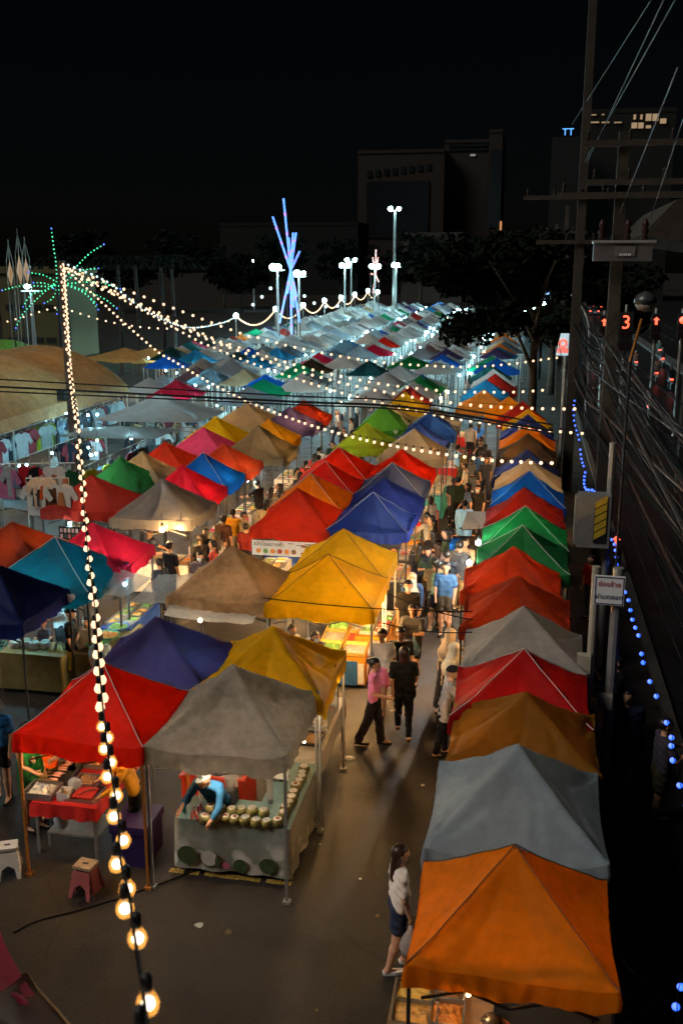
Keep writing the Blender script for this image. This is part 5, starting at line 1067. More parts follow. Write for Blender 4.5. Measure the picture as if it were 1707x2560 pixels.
# --- clear plastic curtains
CLR = fabric('clear_curtain', (.6, .6, .57), .3, .12, .8, .2, True, .35)
def curtain(label, pts, n=10):
    a_, b2, c_, d_ = [Vector(p) for p in pts]; vs = []
    for i in range(n + 1):
        for j in range(n + 1):
            u, v = i / n, j / n; p = a_.lerp(b2, u).lerp(d_.lerp(c_, u), v); p += Vector((0, .04 * noise.noise(Vector((u * 5, v * 5, 7))), .05 * noise.noise(Vector((u * 4, v * 4, 2))) - .05 * math.sin(math.pi * u) * v)); vs.append(p)
    return tag(MB().add(vs, [(i * (n + 1) + j, (i + 1) * (n + 1) + j, (i + 1) * (n + 1) + j + 1, i * (n + 1) + j + 1) for i in range(n) for j in range(n)]).build('plastic_curtain', CLR, None, True), label, 'curtain')
curtain('clear plastic curtain under the brownish tan canvas tent', (at('C', 745, 790, 2.0), at('C', 1150, 790, 2.0), at('C', 1100, 885, 1.75), at('C', 715, 850, 1.8)))
curtain('slanted clear plastic sheet beside the teal tent', (at('C', 400, 740, 1.9), at('C', 520, 650, 2.1), at('C', 660, 685, 2.0), at('C', 530, 775, 1.9)))
curtain('grey canvas flap between the teal and the tan canvas tents', (at('C', 690, 672, 2.1), at('C', 845, 672, 2.1), at('C', 745, 790, 1.9), at('C', 575, 790, 1.9))).material_slots[0].material
t = thing('awning_flap', 'grey cloth flap on rods beside the person in light blue', 'awning', at('P', 990, 1150, 1.7)); 
q0, q1, q2, q3 = [at('P', x, y, z) - t.location for x, y, z in ((870, 1035, 1.8), (1120, 1040, 1.85), (1110, 1265, 1.5), (800, 1280, 1.45))]
MB().add([q0, q1, q2, q3], [(0, 1, 2, 3)]).build('cloth', fab('grey'), t); MB().tube([q3, q2], .015, 6).build('rod', DARKSTEEL, t)

# ------------------------------------------------------------------ festoon strings
POLE = atY('E', 268, 175, 35.5)                           # top of the lamp pole by the marquee
px_, py_ = POLE.x, POLE.y
def festoon(label, name, pts, step, m, me=None, r=.006, s=1., hang=.09, sock=False, wire=CABLE, k=6, cat='string lights', skip=.0):
    path = smooth_path(pts, k); t = thing(name, label, cat, path[0]); o = Vector(path[0])
    MB().tube([p - o for p in path], r, 4, cap=False).build('wire', wire, t)
    for q in resample(path, step)[1:]:
        if random.random() < skip: continue
        q = q + Vector((random.uniform(-.01, .01), 0, 0))
        b = inst('bulb', me or ME_FBS, m, t, q - o - Vector((0, 0, hang)), 0, s)
        if sock: inst('socket', ME_SOCK, BLACK, b, (0, 0, .036), 0, 1.0 if s == 1 else 1 / s)
    return t
def strung(label, endxy, pix, step=.42, s=1., **kw):
    pts = [POLE + Vector((0, 0, -.1))] + [atplane(k, x, y, (px_, py_), endxy) for k, x, y in pix]
    return festoon(label, 'string_lights', pts, step, FEST, s=s, **kw)
strung('warm bulb string from the lamp pole to the cream roadside tent', (2.2, 21), [('I', 203, 88), ('I', 437, 247), ('I', 690, 397), ('I', 922, 517), ('I', 1180, 625), ('I', 1395, 705), ('J', 65, 778), ('J', 313, 843), ('J', 588, 900), ('J', 880, 948), ('J', 1122, 980), ('J', 1365, 1010), ('H', 205, 576), ('H', 342, 582), ('H', 450, 582)], .28, 1.0, me=ME_FB, sock=True)
strung('warm bulb string from the lamp pole towards the blackish brown tent', (2.3, 26), [('I', 543, 43), ('I', 714, 123), ('I', 955, 223), ('I', 1205, 316), ('I', 1467, 402), ('J', 97, 465), ('J', 373, 540), ('J', 588, 592), ('J', 810, 640), ('J', 1030, 683), ('H', 108, 366), ('H', 232, 381), ('H', 419, 399), ('H', 612, 414)], .3, 1.0, me=ME_FB, sock=True)
strung('warm bulb string from the lamp pole across the cross aisle to the utility pole', (2.3, 31), [('I', 620, 38), ('I', 815, 115), ('I', 1080, 212), ('I', 1343, 300), ('J', 52, 378), ('J', 257, 430), ('J', 540, 487), ('J', 822, 537), ('J', 1110, 575), ('J', 1330, 594), ('H', 151, 263), ('H', 320, 269), ('H', 487, 271), ('H', 599, 269)], .33, 1.1)
strung('warm bulb string sagging over the far grey tents to the tree', (1.9, 38), [('I', 665, 33), ('I', 857, 108), ('I', 1113, 193), ('I', 1432, 288), ('J', 55, 336), ('J', 312, 390), ('J', 562, 432), ('J', 813, 460), ('J', 1068, 482), ('J', 1309, 484), ('H', 121, 176), ('H', 259, 171), ('H', 396, 160)], .36, 1.15)
strung('upper warm bulb string passing in front of the tree', (2.6, 47), [('I', 907, 10), ('I', 1078, 57), ('I', 1298, 117), ('I', 1462, 153), ('J', 164, 205), ('J', 473, 252), ('J', 772, 275), ('J', 1062, 288), ('J', 1297, 283), ('J', 1522, 263), ('G', 354, 2052), ('G', 597, 2019)], .4, 1.2)
FARP = Vector(at('Q', 105, 890, 4.0))
festoon('high cool-white bulb string from the lamp pole to the fence lamps', 'string_lights', [POLE] + [atplane('E', x, y, (px_, py_), (FARP.x, FARP.y)) for x, y in ((470, 262), (640, 430 - 40), (820, 462), (960, 445), (1020, 422))], .8, FESTC, s=1.1)
festoon('warm bulb string dropping from the lamp pole over the blue tents', 'string_lights', [POLE] + [atplane('E', x, y, (px_, py_), (-9., 62)) for x, y in ((380, 262), (560, 340), (760, 440), (900, 500), (1010, 545))], .6, FEST, s=1.2)
festoon('low level bulb string behind the lamp pole', 'string_lights', [atY('E', x, y, 52) for x, y in ((0, 445), (120, 410), (240, 375), (300, 385), (430, 425), (560, 452), (700, 465), (860, 460), (1000, 432))], .5, FEST, s=1.2)
# the string that comes down towards the footbridge
NP = [('E', 268, 175), ('E', 285, 430), ('E', 300, 600), ('E', 318, 740), ('V', 665, 100), ('V', 690, 420), ('V', 722, 700), ('V', 740, 1000), ('X', 1000, 20), ('X', 1060, 500), ('X', 1100, 1000), ('X', 1140, 1500), ('A', 475, 690), ('A', 515, 930), ('A', 525, 1135), ('A', 560, 1265), ('A', 580, 1420), ('A', 607, 1590), ('A', 635, 1790), ('A', 650, 1900)]
NY = np.interp(np.arange(20), [0, 1, 2, 3, 4, 5, 6, 7, 8, 9, 10, 11, 12, 13, 14, 15, 16, 17, 18, 19], [35.4, 31, 28, 24.5, 21.5, 19, 17, 15.2, 13.6, 11.6, 9.6, 7.9, 6.0, 5.1, 4.45, 4.0, 3.6, 3.2, 2.8, 2.5])
pts = [atY(k, x, y, Yv) for (k, x, y), Yv in zip(NP, NY)]
GLOW = emit('near_glow', (1, .86, .66), 9.)
AMBER = fabric('amber_glass', (.9, .45, .1), .5, .1, .8, .05, True, .55)
def near_string():
    path = smooth_path(pts, 8); o = Vector(path[0]); t = thing('string_lights', 'warm bulb string hanging down in front of the scarlet tent to the footbridge', 'string lights', o)
    MB().tube([p - o for p in path], .009, 5, cap=False).build('wire', CABLE, t)
    core = ico(.03, 2); glass = MB().lathe([(.014, .05), (.026, .04), (.043, .005), (.046, -.02), (.036, -.045), (.012, -.06)][::-1], 12).mesh('bulb', True)
    L = resample(path, .36)
    for i, q in enumerate(L[1:]):
        near = (q - Vector((0, 0, 8))).length < 9
        side = .022 * (1 if i % 2 else -1); q = q + Vector((side, 0, -.1))
        if i % 13 == 9: continue
        b = inst('bulb', glass, AMBER if near else FEST, t, q - o, 0, 1. if near else .95); inst('socket', ME_SOCK, BLACK, b, (0, 0, .045), 0, 1.1)
        if near: inst('filament_core', core, GLOW, b, (0, 0, -.01), 0, .9)
near_string()
# blue bulbs along the cables
bp = [('H', 543, 205), ('H', 530, 280), ('H', 540, 365), ('H', 560, 440), ('H', 572, 520), ('H', 582, 590), ('H', 600, 640), ('H', 595, 700), ('H', 605, 750), ('H', 645, 755), ('H', 680, 790), ('H', 716, 815), ('H', 719, 885), ('H', 737, 1008), ('H', 775, 1080), ('H', 785, 1175), ('H', 795, 1280), ('H', 846, 1370), ('H', 873, 1504), ('H', 920, 1615), ('H', 940, 1745), ('H', 960, 1812), ('H', 1010, 1945), ('H', 1057, 2062), ('H', 1108, 2200), ('H', 1112, 2290), ('N', 1702, 1970), ('N', 1745, 2080), ('N', 1765, 2280), ('N', 1700, 2452), ('N', 1690, 2555)]
Ys = np.interp(np.arange(len(bp)), [0, 8, 12, 20, 26, len(bp) - 1], [36, 27, 23, 15, 11, 7.5])
festoon('blue bulb string winding down the utility pole and along the cables', 'string_lights', [atY(k, x, y, Yv) for (k, x, y), Yv in zip(bp, Ys)], .42, BLUEB, me=ME_FB, s=.85, hang=.05, sock=False, skip=.15)

# ------------------------------------------------------------------ lamp pole with LED fronds by the marquee
t = thing('lamp_pole', 'dark steel pole wound with bulbs beside the tan marquee', 'pole', (px_, py_, 0)); MB().box((0, 0, POLE.z / 2), (.2, .2, POLE.z)).build('mast', mat('brown_steel', (.07, .04, .03), .6, 0, .3, 4), t); MB().box((0, 0, .03), (.5, .5, .06)).build('base_plate', DARKSTEEL, t)
b = inst('speaker', MB().box((0, 0, 0), (.3, .25, .4)).mesh('speaker'), BLACK, t, (-.28, -.1, POLE.z - 5.0)); 
for i in range(46): inst('bulb', ME_FBS, FEST, t, (.13 + .04 * (i % 2), -.13, POLE.z - .15 - i * .085), 0, .9)
Cg = atY('Y', 450, 800, 48)
fr = [((405, 380), (425, 540), (440, 640)), ((820, 503), (700, 580), (560, 720)), ((795, 690), (640, 712), (520, 790)), ((950, 855), (760, 800), (560, 810)), ((940, 1025), (800, 920), (560, 830)), ((790, 1040), (680, 900), (540, 830)), ((775, 990), (660, 880), (540, 820)), ((450, 1050), (460, 930), (465, 850)), ((330, 975), (400, 940), (440, 880)), ((180, 1000), (250, 900), (400, 850)), ((120, 1175), (190, 1040), (380, 850)), ((0, 870), (180, 830), (420, 835)), ((200, 720), (340, 745), (430, 790)), ((260, 805), (340, 808), (430, 830)), ((430, 870), (420, 830), (455, 790))]
t = thing('led_palm', 'green LED palm of curved light chains behind the lamp pole', 'light decoration', (Cg.x, Cg.y, 0)); MB().tube([(0, 0, 0), (0, 0, Cg.z)], [.12, .07], 8).build('trunk', DARKSTEEL, t)
ME_LED = ico(.042, 1)
for f in fr:
    q = [atY('Y', x, y, 48) for x, y in f] + [Cg]; path = smooth_path(q[::-1], 8)
    o = MB().tube([p - Vector((Cg.x, Cg.y, 0)) for p in path], .015, 4).build('frond', DARKSTEEL, t)
    L = resample(path, .2)
    for j, p in enumerate(L): inst('led', ME_LED, GREENLED if j < len(L) - 1 else BLUEB, o, p - Vector((Cg.x, Cg.y, 0)), 0, 1. if j % 3 else .8)
# ------------------------------------------------------------------ floodlight masts, fence lamps, LED sculptures
def mast(label, k, x, y, Y, heads, basew=.16):
    top = atY(k, x, y, Y); t = thing('floodlight_mast', label, 'floodlight', (top.x, top.y, 0)); MB().tube([(0, 0, 0), (0, 0, top.z)], [basew, basew * .6], 8).build('mast', STEEL, t)
    MB().box((0, 0, top.z), (1.3, .12, .1)).build('crossbar', STEEL, t)
    for i, (dx, s) in enumerate(heads):
        h_ = MB().box((dx, .12, top.z + .3), (.4 * s, .2, .3 * s)).build('lamp_housing', DARKSTEEL, t)
        MB().sphere((dx, -.3, top.z + .28), (.28 * s, .22 * s, .24 * s), 12, 8).build('lamp_glass', FLOOD, h_, True)
    return t
mast('floodlight mast beside the blue LED sculpture, lamp over the far grey tents', 'Q', 375, 590, 86, ((-.3, 1.2), (.15, 1.)))
mast('floodlight mast half hidden by the blue LED sculpture', 'Q', 515, 630, 88, ((-.1, 1.1), (.5, .7)))
mast('floodlight mast in the middle of the far market', 'Q', 815, 572, 120, ((-.3, 1.1), (.35, 1.1)))
mast('distant twin floodlight behind the middle mast', 'Q', 857, 535, 150, ((-.6, 1.2), (.6, 1.2)))
mast('floodlight mast behind the red and white sculpture', 'Q', 1010, 578, 135, ((-.4, 1.2), (.5, 1.4)))
mast('floodlight mast near the tree crown', 'Q', 1150, 568, 130, ((-.2, 1.2), (.2, 1.)))
mast('tall twin floodlight mast in front of the dark tower block', 'Q', 1142, 200, 170, ((-.7, 1.5), (.7, 1.3)), .3)
mast('white floodlight beside the golden ornaments', 'Y', 245, 870, 60, ((-.1, .6),))
mast('small floodlight among the dark trees', 'Q', 218, 540, 190, ((0, 1.1),))
fl = [('Q', 105, 890), ('Q', 362, 845), ('Q', 543, 820), ('Q', 682, 790), ('Q', 790, 770), ('Q', 880, 750), ('Q', 965, 725), ('Q', 1030, 733)]
FLP = [at(k, x, y, 4.0) for k, x, y in fl]
for i, p in enumerate(FLP):
    t = thing('fence_lamp', 'cool white lamp on a short post along the market edge', 'lamp post', (p.x, p.y, 0), 0, 'lamps along the market edge'); MB().tube([(0, 0, 0), (0, 0, 3.9)], .06, 6).build('post', STEEL, t); MB().sphere((0, 0, 4.05), .22 + .02 * i, 10, 6).build('globe', emit('globe_glow', (.5, .95, 1), 60), t, True)
for a_, b2 in zip(FLP, FLP[1:]):
    pth = catenary(a_, b2, 1.1, 10); tag(MB().tube(pth, .07, 5).build('rope_light', emit('rope_glow', (1, .62, .3), 1.6)), 'warm rope light hung between two market edge lamps', 'rope light', 'rope lights along the market edge')
festoon('white bulb garland rising to the mast of the blue sculpture', 'string_lights', [atY('Q', x, y, 88) for x, y in ((150, 850), (240, 790), (320, 710), (370, 680))], 1.1, FESTC, s=3.2)
festoon('white bulb garland falling from the blue sculpture', 'string_lights', [atY('Q', x, y, 90) for x, y in ((500, 690), (550, 750), (620, 800), (700, 822), (775, 815))], 1.1, FESTC, s=3.2)
def sculpture(label, Y, cross, legs, tops, mats, r):
    c0 = atY(*cross, Y); t = thing('led_sculpture', label, 'light sculpture', (c0.x, c0.y, 0))
    for grp in (legs, tops):
        for i, (k, x, y) in enumerate(grp):
            e = atY(k, x, y, Y + (i - 1) * .5); o = Vector((c0.x, c0.y, 0)); a_ = c0 - o; b2 = e - o; d = (b2 - a_); tb = inst('light_tube', MB().tube([a_ - d * .06, b2], r, 6).mesh('light_tube'), mats[0], t)
            for j in range(3): f = .22 + .27 * j; MB().tube([a_ + d * f, a_ + d * (f + .05)], r * 1.12, 6).build('coloured_band', mats[1], tb)
            if grp is legs: MB().tube([b2, Vector((b2.x + d.x * .2, b2.y, 0))], .05, 5).build('leg', DARKSTEEL, tb)
sculpture('blue glowing LED pole sculpture crossing like a sheaf over the far tents', 84, ('Q', 462, 590), [('Q', 390, 935), ('Q', 468, 1045), ('Q', 520, 930), ('Q', 440, 740), ('Q', 482, 830), ('Q', 500, 760)], [('Q', 415, 120), ('Q', 345, 240), ('Q', 478, 345), ('Q', 497, 345), ('Q', 520, 468), ('Q', 450, 380), ('Q', 480, 420)], (emit('blue_tube', (.03, .22, 1), 1.5), emit('violet_tube', (.35, .1, 1), 1.5)), .1)
sculpture('small red and white LED pole sculpture at the far market edge', 140, ('Q', 1015, 620), [('Q', 998, 740), ('Q', 1006, 770), ('Q', 1036, 665), ('Q', 985, 612)], [('Q', 1018, 455), ('Q', 997, 505), ('Q', 1032, 505)], (emit('red_tube', (.9, .12, .06), .9), emit('white_tube', (.8, .8, .6), 1.)), .1)
# ------------------------------------------------------------------ golden ornaments, low lit building, marquee
def ornament(label, k, x, y0, y1, w, Y):
    a_, b2 = atY(k, x, y1, Y), atY(k, x, y0, Y); h_ = b2.z - a_.z; t = thing('golden_ornament', label, 'ornament', (a_.x, a_.y, 0)); ww = w * h_
    MB().lathe([(.03, 0), (ww * .5, h_ * .2), (ww, h_ * .45), (ww * .7, h_ * .65), (ww * .2, h_ * .9), (.02, h_)], 8, (0, 0, a_.z)).build('lantern', emit('gold_glow', (.9, .42, .06), .22), t, True); MB().tube([(0, 0, 0), (0, 0, a_.z)], .06, 6).build('post', DARKSTEEL, t); MB().tube([(0, 0, b2.z), (0, 0, b2.z + h_ * .9)], .03, 5).build('spire', STEEL, t)
    for s in (-1, 1): MB().tube([(s * ww * 1.2, 0, 0), (s * ww * 1.2, 0, b2.z), (0, 0, b2.z + h_ * .7)], .03, 5).build('frame', STEEL, t)
ornament('slim golden lit ornament on a frame tower, outermost of three', 'Y', 92, 640, 830, .12, 75); ornament('tall golden lit ornament on a frame tower, middle of three', 'Y', 167, 590, 820, .11, 76); ornament('golden lit ornament nearest the LED palm', 'Y', 218, 620, 810, .14, 75)
for o in bpy.data.objects:
    if o.get('label', '').endswith('nearest the LED palm'): o['label'] = 'golden lit ornament on a frame tower beside the LED palm'
def block(name, label, loc, sz, m, rz=0, cat='building', wins=(), wm=None, extra=None):
    t = thing(name, label, cat, loc, rz); MB().box((0, 0, sz[2] / 2), sz).build('wall', m, t)
    MB().box((0, 0, sz[2] + .3), (sz[0] + .4, sz[1] + .4, .6)).build('parapet', m, t)
    for (x, z, w_, h_) in wins: f = MB().box((x, -sz[1] / 2 - .03, z), (w_, .12, h_)).build('window', wm, t)
    return t
q = atY('Y', 285, 1190, 85); block('utility_building', 'low cream building with rows of dark slots under a floodlight', (q.x, q.y + 3, 0), (6.6, 6, 9.0 - 1.5), mat('cream_wall', (.1, .085, .035), .8, 0, .15, .4), 0, 'building', [(-2.3 + i * 1.25, z, .9, .5) for i in range(4) for z in (1.6, 4.5)], BLACK)
mx0 = -18.2
t = thing('marquee', 'large tan fabric marquee with rounded ribbed roof over the clothes stalls', 'marquee', (-22.4, 37, 0)); NB = 7; TANF = fabric('marquee_fabric', lin('#a5875e'), .3, .6, .3, .35)
Ya, Yb = -12., 6.6
for i in range(NB):
    y0, y1 = Ya + (Yb - Ya) * i / NB, Ya + (Yb - Ya) * (i + 1) / NB; vs = []; nx, ny = 14, 6
    for a_ in range(nx + 1):
        for b2 in range(ny + 1):
            u = a_ / nx; v = b2 / ny; x = 4.2 - 8.4 * u; z = 2.75 + 1.75 * math.sin(math.pi * u) ** .8 - .16 * math.sin(math.pi * v) * math.sin(math.pi * u) ** .5; vs.append((x, y0 + (y1 - y0) * v, z + .02 * noise.noise(Vector((x, y0 + v * 3, 0)))))
    MB().add(vs, [(a_ * (ny + 1) + b2, (a_ + 1) * (ny + 1) + b2, (a_ + 1) * (ny + 1) + b2 + 1, a_ * (ny + 1) + b2 + 1) for a_ in range(nx) for b2 in range(ny)]).build('roof_panel', TANF, t, True)
for i in range(NB + 1):
    y0 = Ya + (Yb - Ya) * i / NB; MB().tube([(4.2, y0, 0), (4.2, y0, 2.7)], .04, 6).build('post', STEEL, t); MB().tube([(-4.2, y0, 0), (-4.2, y0, 2.7)], .04, 6).build('post', STEEL, t)
vs = []; k = 40
for i in range(k + 1):
    y0 = Ya + (Yb - Ya) * i / k; vs += [(4.22, y0, 2.76), (4.3 + .03 * math.sin(i * 2.1), y0, 2.3 + .03 * math.sin(i))]
MB().add(vs, [(2 * i, 2 * i + 1, 2 * i + 3, 2 * i + 2) for i in range(k)]).build('valance', TANF, t, True)
vs = []
for i in range(k // 2 + 1):
    u = i / (k // 2); x = 4.2 - 8.4 * u; vs += [(x, Yb, 2.75 + 1.75 * math.sin(math.pi * u) ** .8), (x, Yb + .06, 2.3)]
MB().add(vs, [(2 * i, 2 * i + 1, 2 * i + 3, 2 * i + 2) for i in range(k // 2)]).build('gable_sheet', fab('silver'), t, True)
for i in range(4): bulb('warm bulb glowing beneath the marquee roof', (-21.8 + .8 * (i % 2), 28.5 + i * 4.4, 2.6), WARM, .6, 1.1, 'bulbs beneath the marquee roof')
# second row of tan tents behind the marquee
for i in range(3):
    q = at('I', 40 + i * 200, 150, 2.7); tent(f'T{i}', 'tan', q, ('first', 'second', 'third')[i] + ' tan tent of the lit row behind the marquee, counted from it', w=4., d=3, rise=.6, m=fabric('canvas_litten', lin('#c49a5c'), .5), truss=False); bulb('warm bulb beneath a tan tent behind the marquee', (q.x + .3, q.y - .9, 1.8), WARM, .3, 1.3, 'bulbs of the tan tents behind the marquee')

# ------------------------------------------------------------------ clothes stalls
def tee_mesh():
    p = [(-.2, 0), (.2, 0), (.215, .42), (.3, .3), (.39, .37), (.27, .6), (.09, .66), (.05, .62), (-.05, .62), (-.09, .66), (-.27, .6), (-.39, .37), (-.3, .3), (-.215, .42)]
    return MB().prism(p, (0, .02, -.66), (1, 0, 0), (0, 0, 1), .04).mesh('shirt')
ME_TEE = tee_mesh(); ME_HANG = MB().tube([(-.18, 0, -.05), (0, 0, .03), (0, 0, .12), (.03, 0, .15)], .006, 4).tube([(.18, 0, -.05), (0, 0, .03)], .006, 4).mesh('hanger'); ME_PRINT = MB().box((0, -.03, -.36), (.17, .01, .2), 0, 0, .7).sphere((0, -.03, -.22), (.06, .008, .05), 8, 5).mesh('print')
def tee(label, loc, hexc, rz=0., pr=None, s=1., group=None):
    t = thing('hanging_shirt', label, 'shirt', loc, rz, group); t.scale = (s, s, s); inst('shirt', ME_TEE, cloth(hexc), t); inst('hanger', ME_HANG, STEEL, t)
    if pr: inst('print', ME_PRINT, cloth(pr), t)
def rail(label, a_, b2, h_=None):
    a_, b2 = Vector(a_), Vector(b2); t = thing('clothes_rail', label, 'clothes rail', (a_.x, a_.y, 0)); d = b2 - a_; MB().tube([(0, 0, a_.z), (d.x, d.y, b2.z)], .015, 6).build('rail', STAINLESS, t)
    for q, z in ((Vector((0, 0, 0)), a_.z), (Vector((d.x, d.y, 0)), b2.z)): MB().tube([(q.x, q.y, 0), (q.x, q.y, z)], .015, 6).build('upright', STAINLESS, t); MB().box((q.x, q.y, .02), (.05, .4, .03)).build('foot', DARKSTEEL, t)
YT = 23.5
tees = [('V', 45, 590, '#c0709a', None, 'pink hoodie'), ('V', 140, 575, '#b8c4cc', '#7a90b8', 'pale blue printed tee'), ('V', 260, 572, '#b81c2c', '#e8c8b0', 'red printed tee'), ('V', 372, 580, '#161a24', '#c8a8a0', 'black printed tee'), ('V', 470, 575, '#d4d8d8', '#a05a44', 'white long tee with brown print'), ('V', 568, 605, '#0f4c2c', '#c87a50', 'green tee with teddy print'), ('V', 312, 730, '#ccd2d2', '#4a5058', 'white tee with line print'), ('V', 375, 670, '#d8c8b8', '#d85a20', 'cream tee with orange print'), ('V', 530, 725, '#d0d0cc', '#b87a50', 'white tee with bear print'), ('V', 440, 760, '#5a3c28', None, 'brown top')]
ly = 0
for k_, x, y, h1, h2, nm_ in tees: q = atY(k_, x, y, YT + (.0 if y < 650 else -.7)); tee(f'{nm_} on the T-shirt rail by the brick red tent', q, h1, R(random.uniform(-6, 6)), h2, 1.25)
rail('upper T-shirt rail by the brick red tent', atY('V', 0, 590, YT + .03) + Vector((0, 0, .1)), atY('V', 660, 580, YT + .03) + Vector((0, 0, .1))); rail('lower T-shirt rail by the brick red tent', atY('V', 230, 715, YT - .67) + Vector((0, 0, .1)), atY('V', 600, 715, YT - .67) + Vector((0, 0, .1)))
near_bulb('V', 170, 575, 2.1, 'lit bulb over the red printed tee', COOL); near_bulb('V', 235, 565, 2.15, 'lit bulb next to the red printed tee', COOL); near_bulb('V', 455, 462, 2.1, 'lit blue-white bulb above the T-shirt rails', COOL)
near_bulb('V', 795, 478, 2.0, 'bright bulb beside the white clothes stand', COOL, 1.3); near_bulb('V', 838, 467, 2.0, 'bulb next to the white clothes stand', COOL); near_bulb('V', 1145, 333, 2.0, 'bulb at the hem of the flat silver sheet', COOL, 1.3); near_bulb('V', 850, 352, 2.0, 'bulb under the flat silver sheet near the caps', COOL); near_bulb('V', 773, 415, 2., 'small bulb under the flat silver sheet', COOL)
for i, (x, y) in enumerate(((160, 183), (310, 127), (407, 175), (580, 115), (768, 132), (850, 127))): near_bulb('V', x, y, 2.2, 'white bulb hung along the marquee edge', COOL, 1.25)['group'] = 'bulbs along the marquee edge'
cl = ['#b8c4c4', '#1c2430', '#8a9a20', '#5a6a78', '#202024', '#c8ccd0', '#3a5060', '#7a2a34', '#2c3c4c', '#9aa4a8']; cn = ['pale', 'dark navy', 'lime', 'slate', 'black', 'white', 'steel blue', 'wine', 'blue-grey', 'light grey']
for i in range(30):
    y = 29 + i * .47; j = random.randrange(10); tee(f'{cn[j]} garment hanging along the marquee edge', (-18.1 + random.uniform(-.1, .1), y, 2.15), cl[j], R(90 + random.uniform(-20, 20)), None, 1.4, f'{cn[j]} garments at the marquee edge')
for i in range(2): rail(('front' if i == 0 else 'rear') + ' garment rail along the marquee edge', (-18.1, 28.7 + i * 7.3, 2.28), (-18.1, 35.7 + i * 7.2, 2.28))
for i in range(44):
    j = random.randrange(10); lane = random.choice(((-13.7, 28, 38), (-16.4, 26, 37), (-12.0, 40.3, 42))); y = random.uniform(lane[1], lane[2]); tee(f'{cn[j]} garment on the racks under the silver sheets', (lane[0] + random.uniform(-.25, .25), y, random.uniform(1.45, 1.75)), cl[j], R(random.choice((0, 90)) + random.uniform(-15, 15)), random.choice((None, '#a08070')), 1.15, f'{cn[j]} garments under the silver sheets')
for i, (x, y0, y1) in enumerate(((-13.7, 28, 38), (-16.4, 26, 37))): rail(('inner' if i else 'outer') + ' garment rack under the silver sheets', (x, y0, 1.85), (x, y1, 1.85))
x, y = TENTS['N1']; t = thing('case_wall', 'dark display wall of small phone cases under the brick red tent', 'display', (x + .2, y - .9, 0)); MB().box((0, 0, 1.25), (1.5, .04, .8)).build('backboard', BLACK, t); mm = [cloth(c) for c in ('#8a3040', '#c8b0c0', '#40506a', '#b87a80', '#d8d0d8')]
ME_CASE = MB().box((0, 0, 0), (.06, .012, .1)).mesh('phone_case')
for i in range(14):
    for j in range(5): inst('phone_case', ME_CASE, random.choice(mm), t, (-.68 + i * .105, -.028, .95 + j * .15))

# ------------------------------------------------------------------ dark buildings at the back
DB = mat('dark_render', (.022, .0145, .011), .9, 0, .2, .05); BK = mat('dark_glass', (.012, .013, .016), .25, 0, .2, .3); GR = mat('grey_cladding', (.05, .047, .045), .8, 0, .15, .15)
def fac(label, name, Y, k, x0, x1, ytop, m, depth=30, boxes=(), rz=0.):
    a_ = atY(k, x0, ytop, Y); b2 = atY(k, x1, ytop, Y); h_ = (a_.z + b2.z) / 2; t = thing(name, label, 'building', ((a_.x + b2.x) / 2, Y + depth / 2, 0), rz); w_ = b2.x - a_.x
    MB().box((0, 0, h_ / 2), (w_, depth, h_)).build('wall', m, t); MB().box((0, 0, h_ + .5), (w_ * 1.01, depth * 1.01, 1.)).build('parapet', m, t)
    for (u0, v0, u1, v1, bm, nm_) in boxes:
        p, q = atY(k, u0, v0, Y), atY(k, u1, v1, Y); MB().box(((p.x + q.x) / 2 - t.location.x, -depth / 2 - .1, (p.z + q.z) / 2), (abs(q.x - p.x), .5, abs(p.z - q.z))).build(nm_, bm, t)
    return t
wn = [(212 + i * 66, 555 - i * 8, 245 + i * 66, 605 - i * 8, BK, 'window') for i in range(8)]
fac('dark tower block with eight small windows over a huge dark panel', 'tower_block', 330, 'O', 140, 820, 415, DB, 60, wn + [(208, 640, 690, 1080, BK, 'dark_panel')])
fac('taller dark wing of the tower block with a small lit sign', 'tower_wing', 336, 'O', 822, 1165, 335, DB, 50, [(1020, 425, 1060, 440, emit('sign_dim', (.8, .8, .7), .12), 'sign'), (850, 350, 1150, 362, BK, 'louvre'), (850, 385, 1150, 397, BK, 'louvre')])
fac('narrow dark lift tower beside the tower wing', 'lift_tower', 334, 'O', 1170, 1275, 255, DB, 40, [(1180, 390, 1250, 1000, BK, 'dark_panel'), (1252, 950, 1262, 1060, emit('amber_strip', (1, .35, .05), .5), 'amber_strip')])
fac('pale grey windowless annex in front of the tower block', 'annex', 240, 'O', 482, 965, 1072, GR, 30)
fac('long low dark building beyond the market trees', 'low_building', 300, 'Q', 0, 900, 300, mat('very_dark_render', (.003, .004, .005), .9, 0, .2, .05), 20)
hb = fac('dark hotel tower with a few lit amber windows beyond the road', 'hotel_tower', 260, 'G', 760, 1420, 240, mat('hotel_dark', (.006, .0055, .005), .9, 0, .2, .05), 30)
AW = emit('amber_window', (1, .5, .1), .2)
for (u0, v0, u1, v1) in ((790, 308, 850, 316), (870, 308, 925, 316), (962, 310, 1015, 316), (1090, 315, 1128, 355), (1140, 315, 1175, 355), (1195, 250, 1232, 300), (1245, 250, 1285, 300), (1195, 335, 1230, 355), (1300, 285, 1342, 320), (1105, 255, 1120, 290), (1155, 255, 1168, 290), (795, 254, 830, 260), (870, 252, 890, 258)):
    p, q = atY('G', u0, v0, 260), atY('G', u1, v1, 260); MB().box(((p.x + q.x) / 2 - hb.location.x, -15.2, (p.z + q.z) / 2), (abs(q.x - p.x), .4, abs(p.z - q.z))).build('window', AW, hb)
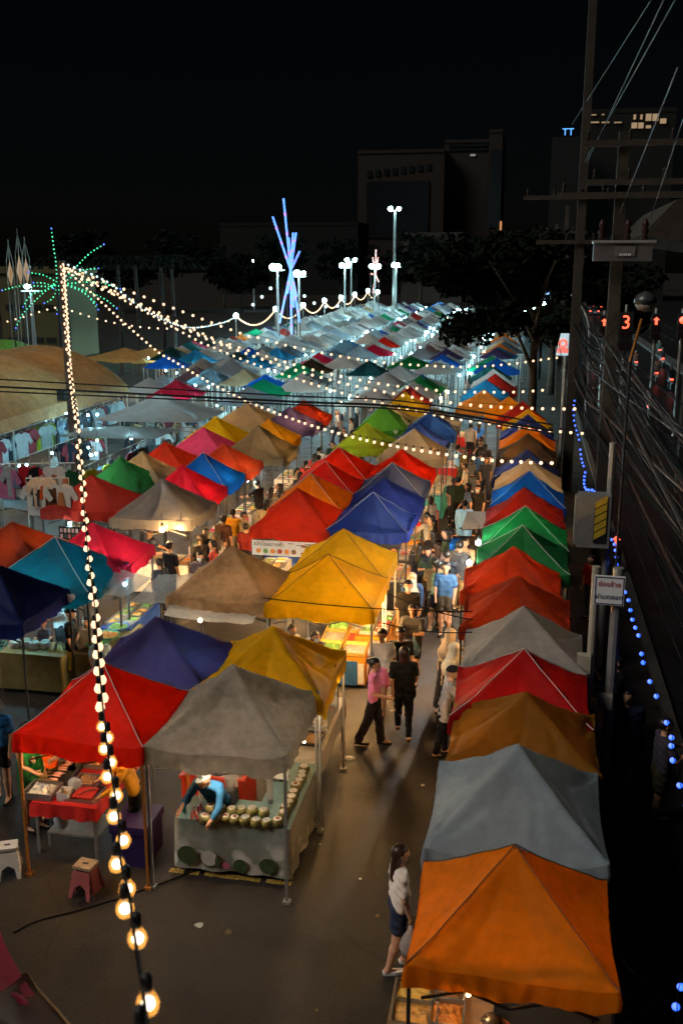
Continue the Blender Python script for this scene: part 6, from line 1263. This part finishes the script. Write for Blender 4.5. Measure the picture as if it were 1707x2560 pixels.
p = atY('G', 622, 390, 255); t = thing('roof_sign', 'small blue lit letters on a distant roof', 'sign', (p.x, p.y, 0)); MB().box((0, 0, p.z / 2), (7, 3, p.z - 2)).build('tower', mat('hotel_dark'), t); lettering('TT', 2.2, emit('blue_sign', (.05, .35, 1), 1.4), t, (0, -1.6, p.z), (math.pi / 2, 0, 0))

# ------------------------------------------------------------------ trees
def tree(label, loc, h_, cr, n, leafm, seed, name='tree', trunk_h=None, leaf=.28, group=None, off=(0, 0)):
    rnd = random.Random(seed); t = thing(name, label, 'tree', loc, 0, group); th = trunk_h or h_ * .4
    tr = MB().tube([(0, 0, 0), (.05, 0, th * .5), (.0, .1, th), (.1, 0, h_ * .7)], [.22 * h_ / 8, .17 * h_ / 8, .14 * h_ / 8, .05], 8)
    tips = []
    for i in range(9):
        a_ = i * 2.4 + rnd.random(); L = cr[0] * rnd.uniform(.6, .95); z0 = th * rnd.uniform(.75, 1.3); e = Vector((math.cos(a_) * L, math.sin(a_) * cr[1] / cr[0] * L, min(h_ * .92, z0 + rnd.uniform(.15, .5) * h_))); tr.tube([(0, 0, z0), e * .5 + Vector((0, 0, z0 * .55)), e], [.09 * h_ / 8, .06 * h_ / 8, .02], 5); tips.append(e)
    tr.build('trunk', mat('bark', (.06, .045, .03), .9, 0, .3, 5), t, True)
    clumps = tips + [Vector((rnd.gauss(0, .45) * cr[0], rnd.gauss(0, .45) * cr[1], th + (h_ - th) * rnd.uniform(.15, 1.))) for i in range(26)]
    clumps = [c_ + Vector((off[0], off[1], 0)) for c_ in clumps]
    mb = MB()
    for i in range(n):
        c = rnd.choice(clumps); rr = cr[0] * .26; d = Vector((rnd.gauss(0, 1), rnd.gauss(0, 1), rnd.gauss(0, .7))).normalized() * rr * rnd.random() ** .5; p = c + d
        a1 = Vector((rnd.gauss(0, 1), rnd.gauss(0, 1), rnd.gauss(0, .6))).normalized(); b1 = a1.orthogonal().normalized(); s = leaf * rnd.uniform(.6, 1.2)
        mb.add([p - a1 * s, p + b1 * s * .42, p + a1 * s, p - b1 * s * .42], [(0, 1, 2, 3)])
    mb.build('crown', leafm, t); return t
LEAF = mat('leaf_dark', (.006, .011, .005), .9, 0, .5, 3, 0, .08); LEAF2 = mat('leaf_far', (.005, .009, .006), .9, 0, .5, 2, 0, .08)
q = atY('F', 1290, 440, 46); tree('big dark tree overhanging the market beside the road', (q.x + .1, 46.5, 0), 9.0, (3.3, 3.0), 13000, LEAF, 3, trunk_h=4.6, leaf=.2, off=(-1.7, 0))
tree('dark tree clump behind the big roadside tree', (1.5, 66, 0), 9.6, (4.5, 4), 5000, LEAF, 5, leaf=.35)
for i in range(16): tree('dark tree in the belt behind the fence lamps', (-118 + i * 7.4 + random.uniform(-2, 2), 128 + random.uniform(0, 45) + i * 4, 0), random.uniform(9, 15), (5, 5), 900, LEAF2, 20 + i, leaf=.85, group='trees behind the fence lamps')
t0 = None
for i, x in enumerate((530, 605, 714, 760, 300)):
    q = at('E', x, 545, 0) if False else atY('E', x, 545, 72); o = thing('palm_tree', 'pale-trunked palm behind the tan tents', 'palm', (q.x, 72, 0), 0, 'palms behind the tan tents'); MB().tube([(0, 0, 0), (.1, 0, 4), (0, 0, 8.2)], [.2, .16, .13], 8).build('trunk', mat('palm_bark', (.05, .045, .04), .9, 0, .2, 3), o)
    mb = MB()
    for j in range(13):
        a_ = j * .49; d = Vector((math.cos(a_), math.sin(a_), 0)); pr = [Vector((0, 0, 8.2)) + d * r_ + Vector((0, 0, .9 * math.sin(r_ * 1.1) - .12 * r_ * r_)) for r_ in (0, .6, 1.2, 1.8, 2.4)]
        for a1, b1 in zip(pr, pr[1:]): s = d.cross(Vector((0, 0, 1))) * .22; mb.add([a1, b1 + s - Vector((0, 0, .12)), b1, b1 - s - Vector((0, 0, .12))], [(0, 1, 2), (0, 2, 3)])
    mb.build('crown', LEAF2, o)
q = atY('Y', 40, 1240, 80)
tag(MB().sphere((0, 0, .8), (2.5, 2, 1.2), 14, 8).build('hedge', mat('lit_hedge', (.12, .35, .04), .7, 0, .5, 4, .6), None, False, (q.x, q.y, 0)), 'bright green lit hedge near the cream building', 'hedge'); 
q = atY('Y', 340, 1210, 78); bulb('green garden lamp lighting the lawn by the cream building', (q.x, q.y, .6), emit('garden_lamp', (.4, 1, .1), 80), .05, 2.)
sheet('lawn', q.x - 22, q.x + 8, 70, 92, .004, mat('lawn_green', (.01, .025, .005), .8, 0, .4, 3))

# ------------------------------------------------------------------ utility poles, cables, road signs
POLEC = mat('unlit_concrete', (.038, .029, .02), .85, 0, .35, 3, .4)  # roadside concrete: its lack of light is put into the dark colour
def upole(label, top, bottomY, w_, arms, hgt=None):
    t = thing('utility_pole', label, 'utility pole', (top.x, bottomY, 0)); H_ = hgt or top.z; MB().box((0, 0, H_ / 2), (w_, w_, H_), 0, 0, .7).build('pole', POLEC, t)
    for (z, x0, x1) in arms:
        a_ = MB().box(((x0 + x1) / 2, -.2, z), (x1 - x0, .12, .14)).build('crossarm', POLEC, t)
        for x in np.linspace(x0 + .15, x1 - .15, 4): MB().lathe([(.03, 0), (.055, .03), (.025, .06), (.055, .1), (.025, .14), (.05, .18), (.02, .24)], 8, (x, -.2, z + .07)).build('insulator', mat('insulator', (.02, .012, .01), .4), a_, True)
    return t
P1 = atY('G', 1000, 1000, 26); P2 = atY('G', 720, 1000, 37)
zz = lambda y, Y: atY('G', 1000, y, Y).z
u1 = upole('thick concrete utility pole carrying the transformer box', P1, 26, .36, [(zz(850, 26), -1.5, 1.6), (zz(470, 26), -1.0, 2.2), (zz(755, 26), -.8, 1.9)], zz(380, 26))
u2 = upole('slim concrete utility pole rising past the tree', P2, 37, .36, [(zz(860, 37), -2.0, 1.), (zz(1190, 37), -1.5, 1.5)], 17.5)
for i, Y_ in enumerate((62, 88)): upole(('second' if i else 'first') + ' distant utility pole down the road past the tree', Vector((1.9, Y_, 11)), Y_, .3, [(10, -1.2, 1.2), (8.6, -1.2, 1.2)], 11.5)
p = atY('G', 1020, 1265, 25.6); t = thing('transformer_box', 'long grey transformer platform box with a small label plate on the thick pole', 'transformer', p); MB().box((0, 0, 0), (1.35, .5, .42)).build('box', mat('grey_box', (.08, .072, .072), .6, 0, .2, 3), t); MB().box((.02, 0, .24), (1.45, .6, .06)).build('roof', STEEL, t); MB().box((.05, -.27, .02), (.46, .03, .22)).build('label_plate', mat('plate_grey', (.12, .115, .115), .6), t)
for i in range(6): MB().box((-.06 + .045 * i, -.288, -.06), (.03, .004, .05)).build('plate_marking', WHITE, t)
for s in (-.5, .1, .5): MB().lathe([(.05, 0), (.1, .06), (.05, .12), (.1, .2), (.05, .28), (.09, .36), (.03, .5)], 8, (s, 0, .27)).build('bushing', mat('bushing_red', (.03, .01, .008), .4), t, True)
# overhead cables that run along the road past the thick pole
for i in range(60):
    z1 = random.uniform(3.6, 6.4); x1 = 2.0 + random.gauss(.1, .25); x2 = 2.35 + random.gauss(.4, .5); z2 = random.uniform(4.0, 6.9); sag = random.uniform(.2, .9)
    pth = catenary((x1, 26 + random.uniform(-.1, .1), z1), (x2, -4, z2), sag, 22); far = catenary((x1, 26, z1), (1.9 + random.gauss(0, .15), 37, z1 + random.uniform(-.3, .5)), .3, 8)
    tag(MB().tube(far[::-1] + pth[1:], random.choice((.007, .009, .012, .016, .03)), 5, cap=False).build('overhead_cable', random.choice((CABLE, CABLE, CABLE, CABLE, CABLE2, mat('brown_cable', (.05, .026, .02), .5), mat('pale_cable', (.05, .048, .045), .6)))), 'one strand of the tangled cable bundle along the road', 'cable', 'strands of the roadside cable bundle')
for i in range(12):                                        # loose loops at the slim pole
    c = Vector((1.9 + random.gauss(0, .25), 30 + random.uniform(-4, 6), random.uniform(3.6, 5.4))); e = c + Vector((random.uniform(-.6, .9), random.uniform(-3, 3), random.uniform(-.5, .6)))
    tag(MB().tube(catenary(c, e, random.uniform(.4, 1.), 10), .012, 4).build('slack_cable', random.choice((CABLE2, mat('brown_cable')))), 'slack cable loop drooping between the utility poles', 'cable', 'slack cable loops')
for (k, x0, y0, x1, y1, Y0, Y1) in (('G', 1415, -600, 745, 600, 10, 36.6), ('G', 1240, -600, 650, 330, 14, 60), ('G', 1430, -95, 1000, 980, 9, 26), ('G', 1620, -170, 1230, 1010, 9, 26), ('G', 1330, -600, 760, 610, 11, 36.6)):
    tag(MB().tube([atY(k, x0, y0, Y0), atY(k, x1, y1, Y1)], .007, 5).build('power_line', mat('pale_cable')), 'pale high power line slanting across the night sky', 'power line', 'high power lines')
for i, (ya, yb, Y_) in enumerate(((865, 880, 30), (882, 893, 30), (893, 900, 29))): # dark service cables across the market
    a_ = atY('N', -10, ya * 1.0887 + 6, Y_); m_ = atY('N', 700, yb * 1.0887 + 30, Y_ - 3); b2 = atY('N', 1380, (yb + 95) * 1.0887, 24); tag(MB().tube(smooth_path([a_, m_, atY('N', 1010, (yb + 25) * 1.0887 + 18, Y_ - 4), b2], 8), .022 + .012 * (i == 1), 5).build('service_cable', CABLE), ('thin upper', 'thick black', 'thin lower')[i] + ' cable strung across the market at roof height', 'cable')
for (x0, y0, x1, y1, Y_) in ((620, 885, 1010, 925, 17.4), (905, 778, 1560, 800, 15.0), (640, 755, 1015, 870, 18)):
    a_, b2 = at('D', x0 if x0 < 900 else 100, y0 if x0 < 900 else 775, 2.3), at('D', x1 if x1 < 1500 else 1010, y1 if x1 < 1500 else 835, 2.2); tag(MB().tube(catenary(a_, b2, .06, 10), .01, 4).build('aisle_cable', CABLE), 'thin black cable crossing the food aisle near the yellow tents', 'cable', 'cables over the food aisle')
# signal cabinet, traffic light, Thai lane sign
q = atY('H', 640, 1100, 19.5); t = thing('signal_cabinet', 'pale signal cabinet with a yellow and black hazard plate on the pole', 'cabinet', (q.x, 19.5, q.z)); hh = atY('H', 640, 795, 19.5).z - q.z
MB().box((0, .15, hh / 2), (.62, .4, hh)).build('cabinet_body', mat('cabinet_grey', (.2, .2, .195), .5, 0, .15, 4), t); MB().box((-.34, .15, hh / 2), (.05, .36, hh * .9)).build('door', mat('cabinet_grey'), t); MB().box((.12, -.06, hh * .48), (.24, .02, hh * .75)).build('hazard_plate', BLACK, t)
YEL = mat('hazard_yellow', (.55, .38, .03), .6, 0, .2, 9)
for i in range(5): z = hh * (.16 + .15 * i); MB().prism([(-.11, 0), (.11, .14), (.11, .27), (-.11, .13)], (.12, -.073, z), (1, 0, 0), (0, 0, 1), .004).build('stripe', YEL, t)
MB().tube([(.3, .3, -q.z), (.3, .3, hh + 1)], .07, 8).build('mounting_pipe', STEEL, t)
q = atY('H', 740, 1355, 14.5); w_ = (atY('H', 825, 1355, 14.5) - atY('H', 645, 1355, 14.5)).length; h_ = abs(atY('H', 740, 1270, 14.5).z - atY('H', 740, 1440, 14.5).z)
t = thing('lane_sign', 'pale lane sign with red and blue Thai lettering', 'sign', (q.x, 14.5, q.z), R(-3)); MB().box((0, 0, 0), (w_, .03, h_)).build('panel', mat('sign_white', (.8, .82, .84), .5, 0, .08, 6), t)
for (cx_, cz, sx, sz) in ((0, h_ / 2 - .02, w_ - .03, .012), (0, -h_ / 2 + .02, w_ - .03, .012), (-w_ / 2 + .02, 0, .012, h_ - .05), (w_ / 2 - .02, 0, .012, h_ - .05)): MB().box((cx_, -.018, cz), (sx, .006, sz)).build('border', mat('navy_print'), t)
lettering('ช่องซ้าย', .2, mat('sign_red', (.4, .03, .05), .5), t, (0, -.02, h_ * .22), (math.pi / 2, 0, 0), w_ * .72); lettering('ผ่านตลอด', .2, mat('navy_print'), t, (0, -.02, -h_ * .22), (math.pi / 2, 0, 0), w_ * .88)
for dx, r_ in ((-.2, .06), (.12, .08)): MB().tube([(dx, .12, -q.z), (dx, .12, h_ / 2 + .1)], r_, 10).build('post', mat('cream_post', (.4, .36, .28), .6, 0, .3, 3) if r_ < .07 else STEEL, t)
for i, (z, dx) in enumerate(((-1.2, -.3), (-1.75, .05))): MB().box((dx, -.02, z), (.2, .16, .34 if i == 0 else .2)).build('junction_box', mat('cream_post'), t)
ARW = [(0, .5), (.42, .1), (.16, .1), (.16, -.5), (-.16, -.5), (-.16, .1), (-.42, .1)]
def signal(label, k, x, y, Y, s, kind, pole=True):
    p = atY(k, x, y, Y); t = thing('traffic_light', label, 'traffic light', (p.x, p.y, p.z)); MB().box((0, .16 * s, -.6 * s), (.95 * s, .3 * s, 2.6 * s)).build('housing', BLACK, t)
    if kind == 'arrow': MB().prism([(u * s * .75, v * s * .75) for u, v in ARW], (0, -.0, 0), (1, 0, 0), (0, 0, 1), .02).build('red_arrow', REDL, t)
    elif kind == '3': o = lettering('3', 1.3 * s, REDL, t, (0, -.03, 0), (math.pi / 2, 0, 0))
    else: MB().lathe([(.38 * s, 0), (.36 * s, .04), (.01, .05)], 14).build('red_lamp', REDL, t, True); t.children[-1].rotation_euler = (math.pi / 2, 0, 0)
    for dz in (-.75, -1.5): MB().tube([(0, -.03, dz * s - .01), (0, .02, dz * s)], .36 * s, 12).build('dark_lens', mat('dark_lens', (.03, .02, .02), .2), t)
    if pole: MB().tube([(0, .4 * s, -p.z), (0, .4 * s, 1.2 * s)], .08, 8).build('post', STEEL, t)
signal('traffic light with a red arrow between the utility poles', 'G', 890, 1780, 60, .55, 'arrow'); signal('red countdown display showing 3 beside the thick pole', 'G', 1050, 1785, 60, .85, '3'); signal('traffic light with a red arrow over the road past the street lamp', 'G', 1272, 1770, 52, .5, 'arrow'); signal('red traffic light cut by the picture edge', 'G', 1468, 1765, 50, .45, 'lamp'); signal('lit red traffic light facing the market above the lane sign', 'H', 782, 1062, 23, .3, 'arrow', False)
signal('small distant traffic light showing red down the road', 'G', 478, 1245, 150, .8, 'lamp')
p = atY('G', 1190, 1640, 17); t = thing('street_lamp', 'unlit grey dome street lamp on an orange-brown post', 'street lamp', (p.x, 17, 0)); r_ = (atY('G', 1290, 1640, 17) - atY('G', 1115, 1640, 17)).length / 2
MB().lathe([(r_, 0), (r_ * .95, r_ * .35), (r_ * .7, r_ * .75), (r_ * .25, r_ * .95), (.04, r_)], 16, (0, 0, p.z)).build('dome', mat('lamp_grey', (.07, .08, .078), .35, .3, .2, 8), t, True); MB().lathe([(.03, -r_ * .7), (r_ * .6, -r_ * .6), (r_ * .88, -.02)], 16, (0, 0, p.z)).build('lens', fabric('lamp_lens', (.4, .34, .28), .3, .15, .7, .2, True), t, True); MB().tube([(-.16, .15, p.z - .95), (-.03, .05, p.z - .25)], .025, 8).build('arm', RUSTY, t); MB().tube([(-.16, .15, 0), (-.16, .15, p.z - .95)], .022, 8).build('post', DARKSTEEL, t); 
p = atY('G', 418, 1355, 58); t = thing('street_lamp', 'lit amber street lamp on a curved arm past the tree', 'street lamp', (p.x + 2.9, 58, 0)); MB().tube(smooth_path([(0, 0, 0), (0, 0, p.z - 4), (-.6, 0, p.z - 2.2), (-2.6, 0, p.z - .4)], 5), .07, 6).build('arm', STEEL, t); MB().box((-2.3, 0, p.z - .15), (1.1, .3, .2)).build('lamp_head', mat('lamp_grey'), t); MB().sphere((-2.9, -.1, p.z - .1), .22, 8, 6).build('lamp_glass', emit('amber_lamp', (1, .5, .15), 30), t)
p = atY('G', 430, 1595, 75); t = thing('screen_billboard', 'blue lit screen with a pale figure and text down the road', 'screen', (p.x, 75, 0)); w_ = (atY('G', 492, 1595, 75) - atY('G', 368, 1595, 75)).length; MB().box((0, 0, p.z), (w_, .2, w_ * .62)).build('screen', emit('screen_blue', (.03, .3, .9), .9), t); MB().tube([(0, .3, 0), (0, .3, p.z)], .2, 8).build('post', DARKSTEEL, t)
MB().sphere((-w_ * .22, -.12, p.z + .25), (.3, .03, .35), 10, 6).sphere((-w_ * .22, -.12, p.z - .5), (.65, .03, .6), 10, 6).build('figure', emit('screen_white', (1, .85, .7), 1.), t); MB().box((w_ * .22, -.12, p.z + .2), (w_ * .3, .03, .2)).box((w_ * .22, -.12, p.z - .2), (w_ * .34, .03, .15)).build('text_lines', emit('screen_text', (.5, .8, 1), 1.), t)
p = atY('G', 336, 1685, 62); t = thing('tube_light', 'slanted white neon tube on a lean post by the trees', 'tube light', (p.x, 62, 0)); MB().tube([(-.95, 0, p.z - .38), (.95, 0, p.z + .38)], .09, 8).build('tube', emit('tube_cool', (.55, 1, .95), 14), t); MB().tube([(.2, .1, 0), (.2, .1, p.z)], .05, 6).build('post', DARKSTEEL, t)
p = atY('G', 585, 1945, 34); t = thing('light_box_sign', 'lit drink sign with a red and white round logo on the pole', 'sign', (p.x, 34, p.z)); w_ = (atY('G', 625, 1945, 34) - atY('G', 540, 1945, 34)).length; h_ = w_ * 1.9; MB().add([(-w_ * .55, 0, -h_ / 2), (w_ * .5, 0, -h_ / 2), (w_ * .5, 0, h_ / 2), (-w_ * .2, 0, h_ / 2), (-w_ * .55, .2, -h_ / 2), (w_ * .5, .2, -h_ / 2), (w_ * .5, .2, h_ / 2), (-w_ * .2, .2, h_ / 2)], [(0, 1, 2, 3), (7, 6, 5, 4), (0, 3, 7, 4), (1, 5, 6, 2), (3, 2, 6, 7), (0, 4, 5, 1)]).build('panel', emit('sign_pale', (.5, .8, .9), .55), t)
MB().box((0, -.012, -h_ * .27), (w_ * .95, .01, h_ * .22)).build('red_band', emit('sign_redglow', (1, .08, .03), .8), t); MB().tube([(math.cos(R(a_)) * w_ * .3, -.02, math.sin(R(a_)) * w_ * .3 + h_ * .06) for a_ in range(0, 361, 24)], .045, 5).build('logo_ring', emit('sign_redglow', (1, .1, .05), .8), t); lettering('SINGHA', .2, emit('sign_white', (1, 1, 1), .9), t, (0, -.03, -h_ * .27), (math.pi / 2, 0, 0), w_ * .75); MB().tube([(w_ * .3, .3, -p.z), (w_ * .3, .3, h_ / 2)], .06, 6).build('post', STEEL, t)
# concrete girder of the overpass by the road
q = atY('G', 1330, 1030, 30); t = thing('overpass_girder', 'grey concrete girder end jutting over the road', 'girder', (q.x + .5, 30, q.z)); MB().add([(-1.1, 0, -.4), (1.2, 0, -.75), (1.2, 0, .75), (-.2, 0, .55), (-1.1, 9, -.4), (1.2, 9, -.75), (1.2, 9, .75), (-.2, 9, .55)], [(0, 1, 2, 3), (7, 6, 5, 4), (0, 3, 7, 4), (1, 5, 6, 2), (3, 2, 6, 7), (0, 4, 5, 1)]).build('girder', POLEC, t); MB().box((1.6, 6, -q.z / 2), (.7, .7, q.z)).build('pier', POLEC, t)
# ------------------------------------------------------------------ traffic on the road
def moto(label, k, x, y, rider, group=None):
    p = at(k, x, y, .75); t = thing('motorbike', label, 'motorbike', (p.x, p.y, 0), 0, group)
    for yy in (0, 1.2): MB().lathe([(.2, -.05), (.28, -.04), (.28, .04), (.2, .05)], 14).build('wheel', BLACK, t).rotation_euler = (0, math.pi / 2, 0); t.children[-1].location = (0, yy, .28)
    MB().add([(-.14, -.15, .5), (.14, -.15, .5), (.14, 1.15, .55), (-.14, 1.15, .55), (-.1, -.25, .8), (.1, -.25, .8), (.08, 1.05, .95), (-.08, 1.05, .95)], [(3, 2, 1, 0), (4, 5, 6, 7), (0, 1, 5, 4), (1, 2, 6, 5), (2, 3, 7, 6), (3, 0, 4, 7)]).build('body_shell', mat('bike_dark', (.03, .03, .035), .3, 0, .2, 5), t)
    MB().box((0, .25, .84), (.22, .75, .08)).build('seat', BLACK, t); MB().box((0, -.27, .74), (.2, .05, .1)).build('tail_light', TAIL, t); MB().box((0, -.3, .52), (.2, .015, .15)).build('number_plate', WHITE, t); MB().tube([(-.33, .9, 1.02), (0, 1.0, .98), (.33, .9, 1.02)], .02, 5).build('handlebar', DARKSTEEL, t)
    if rider:
        o = person(rider, (p.x, p.y + .35, -.12), 0, 1.65, top=random.choice(('#3a3a44', '#4a6a60', '#6a5248')), bottom='#1c1e26', hair='cap', hijab=random.choice(('#8a8a90', '#303038', '#4a5058')), pose=dict(lf=(75, 80), rf=(75, 80), la=(45, 12, 25, .1), ra=(45, 12, 25, .1), lean=10), fingers=False, sit=True, group='motorbike riders'); o.location.z = .22
for i, (x, y) in enumerate(((812, 2068), (1123, 2070), (1318, 2045), (1272, 2150), (1382, 2197), (1295, 1982), (893, 2028))):
    moto(('motorbike waiting at the red light', 'motorbike with a bright tail light reflecting on the wet road')[i == 1], 'G', x, y, 'motorbike rider in helmet seen from behind', 'motorbikes at the red light')
moto('motorbike nearer the cables with a wide red lamp', 'H', 972, 268, 'rider in a pale green jacket on the motorbike by the cables')
def car(label, k, x, y, m, group=None):
    p = at(k, x, y, .8); t = thing('car', label, 'car', (p.x, p.y, 0), 0, group)
    MB().add([(-.85, -2.1, .35), (.85, -2.1, .35), (.85, 2.1, .35), (-.85, 2.1, .35), (-.82, -2.05, .95), (.82, -2.05, .95), (.82, 2., .85), (-.82, 2., .85)], [(3, 2, 1, 0), (4, 5, 6, 7), (0, 1, 5, 4), (1, 2, 6, 5), (2, 3, 7, 6), (3, 0, 4, 7)]).add([(-.78, -1.9, .95), (.78, -1.9, .95), (.78, 1.1, .9), (-.78, 1.1, .9), (-.62, -1.4, 1.45), (.62, -1.4, 1.45), (.62, .3, 1.45), (-.62, .3, 1.45)], [(4, 5, 6, 7), (0, 1, 5, 4), (1, 2, 6, 5), (2, 3, 7, 6), (3, 0, 4, 7)]).build('body', m, t)
    MB().add([(-.66, -1.84, 1.02), (.66, -1.84, 1.02), (.56, -1.5, 1.38), (-.56, -1.5, 1.38)], [(0, 1, 2, 3)]).build('rear_window', BK, t, loc=(0, -.03, .01))
    for sx in (-1, 1):
        MB().box((sx * .68, -2.1, .8), (.28, .06, .16)).build('tail_light', TAIL, t)
        for yy in (-1.35, 1.35): w2 = MB().lathe([(.2, -.1), (.31, -.09), (.31, .09), (.2, .1)], 14).build('wheel', BLACK, t); w2.rotation_euler = (0, math.pi / 2, 0); w2.location = (sx * .8, yy, .31)
    MB().box((0, -2.1, .62), (.45, .04, .14)).build('number_plate', WHITE, t)
CARM = mat('car_paint', (.08, .08, .09), .25, .3, .1, 2)
for i, (x, y) in enumerate(((835, 1662), (812, 1695), (620, 1725), (680, 1662), (540, 1475), (605, 1518))): car('dark car queueing at the lights down the road', 'G', x, y, CARM, 'cars queueing down the road')

for i in range(16):
    q = (random.uniform(-6.5, -1.2), random.uniform(7.5, 16)) if i < 11 else (random.uniform(-2.4, -1.1), random.uniform(16, 24)); sz = random.uniform(.02, .06)
    tag(MB().prism([(math.cos(a_ * 1.05) * sz * random.uniform(.6, 1.2), math.sin(a_ * 1.05) * sz * random.uniform(.6, 1.2)) for a_ in range(6)], (q[0], q[1], .006), (1, 0, 0), (0, 1, 0), .008).build('litter', random.choice((WHITE, mat('leaf_litter', (.12, .09, .04), .8), CLEARB))), 'tiny scrap of paper litter on the asphalt', 'litter', 'scraps on the asphalt')
